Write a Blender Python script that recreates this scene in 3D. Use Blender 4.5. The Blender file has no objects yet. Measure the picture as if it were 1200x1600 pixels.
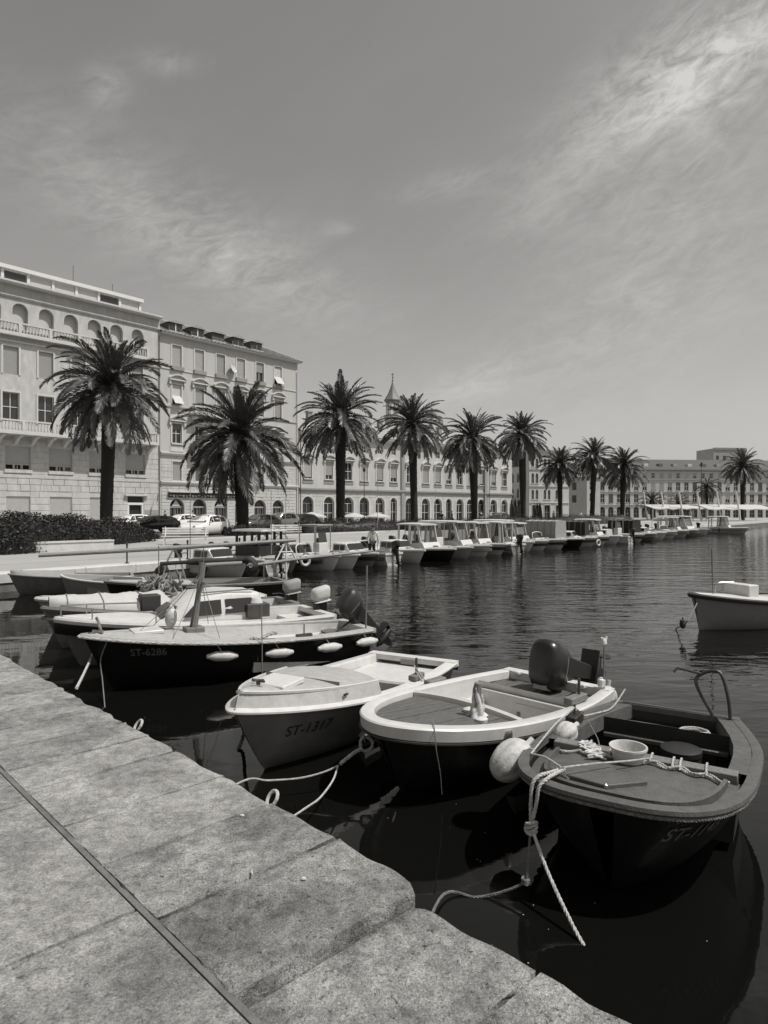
import bpy, math, random
from math import sin, cos, pi, radians, sqrt, atan2, tan
from mathutils import Vector, Matrix
random.seed(7)
SC = bpy.context.scene
COL = SC.collection
# ---------------------------------------------------------------- camera
FPX, CXP, HYP, CAMZ, QZ = 1030.0, 600.0, 797.0, 2.4, 0.55
cam = bpy.data.cameras.new('camera'); camo = bpy.data.objects.new('camera', cam); COL.objects.link(camo)
cam.sensor_fit = 'HORIZONTAL'; cam.sensor_width = 36; cam.lens = 36*FPX/1200
cam.clip_start = 0.05; cam.clip_end = 3000
camo.location = (0, 0, CAMZ); camo.rotation_euler = (radians(90)-math.atan((800-HYP)/FPX), 0, 0)
SC.camera = camo
# ---------------------------------------------------------------- light
SUN_EL = radians(60); SUN_DIR = Vector((1.0, -0.30, 0)).normalized()       # horizontal direction towards the sun
sun = bpy.data.lights.new('sun', 'SUN'); sun.energy = 4.9; sun.angle = radians(0.5); sun.color = (1, .985, .96)
suno = bpy.data.objects.new('sun', sun); COL.objects.link(suno); suno.location = (0, 0, 60)
sv = Vector((SUN_DIR.x*cos(SUN_EL), SUN_DIR.y*cos(SUN_EL), sin(SUN_EL)))
suno.rotation_euler = sv.to_track_quat('Z', 'Y').to_euler()
SC.view_settings.view_transform = 'Standard'; SC.view_settings.look = 'None'
SC.view_settings.exposure = -0.30; SC.view_settings.gamma = 1; SC.view_settings.use_curve_mapping = False

def world():
    w = bpy.data.worlds.new('World'); SC.world = w; w.use_nodes = True
    nt = w.node_tree; N = nt.nodes; L = nt.links; N.clear()
    out = N.new('ShaderNodeOutputWorld'); bg = N.new('ShaderNodeBackground'); L.new(bg.outputs[0], out.inputs[0])
    sky = N.new('ShaderNodeTexSky'); sky.sky_type = 'NISHITA'; sky.sun_disc = False
    sky.sun_elevation = SUN_EL; sky.sun_rotation = atan2(SUN_DIR.x, SUN_DIR.y)
    sky.air_density = 1.0; sky.dust_density = 1.6; sky.ozone_density = 1.0
    sep = N.new('ShaderNodeSeparateColor'); L.new(sky.outputs[0], sep.inputs[0])
    def m(op, a, b=None, c=None, clamp=False):
        n = N.new('ShaderNodeMath'); n.operation = op; n.use_clamp = clamp
        for i, x in enumerate((a, b, c)):
            if x is None: continue
            if isinstance(x, (int, float)): n.inputs[i].default_value = x
            else: L.new(x, n.inputs[i])
        return n.outputs[0]
    # black and white film through a light red filter
    lum = m('ADD', m('ADD', m('MULTIPLY', sep.outputs[0], .36), m('MULTIPLY', sep.outputs[1], .36)), m('MULTIPLY', sep.outputs[2], .28))
    tc = N.new('ShaderNodeTexCoord'); sx = N.new('ShaderNodeSeparateXYZ'); L.new(tc.outputs['Generated'], sx.inputs[0])
    az = m('ARCTAN2', sx.outputs[0], sx.outputs[1]); el = m('ARCSINE', sx.outputs[2])
    def noise(scale, rot, ax, ay, det=7, dist=.6, rough=.6):
        u = m('MULTIPLY', m('ADD', m('MULTIPLY', az, cos(rot)), m('MULTIPLY', el, sin(rot))), ax)
        v = m('MULTIPLY', m('SUBTRACT', m('MULTIPLY', el, cos(rot)), m('MULTIPLY', az, sin(rot))), ay)
        cb = N.new('ShaderNodeCombineXYZ'); L.new(u, cb.inputs[0]); L.new(v, cb.inputs[1])
        n = N.new('ShaderNodeTexNoise'); n.inputs['Scale'].default_value = scale; n.inputs['Detail'].default_value = det
        n.inputs['Roughness'].default_value = rough; n.inputs['Distortion'].default_value = dist
        L.new(cb.outputs[0], n.inputs['Vector']); return n.outputs[0]
    wisp = noise(3.2, .45, 1.0, 3.4); wisp2 = noise(8.5, .25, 1, 2.8, 9, 1.6, .68); puff = noise(17, .35, 1, 2.3, 10, 1.3, .68)
    body = m('MULTIPLY_ADD', wisp2, .7, m('MULTIPLY', wisp, .6))
    # cirrus banks: (azimuth, elevation, half length, half width, tilt, density) over the whole bay
    def A(px, py): 
        x, z = (px-600)/FPX, (HYP-py)/FPX; return atan2(x, 1), math.asin(z/sqrt(x*x+1+z*z))
    banks = []
    for px, py, hl, hw, tilt, d in [(1080, 108, 200, 62, .34, 1.4), (1010, 470, 230, 100, .45, .40), (250, 345, 270, 75, -.32, .38),
            (165, 135, 34, 22, .2, .42), (700, 292, 90, 20, .12, .28), (533, 357, 34, 11, 0, .26), (735, 602, 120, 26, .28, .50),
            (1090, 250, 170, 70, .5, .28), (1000, 650, 300, 46, .03, .12), (260, 100, 60, 16, .1, .2), (410, 430, 170, 60, -.3, .26), (850, 330, 120, 50, .3, .22)]:
        a, e = A(px, py); banks.append((a, e, hl/FPX*cos(a)*cos(e), hw/FPX*cos(e), tilt, d))
    rr = random.Random(4)
    for i in range(12):
        banks.append((rr.uniform(.8, 2*pi-.8)-0, rr.uniform(.15, 1.0), rr.uniform(.1, .3), rr.uniform(.03, .09), rr.uniform(-.4, .5), rr.uniform(.12, .4)))
    tot = None
    for a, e, hl, hw, t, d in banks:
        if a > pi: a -= 2*pi
        da = m('SUBTRACT', az, a); de = m('SUBTRACT', el, e)
        p = m('DIVIDE', m('ADD', m('MULTIPLY', da, cos(t)), m('MULTIPLY', de, sin(t))), hl)
        q = m('DIVIDE', m('SUBTRACT', m('MULTIPLY', de, cos(t)), m('MULTIPLY', da, sin(t))), hw)
        r = m('ADD', m('MULTIPLY', p, p), m('MULTIPLY', q, q))
        g = m('MULTIPLY', m('POWER', 2.718, m('MULTIPLY', r, -1.0)), d)
        tot = g if tot is None else m('ADD', tot, g)
    br = m('MULTIPLY', m('SUBTRACT', m('MULTIPLY_ADD', puff, .66, m('MULTIPLY', body, .75)), .69), 3.2, clamp=True)
    cov = m('MULTIPLY', tot, m('MULTIPLY_ADD', br, 1.0, .10))
    veil = m('MULTIPLY', m('SUBTRACT', wisp, .42), .10, clamp=True)
    cov = m('ADD', cov, veil, clamp=True)
    strength = .15
    L0 = m('MULTIPLY', lum, strength)
    val = m('ADD', m('MULTIPLY', L0, m('SUBTRACT', 1, cov)), m('MULTIPLY', cov, .80))
    tint = N.new('ShaderNodeCombineColor')
    L.new(val, tint.inputs[0]); L.new(m('MULTIPLY', val, .984), tint.inputs[1]); L.new(m('MULTIPLY', val, .955), tint.inputs[2])
    L.new(tint.outputs[0], bg.inputs[0]); bg.inputs[1].default_value = 1.0
world()

# ---------------------------------------------------------------- materials
MATS = {}
def grey(v): return (v, v*.985, v*.955, 1)
def mat(name, v, rough=.6, var=.18, scale=6, bump=0., bscale=40, metal=0., spec=.5, wear=0., wv=.1, wscale=3, aniso=(1, 1, 1), wave=None, trans=0):
    """procedural grey surface: two noises for tone, one for relief, optional wear stains"""
    if name in MATS: return MATS[name]
    M = bpy.data.materials.new(name); M.use_nodes = True; nt = M.node_tree; N = nt.nodes; L = nt.links
    b = N['Principled BSDF']; b.inputs['Roughness'].default_value = rough; b.inputs['Metallic'].default_value = metal
    b.inputs['Specular IOR Level'].default_value = spec
    tc = N.new('ShaderNodeTexCoord'); mp = N.new('ShaderNodeMapping'); mp.inputs['Scale'].default_value = aniso
    L.new(tc.outputs['Object'], mp.inputs[0])
    n1 = N.new('ShaderNodeTexNoise'); n1.inputs['Scale'].default_value = scale; n1.inputs['Detail'].default_value = 8; n1.inputs['Roughness'].default_value = .62
    L.new(mp.outputs[0], n1.inputs['Vector'])
    r1 = N.new('ShaderNodeValToRGB'); L.new(n1.outputs[0], r1.inputs[0])
    r1.color_ramp.elements[0].position = .3; r1.color_ramp.elements[1].position = .7
    r1.color_ramp.elements[0].color = grey(max(v*(1-var), 0)); r1.color_ramp.elements[1].color = grey(min(v*(1+var), .9))
    col = r1.outputs[0]
    if wear:
        n2 = N.new('ShaderNodeTexNoise'); n2.inputs['Scale'].default_value = wscale; n2.inputs['Detail'].default_value = 10; n2.inputs['Roughness'].default_value = .7
        L.new(mp.outputs[0], n2.inputs['Vector'])
        r2 = N.new('ShaderNodeValToRGB'); L.new(n2.outputs[0], r2.inputs[0]); r2.color_ramp.elements[0].position = .5; r2.color_ramp.elements[1].position = .68
        r2.color_ramp.elements[0].color = (0, 0, 0, 1); r2.color_ramp.elements[1].color = (wear, wear, wear, 1)
        mx = N.new('ShaderNodeMix'); mx.data_type = 'RGBA'; L.new(r2.outputs[0], mx.inputs['Factor']); L.new(col, mx.inputs['A']); mx.inputs['B'].default_value = grey(wv)
        col = mx.outputs['Result']
    L.new(col, b.inputs['Base Color'])
    if bump:
        n3 = N.new('ShaderNodeTexNoise'); n3.inputs['Scale'].default_value = bscale; n3.inputs['Detail'].default_value = 6
        L.new(mp.outputs[0], n3.inputs['Vector'])
        bp = N.new('ShaderNodeBump'); bp.inputs['Strength'].default_value = min(bump, 1); bp.inputs['Distance'].default_value = .02*max(bump, 1)
        L.new(n3.outputs[0], bp.inputs['Height']); L.new(bp.outputs[0], b.inputs['Normal'])
    MATS[name] = M; return M

def clear(name, v, alpha):
    M = mat(name, v, .05, .05, 2, spec=.6); M.node_tree.nodes['Principled BSDF'].inputs['Alpha'].default_value = alpha
clear('glass_clear', .05, .30)
def G(name): return MATS[name]
mat('gel_white', .55, .38, .08, 9, wear=.42, wv=.44, wscale=5)
mat('gel_deck', .37, .55, .14, 14, .2, 90, wear=.5, wv=.27, wscale=4)
mat('gel_grey', .24, .4, .10, 6, wear=.3, wv=.2)
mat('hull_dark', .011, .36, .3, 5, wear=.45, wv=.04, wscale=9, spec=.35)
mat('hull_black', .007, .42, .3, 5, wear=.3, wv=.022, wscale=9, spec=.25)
mat('hull_mid', .16, .4, .2, 5, wear=.3, wv=.09)
mat('deck_grey', .088, .55, .22, 12, .3, 60, wear=.5, wv=.06, wscale=5)
mat('paint_dark', .022, .45, .2, 8)
mat('black_gloss', .010, .3, .2, 9, spec=.5, wear=.3, wv=.03, wscale=9)
mat('black_matte', .014, .6, .2, 8, .2)
mat('rubber', .03, .7, .2, 8)
mat('fender_white', .50, .55, .16, 12, wear=.6, wv=.22, wscale=7)
mat('fender_dirty', .46, .6, .25, 9, .3, 40, wear=.75, wv=.14, wscale=5)
mat('wood_deck', .095, .62, .6, 5, .4, 30, aniso=(2.2, 26, 8), wear=.5, wv=.16, wscale=2.2)
mat('wood', .16, .6, .3, 5, .3, 30, aniso=(6, 20, 20))
mat('wood_dark', .055, .55, .3, 6, .2, 30)
mat('spar', .22, .5, .3, 5, aniso=(2, 12, 12))
mat('rope', .46, .9, .25, 25, .5, 120, wear=.5, wv=.25, wscale=14)
mat('rope_dark', .18, .85, .3, 30, .4, 120)
mat('rope_weedy', .16, .9, .5, 60, .8, 120)
mat('steel', .42, .3, .1, 6, metal=.9)
mat('iron', .05, .55, .3, 10, metal=.2)
mat('glass', .025, .08, .1, 2, spec=.6)
mat('canvas_white', .46, .75, .08, 4, .25, 18, wear=.3, wv=.45, wscale=2)
mat('canvas_grey', .27, .8, .12, 4, .3, 14)
mat('canvas_black', .012, .7, .25, 4, .3, 14)
mat('print_dark', .025, .6, .1, 5)
mat('print_light', .10, .6, .2, 20)
mat('stucco', .45, .85, .13, .9, .25, 9, wear=.5, wv=.33, wscale=.9, aniso=(1.3, 1.3, .35))
mat('ashlar', .46, .85, .16, 1.6, .35, 14, wear=.55, wv=.33, wscale=1.2, aniso=(1.2, 1.2, .5))
mat('ashlar_rough', .46, .9, .22, 2.2, .6, 10, wear=.4, wv=.32, wscale=2.2)
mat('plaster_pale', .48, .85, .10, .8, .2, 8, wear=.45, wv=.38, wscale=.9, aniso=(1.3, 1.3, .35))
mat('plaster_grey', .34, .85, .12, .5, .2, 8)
mat('trim', .52, .8, .08, 2)
mat('trim_dark', .26, .85, .12, 2, .2, 12)
mat('shutter', .40, .7, .06, 3)
mat('shutter_pale', .48, .7, .06, 3)
mat('shutter_dark', .16, .7, .1, 3)
mat('sash', .66, .5, .05, 4)
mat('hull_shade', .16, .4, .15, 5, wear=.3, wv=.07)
mat('pane', .03, .08, .3, 1.2, spec=.6)
mat('roof_tile', .30, .85, .25, 9, .6, 22, aniso=(1, .35, .35), wear=.4, wv=.12, wscale=2)
mat('roof_dark', .085, .8, .25, 4, .4, 12)
mat('lead', .15, .6, .2, 3)
mat('frond', .075, .38, .4, 1.2)
mat('frond_dry', .14, .6, .3, 2)
mat('bark', .020, .9, .4, 9, .6, 14)
mat('leaf', .016, .55, .4, 1.5)
mat('leaf_light', .06, .5, .4, 1.5)
mat('soil', .06, .95, .4, 6, .5, 20)
def stone(name, v, rough, pit, stain):
    """weathered limestone: broad stains, mottling, grain, dark pits"""
    M = bpy.data.materials.new(name); M.use_nodes = True; nt = M.node_tree; N = nt.nodes; L = nt.links; b = N['Principled BSDF']; b.inputs['Roughness'].default_value = .9; b.inputs['Specular IOR Level'].default_value = .25
    tc = N.new('ShaderNodeTexCoord')
    def noi(sc, det, ro=.6, dist=0):
        n = N.new('ShaderNodeTexNoise'); n.inputs['Scale'].default_value = sc; n.inputs['Detail'].default_value = det; n.inputs['Roughness'].default_value = ro; n.inputs['Distortion'].default_value = dist; L.new(tc.outputs['Object'], n.inputs['Vector']); return n.outputs[0]
    def ramp(x, a, c, lo=0., hi=1.):
        n = N.new('ShaderNodeMapRange'); n.inputs['From Min'].default_value = a; n.inputs['From Max'].default_value = c; n.inputs['To Min'].default_value = lo; n.inputs['To Max'].default_value = hi; L.new(x, n.inputs['Value']); return n.outputs[0]
    def mul(a, c, op='MULTIPLY'):
        n = N.new('ShaderNodeMath'); n.operation = op
        for i_, x in enumerate((a, c)):
            if isinstance(x, (int, float)): n.inputs[i_].default_value = x
            else: L.new(x, n.inputs[i_])
        return n.outputs[0]
    broad = ramp(noi(2.1, 6, .65, .4), .38, .66, 1.2, 1-.42*stain); mott = ramp(noi(13, 9, .72, .3), .36, .66, 1.28, .62); grain = ramp(noi(95, 6, .8), .36, .64, .52, 1.5); pits = ramp(noi(38, 7, .75), .57, .64, 1., 1-pit); blot = ramp(noi(6.5, 8, .75, .8), .60, .72, 1., 1-.45*stain)
    lich = ramp(noi(34, 7, .85), .58, .70, 1., 1.55)
    oi = N.new('ShaderNodeObjectInfo'); tone = ramp(oi.outputs['Random'], 0, 1, .86, 1.14)
    val = mul(mul(mul(mul(mul(mul(mul(broad, mott), grain), pits), blot), lich), tone), v)
    cc = N.new('ShaderNodeCombineColor'); L.new(val, cc.inputs[0]); L.new(mul(val, .985), cc.inputs[1]); L.new(mul(val, .955), cc.inputs[2]); L.new(cc.outputs[0], b.inputs['Base Color'])
    h = mul(mul(mul(noi(52, 5, .7), .7*rough), mul(noi(170, 3, .6), .35*rough), 'ADD'), mul(noi(14, 6, .7), .9*rough), 'ADD')
    bp = N.new('ShaderNodeBump'); bp.inputs['Strength'].default_value = 1; bp.inputs['Distance'].default_value = .011; L.new(h, bp.inputs['Height']); L.new(bp.outputs[0], b.inputs['Normal']); MATS[name] = M
stone('slab', .27, 1.1, .6, .95); stone('slab_rough', .315, 2.8, .78, 1.1); stone('slab_smooth', .25, .7, .5, .7)
mat('grout', .13, .95, .25, 9, .5, 60)
mat('quay_wall', .16, .9, .35, 3, .8, 18, wear=.5, wv=.06, wscale=2)
mat('paving', .33, .85, .09, .35, .12, 6, wear=.3, wv=.31, wscale=.25)
mat('coping', .50, .85, .12, 3, .3, 18)
mat('asphalt', .07, .92, .2, 2, .3, 40)
mat('car_white', .72, .2, .03, 2)
mat('car_silver', .42, .22, .04, 2, metal=.3)
mat('car_black', .015, .15, .1, 2)
mat('car_grey', .10, .2, .1, 2)
mat('tyre', .02, .85, .2, 10)
mat('lamp_glass', .7, .15, .05, 3)
mat('skin', .32, .6, .08, 20)
mat('cloth_white', .68, .85, .06, 14)
mat('cloth_dark', .02, .85, .2, 14)
mat('cloth_mid', .16, .85, .15, 14)
mat('hair', .015, .6, .2, 30)

# ---------------------------------------------------------------- mesh building
class MB:
    def __init__(s): s.v = []; s.f = []
    def add(s, vs, fs):
        o = len(s.v); s.v += [tuple(p) for p in vs]; s.f += [tuple(i+o for i in f) for f in fs]; return s
    def box(s, x0, x1, y0, y1, z0, z1, M=None):
        vs = [Vector((x, y, z)) for z in (z0, z1) for y in (y0, y1) for x in (x0, x1)]
        if M is not None: vs = [M @ p for p in vs]
        return s.add(vs, [(0, 2, 3, 1), (4, 5, 7, 6), (0, 1, 5, 4), (2, 6, 7, 3), (0, 4, 6, 2), (1, 3, 7, 5)])
    def loft(s, rings, closed=True, caps=(True, True)):
        n = len(rings[0]); vs = [p for r in rings for p in r]; fs = []
        for i in range(len(rings)-1):
            for j in range(n if closed else n-1):
                k = (j+1) % n; fs.append((i*n+j, i*n+k, (i+1)*n+k, (i+1)*n+j))
        if closed and caps[0]: fs.append(tuple(range(n-1, -1, -1)))
        if closed and caps[1]: b = (len(rings)-1)*n; fs.append(tuple(b+j for j in range(n)))
        return s.add(vs, fs)
    def tube(s, pts, r, n=8, caps=True):
        pts = [Vector(p) for p in pts]; rings = []; up = None
        for i, p in enumerate(pts):
            t = (pts[min(i+1, len(pts)-1)]-pts[max(i-1, 0)]).normalized()
            if up is None: up = t.orthogonal().normalized()
            up = (up-t*up.dot(t))
            up = up.normalized() if up.length > 1e-6 else t.orthogonal().normalized()
            w = t.cross(up); rr = r[i] if isinstance(r, (list, tuple)) else r
            rings.append([p+(up*cos(2*pi*k/n)+w*sin(2*pi*k/n))*rr for k in range(n)])
        return s.loft(rings, True, (caps, caps))
    def lathe(s, prof, n=16, M=None):
        rings = [[Vector((r*cos(2*pi*k/n), r*sin(2*pi*k/n), z)) for k in range(n)] for r, z in prof]
        if M is not None: rings = [[M @ p for p in R] for R in rings]
        return s.loft(rings)
    def prism(s, poly, h0, h1, f=None):
        """poly of (a, b) extruded along c from h0 to h1; f maps (a, b, c) to a point"""
        f = f or (lambda a, b, c: (a, b, c))
        return s.loft([[Vector(f(a, b, h0)) for a, b in poly], [Vector(f(a, b, h1)) for a, b in poly]])
    def sweep(s, path, sec, caps=True):
        """section of (outward, up) carried along a path; outward is to the left of travel in plan"""
        P = [Vector(p) for p in path]; rings = []
        for i, p in enumerate(P):
            t = P[min(i+1, len(P)-1)]-P[max(i-1, 0)]; t.z = 0; t.normalize(); nn = Vector((-t.y, t.x, 0))
            rings.append([p+nn*o+Vector((0, 0, z)) for o, z in sec])
        return s.loft(rings, True, (caps, caps))
    def mesh(s, name, material, smooth=True, ang=35):
        me = bpy.data.meshes.new(name); me.from_pydata(s.v, [], s.f); me.update()
        if material: me.materials.append(MATS[material] if isinstance(material, str) else material)
        if smooth:
            me.shade_smooth()
            me.set_sharp_from_angle(angle=radians(ang))
        return me
    def build(s, name, material, parent=None, smooth=True, ang=35, bevel=0, loc=None):
        return link(name, s.mesh(name, material, smooth, ang), parent, bevel, loc)
def link(name, me, parent=None, bevel=0, loc=None, rot=None, scale=None):
    o = bpy.data.objects.new(name, me); COL.objects.link(o)
    if parent: o.parent = parent
    if loc is not None: o.location = loc
    if rot is not None: o.rotation_euler = rot
    if scale is not None: o.scale = scale
    if bevel:
        b = o.modifiers.new('bevel', 'BEVEL'); b.width = bevel; b.segments = 2; b.limit_method = 'ANGLE'; b.angle_limit = radians(40)
    return o
def tag(o, label=None, cat=None, group=None, kind=None):
    if label: o['label'] = label
    if cat: o['category'] = cat
    if group: o['group'] = group
    if kind: o['kind'] = kind
    return o
def thing(name, label, cat, loc=(0, 0, 0), rz=0, group=None):
    o = bpy.data.objects.new(name, None); COL.objects.link(o); o.location = loc; o.rotation_euler = (0, 0, rz); o.empty_display_size = .2
    return tag(o, label, cat, group)
def at(px, py, z):
    d = (CAMZ-z)*FPX/(py-HYP); return Vector(((px-CXP)/FPX*d, d, z))
def dist(px, py, d): return Vector(((px-CXP)/FPX*d, d, CAMZ+(HYP-py)/FPX*d))
def spline(pts, n=8):
    P = [Vector(p) for p in pts]; out = []
    for i in range(len(P)-1):
        a, b, c, d = P[max(i-1, 0)], P[i], P[i+1], P[min(i+2, len(P)-1)]
        for k in range(n):
            t = k/n; out.append(.5*((2*b)+(c-a)*t+(2*a-5*b+4*c-d)*t*t+(3*b-a-3*c+d)*t**3))
    return out+[P[-1]]
def rope_mesh(mb, pts, r, lay=None, strands=3, n=5, step=None):
    """twisted three-strand rope along a point list"""
    P = [Vector(p) for p in pts]; step = step or r*1.3; lay = lay or r*7
    Q = [P[0]]; acc = 0
    for a, b in zip(P, P[1:]):
        d = (b-a).length; k = step-acc
        while k <= d: Q.append(a.lerp(b, k/d)); k += step
        acc = d-(k-step)
    if len(Q) < 3: return mb
    up = None; fr = []
    for i, p in enumerate(Q):
        t = (Q[min(i+1, len(Q)-1)]-Q[max(i-1, 0)]).normalized()
        if up is None: up = t.orthogonal().normalized()
        up = (up-t*up.dot(t)).normalized(); fr.append((p, up, t.cross(up)))
    for k in range(strands):
        c = []
        for i, (p, u, w) in enumerate(fr):
            a = 2*pi*(i*step/lay+k/strands); c.append(p+(u*cos(a)+w*sin(a))*r*.5)
        mb.tube(c, r*.56, n)
    return mb
# ================================================================ SETTING
# pier edge frame: s runs along the edge towards the viewer, w runs inland
PA = at(105, 1082, QZ); PB = at(870, 1506, QZ)
PE = (PB-PA).normalized(); PN = Vector((PE.y, -PE.x, 0));
if PN.x > 0: PN = -PN
def pier(s, w, z=QZ): return Vector((PA.x+PE.x*s+PN.x*w, PA.y+PE.y*s+PN.y*w, z))
# promenade edge frame: t runs along the edge to the right and away, w runs inland
RD = Vector((.636, .772, 0)).normalized(); R0 = Vector((-9.95, 20.7, 0)); RN = Vector((-RD.y, RD.x, 0))
def riva(t, w, z=QZ): return Vector((R0.x+RD.x*t+RN.x*w, R0.y+RD.y*t+RN.y*w, z))

# water
def water():
    mb = MB(); mb.add([(-400, -60, 0), (500, -60, 0), (500, 500, 0), (-400, 500, 0)], [(0, 1, 2, 3)])
    M = bpy.data.materials.new('water'); M.use_nodes = True; nt = M.node_tree; N = nt.nodes; L = nt.links; b = N['Principled BSDF']
    b.inputs['Base Color'].default_value = (.0045, .0045, .0042, 1); b.inputs['Roughness'].default_value = .03; b.inputs['IOR'].default_value = 1.333
    tc = N.new('ShaderNodeTexCoord')
    def m(op, a, c, clamp=False):
        n = N.new('ShaderNodeMath'); n.operation = op; n.use_clamp = clamp
        for i, x in enumerate((a, c)):
            if isinstance(x, (int, float)): n.inputs[i].default_value = x
            else: L.new(x, n.inputs[i])
        return n.outputs[0]
    def noi(scale, sx, sy, rot, det=3, dist=.4):
        mp = N.new('ShaderNodeMapping'); mp.inputs['Scale'].default_value = (sx, sy, 1); mp.inputs['Rotation'].default_value = (0, 0, rot)
        L.new(tc.outputs['Object'], mp.inputs[0]); n = N.new('ShaderNodeTexNoise'); n.inputs['Scale'].default_value = scale
        n.inputs['Detail'].default_value = det; n.inputs['Distortion'].default_value = dist; L.new(mp.outputs[0], n.inputs['Vector']); return n.outputs[0]
    sp = N.new('ShaderNodeSeparateXYZ'); L.new(tc.outputs['Object'], sp.inputs[0])
    # the lee of the pier is calm, open basin is rippled: distance out from the pier wall
    out = m('ADD', m('MULTIPLY', m('SUBTRACT', sp.outputs[0], PA.x), -PN.x), m('MULTIPLY', m('SUBTRACT', sp.outputs[1], PA.y), -PN.y))
    calm = m('MULTIPLY', m('SUBTRACT', out, 3.2), .16, True)
    amp = m('ADD', m('MULTIPLY', calm, .88), .12)
    patch = noi(.07, 1, 2.2, .5, 2, .6)
    amp = m('MULTIPLY', amp, m('ADD', m('MULTIPLY', patch, 1.1), .35))
    h = m('ADD', m('ADD', m('MULTIPLY', noi(.42, 1, 2.6, .3), .85), m('MULTIPLY', noi(1.5, 1, 2.2, -.2, 3), .38)), m('MULTIPLY', noi(4.5, 1, 1.5, .1, 2), .06))
    bp = N.new('ShaderNodeBump'); bp.inputs['Strength'].default_value = 1; bp.inputs['Distance'].default_value = .058
    L.new(m('MULTIPLY', h, amp), bp.inputs['Height']); L.new(bp.outputs[0], b.inputs['Normal'])
    MATS['water'] = M
    tag(mb.build('water', 'water', smooth=False), kind='structure')
water()

# promenade: paving sheet out to the horizon, wall down to the water, road
def prom():
    mb = MB(); P = [riva(-160, .5), riva(330, .5), riva(330, 1500), riva(-160, 1500)]
    mb.add([(p.x, p.y, QZ) for p in P], [(0, 1, 2, 3)]); tag(mb.build('promenade', 'paving', smooth=False), kind='structure')
    mb = MB(); sec = [(-.02, QZ-.28), (-.02, -1.2), (.5, -1.2), (.5, QZ-.28)]
    mb.sweep([riva(-60, 0, 0), riva(330, 0, 0)], [(o, z) for o, z in sec])
    wall = tag(mb.build('quay_wall', 'quay_wall', smooth=False), 'dark stained stone quay wall along the promenade behind the moored boats', 'quay wall')
    rr = random.Random(3); t = -24.
    while t < 75:                                                        # coping stones, one by one
        l = rr.uniform(1.3, 1.9); b = MB(); dz = rr.uniform(-.012, .012)
        b.loft([[riva(tt, w, z) for w, z in ((-.06, QZ-.28), (.62, QZ-.28), (.62, QZ+.012+dz), (-.03, QZ+.012+dz), (-.06, QZ-.02+dz))] for tt in (t+.008, t+l-.008)])
        b.build('coping_stone', 'coping', wall, smooth=False); t += l
    b = MB(); b.loft([[riva(tt, w, z) for w, z in ((-.06, QZ-.28), (.62, QZ-.28), (.62, QZ+.012), (-.06, QZ+.012))] for tt in (t, 330)])
    b.build('coping', 'coping', wall, smooth=False)
    b = MB(); P = [riva(-80, 15, QZ+.004), riva(300, 15, QZ+.004), riva(300, 23, QZ+.004), riva(-80, 23, QZ+.004)]
    b.add(P, [(0, 1, 2, 3)]); tag(b.build('road', 'asphalt', smooth=False), kind='structure')
    rr = random.Random(5)
    for t0, t1 in ((-80, 300),):
        k = MB(); k.loft([[riva(tt, w, z) for w, z in ((14.78, QZ-.1), (14.98, QZ-.1), (14.98, QZ+.10), (14.78, QZ+.10))] for tt in (t0, t1)])
        tag(k.build('kerb', 'coping', smooth=False), kind='structure')
    # paving joints of the promenade: thin dark drainage strips laid across
    for w in (3.2, 8.4):
        b = MB(); P = [riva(-60, w, QZ+.004), riva(160, w, QZ+.004), riva(160, w+.10, QZ+.004), riva(-60, w+.10, QZ+.004)]
        b.add(P, [(0, 1, 2, 3)]); tag(b.build('drain_strip', 'trim_dark', smooth=False), kind='structure')
prom()

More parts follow.
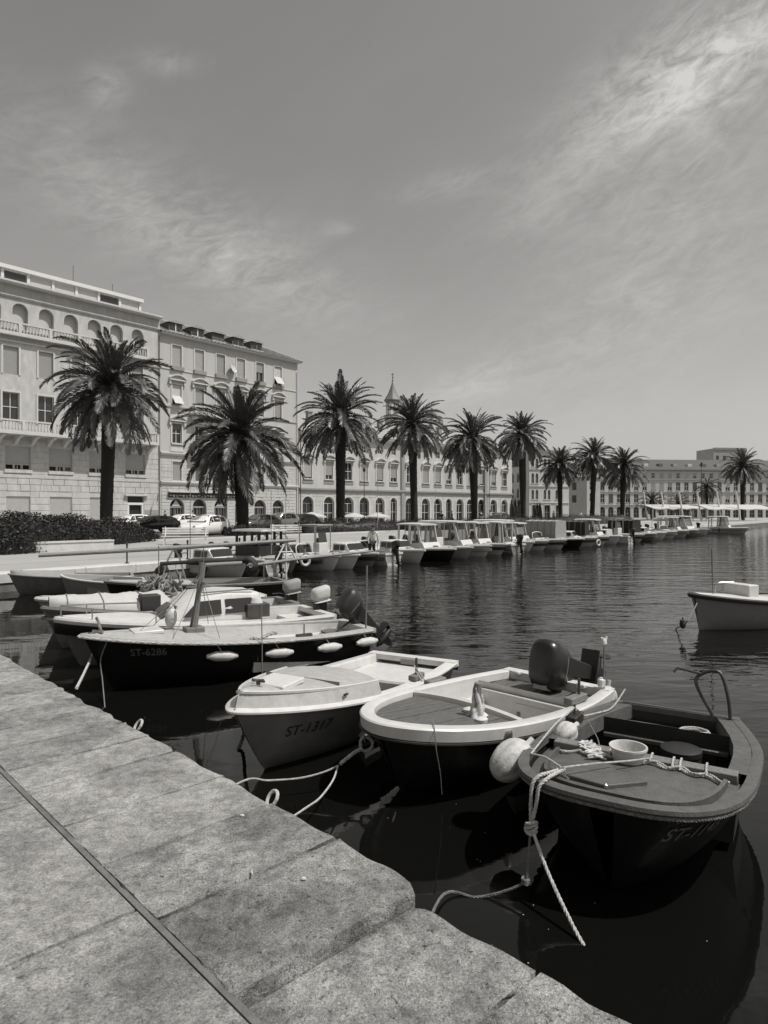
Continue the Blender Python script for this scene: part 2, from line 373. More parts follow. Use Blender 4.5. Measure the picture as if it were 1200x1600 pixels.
# pier: core, coping slabs, grout strip, inner slabs
def slab_mesh(s0, s1, w0, w1, z, seed, rough=0, edge=True, drop=.3, chip=(0, 0)):
    rr = random.Random(seed); ns, nw = 12, 16; top = []; gap = .004+.005*rr.random()
    a0, a1 = s0+gap, s1-gap
    ja = [rr.uniform(-.004, .004) for _ in range(nw+1)]; jb = [rr.uniform(-.004, .004) for _ in range(nw+1)]
    je = [rr.gauss(0, .018) for _ in range(ns+1)]
    for _ in range(2):
        je = [je[0]]+[(je[i-1]+je[i]*1.6+je[i+1])/3.6 for i in range(1, ns)]+[je[-1]]
    tx, ty = rr.uniform(-.003, .003), rr.uniform(-.004, .004)
    def P(i, j, inset=0., dz=0.):
        u = i/ns; v = (j/nw)
        ss = a0+ja[j]+(a1+jb[j]-a0-ja[j])*u; ww = w0+(w1-w0)*v
        if edge: ww += je[i]*(1-v)**3
        if edge and j == 0 and chip[0 if i == 0 else 1] and i in (0, ns): ww += .022
        if edge and j == 1 and chip[0 if i == 0 else 1] and i in (0, ns): ww += .012
        ss += inset*(1 if u < .5 else -1)*abs(2*u-1)**6; ww += inset*(1-v)**8
        return pier(ss, ww, z+dz+tx*(u-.5)+ty*(v-.5))
    mb = MB(); vs = []; fs = []
    for i in range(ns+1):
        for j in range(nw+1):
            bord = (i in (0, ns)) or (j == 0)
            vs.append(P(i, j, .005 if bord else 0, (-.0025 if bord else rr.gauss(0, .0012+.0015*rough))))
    idx = lambda i, j: i*(nw+1)+j
    for i in range(ns):
        for j in range(nw): fs.append((idx(i, j), idx(i+1, j), idx(i+1, j+1), idx(i, j+1)))
    ring = [idx(i, 0) for i in range(ns+1)]+[idx(ns, j) for j in range(1, nw+1)]+[idx(i, nw) for i in range(ns-1, -1, -1)]+[idx(0, j) for j in range(nw-1, 0, -1)]
    o = len(vs); n = len(ring); c = pier((a0+a1)/2, (w0+w1)/2, z)
    for lev, (k, dz) in enumerate(((-.012, -.022), (-.014, -drop))):
        for r in ring:
            p = Vector(vs[r]); d = (p-c); d.z = 0; d.normalize()
            vs.append((p.x-d.x*k*.6+rr.gauss(0, .004*(1+rough)), p.y-d.y*k*.6+rr.gauss(0, .004*(1+rough)), p.z+dz))
    for k in range(n):
        q = (k+1) % n; fs.append((ring[q], ring[k], o+k, o+q)); fs.append((o+q, o+k, o+n+k, o+n+q))
    mb.add(vs, fs); return mb
def make_pier():
    core = MB(); zt = QZ-.2
    A, B, C, D_ = pier(-12, .06), pier(9, .06), pier(9, 9), pier(-12, 9)
    core.loft([[Vector((p.x, p.y, z)) for p in (A, B, C, D_)] for z in (-1.2, zt)])
    core = tag(core.build('pier', 'grout', smooth=False), kind='structure')
    joints = [-4.1, -3.4, -2.75, -2.1, -1.45, -.85, -.3, .25, .79, 1.32, 1.81, 2.28, 2.96, 3.55, 4.18, 4.84, 5.52, 6.2, 6.9, 7.6]
    for i, (a, b) in enumerate(zip(joints, joints[1:])):
        low = a >= 4.84-.01
        z = QZ+(-.062 if low else 0)+random.uniform(-.002, .002)
        m_ = 'slab' if a < 2.9 else ('slab_smooth' if abs(a-2.96) < .01 else 'slab_rough')
        if a in (1.81, 2.28): m_ = 'slab_smooth' if a == 1.81 else 'slab'
        slab_mesh(a+(.002 if abs(a-4.84) < .01 else 0), b, -.02 if not low else .02, 1.03, z, i+20, rough=1 if a > 3 else .3, chip=(abs(a-4.84) < .01, abs(b-4.84) < .01)).build('coping_slab', m_, core, ang=60)
    g = MB(); g.loft([[pier(s, w, z) for w, z in ((1.03, QZ-.1), (1.06, QZ-.1), (1.06, QZ-.008), (1.03, QZ-.008))] for s in (-5, 7)])
    g.build('grout_strip', 'grout', core, smooth=False)
    js = [-5, -3.6, -2.1, -.6, .9, 2.45, 4.03, 5.6, 7.2]
    for k, w in enumerate((1.062, 2.47, 3.97)):
        for i, (a, b) in enumerate(zip(js, js[1:])):
            d = 0 if k % 2 == 0 else .7
            slab_mesh(a+d, b+d, w, w+1.4 if k else w+1.4, QZ-.004+random.uniform(-.004, .004), 90+i+k*20, rough=.4, edge=False).build('paving_slab', 'slab_smooth' if (i+k) % 3 else 'slab', core, ang=60)
    # iron mooring rings let into the pier wall
    for k, (px, py) in enumerate(((212, 1135), (421, 1250))):
        p = at(px, py, QZ-.03); r = MB(); c = p+PN*-.02
        pts = [c+PE*(.042*cos(a))+Vector((0, 0, .042*sin(a)))+PN*(-.03*sin(a)) for a in [2*pi*i/16 for i in range(17)]]
        r.tube(pts, .012, 6, False); st = MB(); st.tube([c-Vector((0, 0, .05)), c-Vector((0, 0, .05))+PN*.25], .014, 6)
        t = thing('mooring_ring', ['pale worn mooring ring on the pier edge by the long dark boat', 'pale worn mooring ring on the pier edge by the knotted rope'][k], 'mooring ring', c)
        for mb, nm in ((r, 'ring'), (st, 'staple')):
            mb.v = [tuple(Vector(v)-c) for v in mb.v]; mb.build(nm, 'rope' if nm == 'ring' else 'iron', t)
    # cigarette end and a few flakes of stone on the slabs
    p = at(394, 1367, QZ+.012); b = MB(); b.tube([p, p+Vector((-.012, .035, 0))], .005, 8); tag(b.build('cigarette_butt', 'fender_white'), 'tiny white cigarette butt lying by a slab joint on the pier', 'litter')
    for k, (px, py, lab) in enumerate(((378, 1275, 'pale stone flake near the outer edge of the pier'), (474, 1374, 'whitish stone flake on the rough slab above the stepped joint'))):
        p = at(px, py, QZ+.006); b = MB(); rr = random.Random(k)
        b.lathe([(.004, -.004), (.022, 0), (.016, .009), (.003, .012)], 7, Matrix.Translation(p) @ Matrix.Diagonal((.7, .45, .8, 1)))
        tag(b.build('stone_flake', 'coping', ang=20), lab, 'stone')
make_pier()
# ================================================================ BUILDINGS
# local frame of a building: x along the facade, y inwards, z up, origin at the left foot of the facade
class Facade:
    def __init__(s, name, label, p0, p1, height, depth, wallmat, zbase=QZ, cat='building'):
        p0, p1 = Vector(p0), Vector(p1); d = p1-p0; d.z = 0
        s.W = d.length; s.dir = d.normalized(); s.p0 = p0; s.H = height; s.D = depth; s.mat = wallmat; s.open = []
        s.root = thing(name, label, cat, (p0.x, p0.y, zbase), atan2(d.y, d.x))
        s.zb = zbase; s.cache = {}
    def u(s, px):
        k = (px-CXP)/FPX; return (s.p0.x-k*s.p0.y)/(k*s.dir.y-s.dir.x)
    def hole(s, uc, w, z0, z1, arch=False): s.open.append((uc-w/2, uc+w/2, z0, z1, arch)); return (uc, w, z0, z1, arch)
    def wall(s, rec=.28, name='wall'):
        mb = MB(); zs = sorted({0, s.H} | {o[2] for o in s.open} | {o[3] for o in s.open})
        for za, zb in zip(zs, zs[1:]):
            zm = (za+zb)/2; cuts = sorted((o[0], o[1]) for o in s.open if o[2] < zm < o[3]); x = 0
            for a, b in cuts+[(s.W, s.W)]:
                if a > x+1e-4: mb.add([(x, 0, za), (a, 0, za), (a, 0, zb), (x, 0, zb)], [(0, 1, 2, 3)])
                x = max(x, b)
        for a, b, z0, z1, arch in s.open:
            if arch:
                r = (b-a)/2; c = (a+b)/2; zc = z1-r; n = 10
                arc = [(c+r*cos(pi*k/n), zc+r*sin(pi*k/n)) for k in range(n+1)]
                for k in range(n):                                                   # spandrels and arched soffit
                    (x0, y0), (x1, y1) = arc[k], arc[k+1]
                    mb.add([(x0, 0, y0), (x0, 0, z1), (x1, 0, z1), (x1, 0, y1)], [(0, 1, 2, 3)])
                    mb.add([(x0, 0, y0), (x1, 0, y1), (x1, rec, y1), (x0, rec, y0)], [(0, 1, 2, 3)])
                jt = zc
            else:
                mb.add([(a, 0, z1), (b, 0, z1), (b, rec, z1), (a, rec, z1)], [(0, 1, 2, 3)]); jt = z1
            mb.add([(a, 0, z0), (a, 0, jt), (a, rec, jt), (a, rec, z0)], [(0, 1, 2, 3)])
            mb.add([(b, 0, z0), (b, rec, z0), (b, rec, jt), (b, 0, jt)], [(0, 1, 2, 3)])
            mb.add([(a, 0, z0), (a, rec, z0), (b, rec, z0), (b, 0, z0)], [(0, 1, 2, 3)])
        W, H, D = s.W, s.H, s.D
        mb.add([(0, 0, 0), (0, D, 0), (0, D, H), (0, 0, H), (W, 0, 0), (W, D, 0), (W, D, H), (W, 0, H)], [(0, 3, 2, 1), (4, 5, 6, 7), (1, 2, 6, 5), (3, 7, 6, 2)])
        s.w = mb.build(name, s.mat, s.root, smooth=False); return s.w
    def box(s, name, m, x0, x1, y0, y1, z0, z1, parent=None, bevel=0):
        return MB().box(x0, x1, y0, y1, z0, z1).build(name, m, parent or s.root, smooth=False, bevel=bevel)
    def window(s, o, rec=.2, style='sash', shutter=None, drop=1., frame=True):
        """fills an opening; style sash / roller / dark; meshes are shared between windows of one size"""
        uc, w, z0, z1, arch = o; h = z1-z0; key = (round(w, 2), round(h, 2), arch, style, shutter, round(drop, 2), rec)
        if key not in s.cache:
            def panel(inset, y, za=0, zb=None):
                zb = h if zb is None else zb; mb = MB(); a = w/2-inset
                if arch and zb >= h-1e-6:
                    n = 10; zc = h-w/2; poly = [(-a, za+inset), (a, za+inset)]+[(a*cos(pi*k/n), zc+a*sin(pi*k/n)) for k in range(n+1)]
                else: poly = [(-a, za+inset), (a, za+inset), (a, zb-inset), (-a, zb-inset)]
                mb.prism(poly, y, y+.04, lambda p, q, c: (p, c, q)); return mb
            parts = []
            fm = 'sash' if style != 'dark' else 'trim_dark'
            pane = panel(0, rec+.03).mesh('pane', 'pane', False)
            fr = MB(); t = .055
            zt = h-(w/2 if arch else 0)
            for x0, x1 in ((-w/2, -w/2+t), (w/2-t, w/2), (-t/2, t/2)): fr.box(x0, x1, rec-.03, rec+.02, 0, zt)
            for zz in (0, zt*.5, zt-t): fr.box(-w/2, w/2, rec-.028, rec+.018, zz, zz+t)
            if arch: fr.tube([(w/2*.96*cos(pi*k/10), rec, zt+w/2*.96*sin(pi*k/10)) for k in range(11)], .04, 5)
            fr = fr.mesh('frame', fm, False); sh = None
            if style == 'roller':
                sb = MB(); zlo = h*(1-drop); n = max(4, int((h-zlo)/.09))
                if arch:
                    sb = panel(.02, rec-.09)
                else:
                    for k in range(n):
                        a = zlo+(h-zlo)*k/n; b = zlo+(h-zlo)*(k+1)/n
                        sb.add([(-w/2, rec-.07, a), (w/2, rec-.07, a), (w/2, rec-.095, b), (-w/2, rec-.095, b)], [(0, 1, 2, 3)])
                        sb.add([(-w/2, rec-.07, a), (-w/2, rec-.095, a), (w/2, rec-.095, a), (w/2, rec-.07, a)], [(0, 1, 2, 3)])
                sh = sb.mesh('roller_shutter', shutter or 'shutter', False)
            elif style == 'awning':
                sb = MB(); zlo = h*.45
                sb.box(-w/2, w/2, rec-.1, rec-.07, zlo, h)
                M = Matrix.Translation((0, rec-.09, zlo)) @ Matrix.Rotation(radians(-38), 4, 'X')
                sb.box(-w/2, w/2, -.02, .02, -h*.52, 0, M)
                sh = sb.mesh('roller_shutter', shutter or 'shutter_pale', False)
            s.cache[key] = (pane, fr, sh)
        pane, fr, sh = s.cache[key]
        wn = link('window', pane, s.root, loc=(uc, 0, z0)); link('frame', fr, wn)
        if sh: link('roller_shutter', sh, wn)
        return wn
    def cornice(s, z, prof, m='trim', name='cornice', x0=None, x1=None, parent=None):
        """profile of (outward, up) swept along the facade"""
        a = -.0 if x0 is None else x0; b = s.W if x1 is None else x1; mb = MB()
        mb.loft([[Vector((x, -o, z+q)) for o, q in prof] for x in (a, b)]); return mb.build(name, m, parent or s.root, smooth=False)
    def surround(s, o, t=.16, proud=.07, m='trim', parent=None):
        uc, w, z0, z1, arch = o; mb = MB(); a, b = uc-w/2, uc+w/2
        zt = z1-(w/2 if arch else 0)
        mb.box(a-t, a, -proud, .05, z0, zt); mb.box(b, b+t, -proud, .05, z0, zt)
        if arch:
            n = 12; r0, r1 = w/2, w/2+t
            for k in range(n):
                A = [pi*k/n, pi*(k+1)/n]; q = [(uc+r*cos(x), zt+r*sin(x)) for x in A for r in (r0, r1)]
                mb.loft([[Vector((p[0], y, p[1])) for p in (q[0], q[1], q[3], q[2])] for y in (-proud, .05)])
        else: mb.box(a-t, b+t, -proud-.002, .05, z1, z1+t)
        return mb.build('surround', m, parent or s.root, smooth=False)
    def sill(s, o, proud=.16, h=.12, m='trim', over=.12, parent=None):
        uc, w, z0, z1, arch = o; return s.box('sill', m, uc-w/2-over, uc+w/2+over, -proud, .03, z0-h, z0-.002, parent)
    def pediment(s, uc, w, z, kind, m='trim'):
        mb = MB(); a = w/2
        mb.box(uc-a, uc+a, -.34, .04, z, z+.13)
        if kind == 'arc':
            n = 12; hh = .42; R = (a*a+hh*hh)/(2*hh); th = math.asin(min(1, a/R)); P = []
            for k in range(n+1):
                q = -th+2*th*k/n; P.append((R*sin(q), R*cos(q)-(R-hh)))
            for (xa, za), (xb, zb) in zip(P, P[1:]):
                mb.loft([[Vector((uc+x, y, z+.13+zz)) for x, zz in ((xa, za), (xb, zb), (xb, zb+.15), (xa, za+.15))] for y in (-.40, .04)])
            mb.loft([[Vector((uc+x, y, z+.13+zz)) for x, zz in P] for y in (-.08, .04)])
        else:
            hh = .55
            for sg in (-1, 1):
                mb.loft([[Vector((uc+x, y, z+.13+zz)) for x, zz in ((sg*a, 0), (0, hh), (0, hh+.16), (sg*a, .16))] for y in (-.40, .04)])
            mb.loft([[Vector((uc+x, y, z+.13+zz)) for x, zz in ((-a, 0), (a, 0), (0, hh))] for y in (-.08, .04)])
        for sg in (-1, 1): mb.box(uc+sg*(a-.12)-.09, uc+sg*(a-.12)+.09, -.24, .04, z-.42, z)
        return mb.build('pediment', m, s.root, smooth=False)
    def blocks(s, x0, x1, z0, z1, h, m, seed, proud=.045, wmin=.9, wmax=1.7):
        """ashlar blocks with recessed joints, each a piece of its own, kept clear of the openings"""
        rr = random.Random(seed); n = max(1, round((z1-z0)/h)); hh = (z1-z0)/n
        for i in range(n):
            za, zb = z0+i*hh+.018, z0+(i+1)*hh-.018
            cuts = []
            for a, b, oz0, oz1, arch in s.open:
                if oz0 < zb and oz1 > za:
                    if arch and za > oz1-(b-a)/2:
                        r = (b-a)/2; dz = za-(oz1-r); half = sqrt(max(r*r-dz*dz, 0)); c = (a+b)/2; a, b = c-half, c+half
                    cuts.append((a-.02, b+.02))
            cuts = sorted(c for c in cuts if c[1] > x0 and c[0] < x1); segs = []; x = x0
            for a, b in cuts+[(x1, x1)]:
                if a-x > .12: segs.append((x, min(a, x1)))
                x = max(x, b)
            for a, b in segs:
                k = max(1, round((b-a)/rr.uniform(wmin, wmax))); e = [a]+sorted(a+(b-a)*(j+rr.uniform(-.2, .2))/k for j in range(1, k))+[b]
                for p, q in zip(e, e[1:]):
                    if q-p < .08: continue
                    pr = proud+rr.uniform(-.012, .012)
                    mb = MB(); mb.loft([[Vector((x_, y, z_)) for x_, z_ in ((p+.012+d, za+d), (q-.012-d, za+d), (q-.012-d, zb-d), (p+.012+d, zb-d))] for y, d in ((.01, 0), (-pr+.02, 0), (-pr, .02))])
                    mb.build('stone_block', m, s.w, smooth=False)
def balustrade(F, x0, x1, z, h=1.0, proud=.9, m='trim', brackets=True, ends=True):
    mb = MB(); mb.box(x0, x1, -proud, .03, z-.22, z); sl = mb.build('balcony', m, F.root, smooth=False)
    mb = MB(); mb.box(x0, x1, -proud+.02, -proud+.24, z+h-.14, z+h); mb.box(x0, x1, -proud+.05, -proud+.21, z, z+.1)
    if ends:
        for x in (x0+.12, x1-.12): mb.box(x-.12, x+.12, -proud+.01, -proud+.25, z, z+h-.142); mb.box(x-.1, x+.1, -proud+.2, .02, z+h-.135, z+h-.005)
    n = int((x1-x0)/2.6); 
    for k in range(1, n): x = x0+(x1-x0)*k/n; mb.box(x-.13, x+.13, -proud+.01, -proud+.25, z, z+h-.142)
    mb.build('handrail', m, sl, smooth=False)
    k = 0; x = x0+.4; bm = MB().lathe([(.05, .1), (.075, .2), (.085, .32), (.045, .5), (.055, .62), (.045, .74), (.065, .84), (.065, h-.14)], 8).mesh('baluster', m)
    while x < x1-.3: link('baluster', bm, sl, loc=(x, -proud+.13, z)); x += .27
    if brackets:
        x = x0+.5; n = max(2, round((x1-x0)/1.5))
        for k in range(n+1):
            xx = x0+.35+(x1-x0-.7)*k/n; b = MB()
            poly = [(0, 0), (-proud+.12, 0), (-proud+.1, -.18), (-proud*.55, -.28), (-.22, -.75), (0, -.85)]
            b.prism(poly, xx-.14, xx+.14, lambda y, zz, c: (c, y, z-.222+zz)); b.build('bracket', m, sl, smooth=False)
    return sl

GL = dist(250, 800, 70.0); GL.z = 0
GR = dist(465, 800, 84.6); GR.z = 0
GD = (GR-GL).normalized()
# ---- palace with arched loggia windows and balustrades (far left)
def left_palace():
    ext = 25.
    F = Facade('corner_palace', 'pale stone palace with arched top windows, balustrades and white attic storey', GL-GD*ext, GL-GD*.02, 22.1, 14, 'ashlar')
    off = ext
    U = [off-2.5-2.26*k for k in range(10)]
    arches = [F.hole(u, 1.32, 18.15, 20.5, True) for u in U]
    m2 = [F.hole(off-2.6-3.0*k, 1.3, 14.0, 16.5) for k in range(7)]
    m1 = [F.hole(off-2.6-3.0*k, 1.4, 9.75, 12.4) for k in range(7)]
    mz = [F.hole(off-2.75-3.75*k, 2.1, 5.5, 7.6) for k in range(6)]
    door = F.hole(off-2.75, 1.75, 0.0, 3.25)
    sh = [F.hole(off-2.75-3.75*k, 2.0, .5, 3.1) for k in range(1, 6)]
    F.wall(.62)
    for i, o in enumerate(arches):
        F.window(o, .58, 'roller', 'shutter_pale'); 
    for o in m2: wn = F.window(o, .22, 'roller', 'shutter'); F.surround(o)
    for o in m1: wn = F.window(o, .22, 'sash'); F.surround(o)
    for i, o in enumerate(mz):
        F.window(o, .25, 'roller', 'shutter', .80)
        mb = MB(); a, b = o[0]-o[1]/2, o[0]+o[1]/2
        for x in (a+.72, b-.72): mb.box(x-.09, x+.09, .10, .2, o[2], o[2]+.5)
        mb.box(a, b, .08, .2, o[2]+.43, o[2]+.52); mb.build('mullion', 'shutter', F.root, smooth=False)
        F.sill(o, .14, .3, 'ashlar')
    for i, o in enumerate(sh): F.window(o, .2, 'roller', 'shutter_pale', 1.); 
    a = door[0]
    F.box('door', 'black_matte', a-.87, a+.87, .28, .33, 0, 3.25)
    for x in (-.80, .80): F.box('door_jamb', 'sash', a+x-.11, a+x+.11, .02, .26, 0, 2.38)
    F.box('door_transom', 'sash', a-.9, a+.9, .0, .25, 2.38, 2.62)
    F.box('door_canopy', 'trim', a-1.25, a+1.25, -.34, .05, 3.3, 3.46)
    F.box('door_sign', 'paint_dark', a-.75, a+.75, .16, .2, 2.7, 3.2)
    F.box('plaque', 'trim_dark', off-1.75, off-.15, -.075, -.048, 1.35, 1.85)
    F.blocks(.0, off-.06, 0, 4.75, .59, 'ashlar', 1); F.blocks(0, off-.06, 5.1, 8.2, .52, 'ashlar', 2, .03)
    balustrade(F, .4, off-1.05, 8.75, 1.05, 1.7)
    balustrade(F, .4, off-3.4, 17.65, 1.0, .55, brackets=False); balustrade(F, off-3.36, off-1.5, 17.65, 1.0, .50, brackets=False)
    F.cornice(16.9, [(0, 0), (.12, 0), (.16, .14), (0, .16)])
    F.cornice(4.75, [(0, 0), (.08, .0), (.08, .3), (0, .34)], 'ashlar', 'string_course')
    F.cornice(22.0, [(0, 0), (.62, .02), (.72, .1), (.72, .26), (0, .3)], 'trim'); F.cornice(20.85, [(0, 0), (.1, 0), (.2, .14), (.2, .22), (0, .3)], 'ashlar', 'frieze_moulding')
    # attic storey with broad white windows
    at_ = F.box('attic', 'sash', .3, off-1.7, .9, 9, 22.1, 23.95)
    for k in range(10):
        x = off-2.9-2.2*k
        F.box('attic_window', 'shutter_pale' if k not in (1, 5) else 'pane', x-.92, x+.92, .87, .895, 22.42, 23.45, at_)
    for k in range(11): F.box('attic_post', 'sash', off-1.92-2.2*k, off-1.68-2.2*k, .78, .86, 21.95, 23.6, at_)
    F.box('attic_roof', 'sash', .1, off-1.5, .55, 9.2, 23.6, 23.95, at_)
    MB().tube([(off-4.2, 2, 23.9), (off-4.2, 2, 25.2)], .025, 5).build('aerial', 'iron', F.root)
    MB().tube([(off-8.2, 2, 23.9), (off-8.2, 2, 26.)], .025, 5).build('aerial', 'iron', F.root)
    rr = MB(); rr.box(.3, off-3, 1.5, 9, 23.95, 24.2); rr.build('roof', 'roof_tile', F.root, smooth=False)
    MB().tube([(off-.12, -.12, 0), (off-.12, -.12, 20.9)], .05, 6).build('drainpipe', 'lead', F.root)
    # little flag on a bracket
    f = MB(); f.tube([(off-.5, -.06, 3.1), (off-.75, -1.0, 3.6)], .02, 5); f.build('flag_bracket', 'sash', F.root)
    f = MB(); f.add([(off-.62, -.55, 3.35), (off-.75, -.98, 3.58), (off-.85, -1.0, 2.75), (off-.8, -.66, 2.55)], [(0, 1, 2, 3)]); f.build('flag', 'trim_dark', F.root, smooth=False)
left_palace()

# ---- hotel block with dormers and pediments
def hotel():
    F = Facade('hotel_block', 'five storey pale building with row of roof dormers and arched shopfronts', GL+GD*.02, GR, 20.7, 14, 'stucco')
    U = [1.99+2.82*k for k in range(6)]
    top = [F.hole(u, 1.15, 17.4, 19.7) for u in U]; sec = [F.hole(u, 1.1, 13.25, 15.45) for u in U]
    fst = [F.hole(u, 1.15, 9.1, 11.2) for u in U]; mez = [F.hole(u, 1.1, 5.1, 7.1) for u in U]
    gr = [F.hole(u, 1.78, 0.05, 3.1, True) for u in U]
    F.wall(.3)
    st = [('roller', 'shutter_pale', 1.), ('roller', 'shutter_pale', 1.), ('roller', 'shutter', 1.), ('roller', 'shutter_pale', 1.), ('roller', 'shutter', .5), ('awning', 'shutter_pale', 1)]
    for o, q in zip(top, st):
        F.window(o, .2, *q); F.surround(o, .15, .05, 'trim'); F.sill(o, .28, .42, 'trim_dark', .2)
    st = [('awning', 'shutter_pale', 1), ('roller', 'shutter', .92), ('roller', 'shutter', 1), ('roller', 'shutter_dark', .95), ('roller', 'shutter', .9), ('roller', 'shutter', .95)]
    for o, q in zip(sec, st): F.window(o, .2, *q); F.surround(o, .15, .06); F.pediment(o[0], 2.0, 15.85, 'arc')
    for o, q in zip(fst, [('roller', 'shutter_dark', .3), ('sash', None, 1), ('roller', 'shutter', .9), ('sash', None, 1), ('roller', 'shutter', .8), ('roller', 'shutter', 1)]):
        F.window(o, .2, *q); F.surround(o, .18, .07); F.pediment(o[0], 2.0, 11.45, 'tri'); F.box('apron', 'trim', o[0]-.8, o[0]+.8, -.06, .02, 8.2, 8.85); F.sill(o, .2, .16)
    for i, o in enumerate(mez): F.window(o, .2, 'roller', 'shutter' if i != 1 else 'shutter_dark', 1.); F.surround(o, .12, .05)
    for i, o in enumerate(gr):
        F.window(o, .35, 'dark'); F.surround(o, .14, .05, 'ashlar')
        mb = MB()
        for x in (-.6, -.2, .2, .6): mb.box(o[0]+x-.02, o[0]+x+.02, .22, .26, .05, 2.1)
        mb.box(o[0]-.89, o[0]+.89, .22, .27, 2.1, 2.28); mb.build('shopfront', 'trim_dark', F.root, smooth=False)
        if i in (0, 2):
            t = MB(); t.add([(o[0]-.5, .2, 2.3), (o[0]+.5, .2, 2.3), (o[0], .2, 2.95)], [(0, 1, 2)]); t.build('fanlight', 'shutter_pale', F.root, smooth=False)
    F.blocks(.1, F.W-.35, 0, 4.55, .38, 'ashlar_rough', 6, .05, .7, 1.3); F.blocks(.1, F.W-.35, 5.0, 7.7, .34, 'ashlar', 8, .02, 1.0, 1.9)
    # dark shop fascia with scalloped valance
    mb = MB(); mb.box(.95, 10.4, -.16, .0, 3.22, 3.75); fb = mb.build('fascia', 'paint_dark', F.root, smooth=False)
    mb = MB(); mb.box(.85, 10.5, -.5, .0, 3.76, 3.86); mb.build('fascia_canopy', 'trim', F.root, smooth=False)
    for k in range(24):
        x = 1.15+k*.39; h = .12+.1*((k*7) % 3); b = MB(); b.prism([(-.14, 0), (.14, 0), (.1, -h), (-.1, -h)], -.19, -.165, lambda p, q, c: (x+p, c, 3.5+q)); b.build('valance', ['shutter', 'trim_dark', 'shutter_pale'][(k*5) % 3], fb, smooth=False)
    F.cornice(4.6, [(0, 0), (.16, .02), (.22, .2), (.28, .22), (.28, .34), (0, .4)], 'trim', 'string_course')
    F.cornice(7.72, [(0, 0), (.12, 0), (.2, .16), (.3, .2), (.3, .32), (0, .36)], 'trim', 'string_course')
    F.cornice(12.95, [(0, 0), (.1, 0), (.14, .12), (0, .15)], 'trim', 'string_course'); F.cornice(16.98, [(0, 0), (.08, 0), (.08, .1), (0, .12)], 'trim', 'string_course')
    F.cornice(20.62, [(0, 0), (.52, .04), (.56, .14), (0, .16)], 'trim', 'cornice', 0, F.W+.3)
    # balcony between second and third bay on the first main floor
    balustrade(F, 3.6, 9.3, 12.4, .9, 1.0); balustrade(F, 3.6, 12.0, 8.35, .9, .9)
    # tiled roof with dormers
    mb = MB(); W = F.W+.35
    mb.add([(-.0, -.6, 20.80), (W, -.6, 20.80), (W-5, 6.2, 23.9), (0, 6.2, 23.9), (W, 13.5, 20.80), (0, 13.5, 20.80)], [(0, 1, 2, 3), (1, 4, 2), (3, 2, 4, 5)])
    rf = mb.build('roof', 'roof_tile', F.root, smooth=False)
    rd = MB(); rd.tube([(0, 6.2, 23.95), (W-5, 6.2, 23.95)], .14, 6); rd.tube([(W-5, 6.2, 23.95), (W, -.6, 20.82)], .12, 6); rd.build('ridge_tiles', 'roof_tile', rf)
    for k in range(40):
        x = .3+k*.48; t = min(1, (W-x)/5); b = MB(); y1 = -.6+6.8*t*.96; b.tube([(x, -.62, 20.83), (x, y1, 20.83+(y1+.6)*3.1/6.8)], .055, 5); b.build('tile_row', 'roof_tile', rf)
    for k in range(5):
        x = 2.05+2.75*k; w = .82; b = MB(); y0 = .35; z0 = 21.22
        b.add([(x-w, y0, z0), (x+w, y0, z0), (x+w, y0, z0+.95), (x-w, y0, z0+.95), (x-w, 2.7, z0+1.0), (x+w, 2.7, z0+1.0)], [(0, 1, 2, 3), (0, 3, 4), (1, 5, 2)])
        d = b.build('dormer', 'roof_dark', rf, smooth=False)
        b = MB(); b.add([(x-w-.15, y0-.22, z0+.93), (x+w+.15, y0-.22, z0+.93), (x, y0-.22, z0+1.28), (x-w-.15, 2.9, z0+.99), (x+w+.15, 2.9, z0+.99), (x, 2.9, z0+1.42)], [(0, 1, 2), (0, 2, 5, 3), (1, 4, 5, 2)])
        b.build('dormer_roof', 'roof_tile', d, smooth=False)
        if k != 2:
            F.box('dormer_window', 'pane', x-.62, x+.62, y0-.03, y0-.005, z0+.12, z0+.85, d); F.box('dormer_mullion', 'sash' if k < 2 else 'lead', x-.06, x+.06, y0-.06, y0-.032, z0+.1, z0+.88, d)
        F.box('dormer_sill', 'trim', x-w-.1, x+w+.1, y0-.25, y0+.05, z0-.1, z0+.02, d)
    # satellite dish on the top floor wall
    c = Vector((9.05, -.42, 18.35)); M = Matrix.Translation(c) @ Matrix.Rotation(radians(25), 4, 'Z') @ Matrix.Rotation(radians(75), 4, 'X')
    b = MB(); b.lathe([(.02, -.13), (.3, -.1), (.5, -.02), (.6, .07), (.59, .08), (.48, 0), (.3, -.07), (.02, -.1)], 20, M); di = b.build('satellite_dish', 'gel_white', F.root)
    b = MB(); b.tube([c+Vector((0, .1, 0)), c+Vector((-.1, .4, -.5))], .03, 6); b.tube([c+Vector((0, -.1, -.5)), c+Vector((.1, -.5, -.1))], .02, 5); b.build('dish_arm', 'iron', di)
    MB().tube([(F.W-.12, -.14, 0), (F.W-.12, -.14, 19.6)], .07, 6).build('drainpipe', 'sash', F.root)
    F.box('quoin_strip', 'trim', F.W-.34, F.W-.02, -.03, .02, 4.99, 19.95)
hotel()

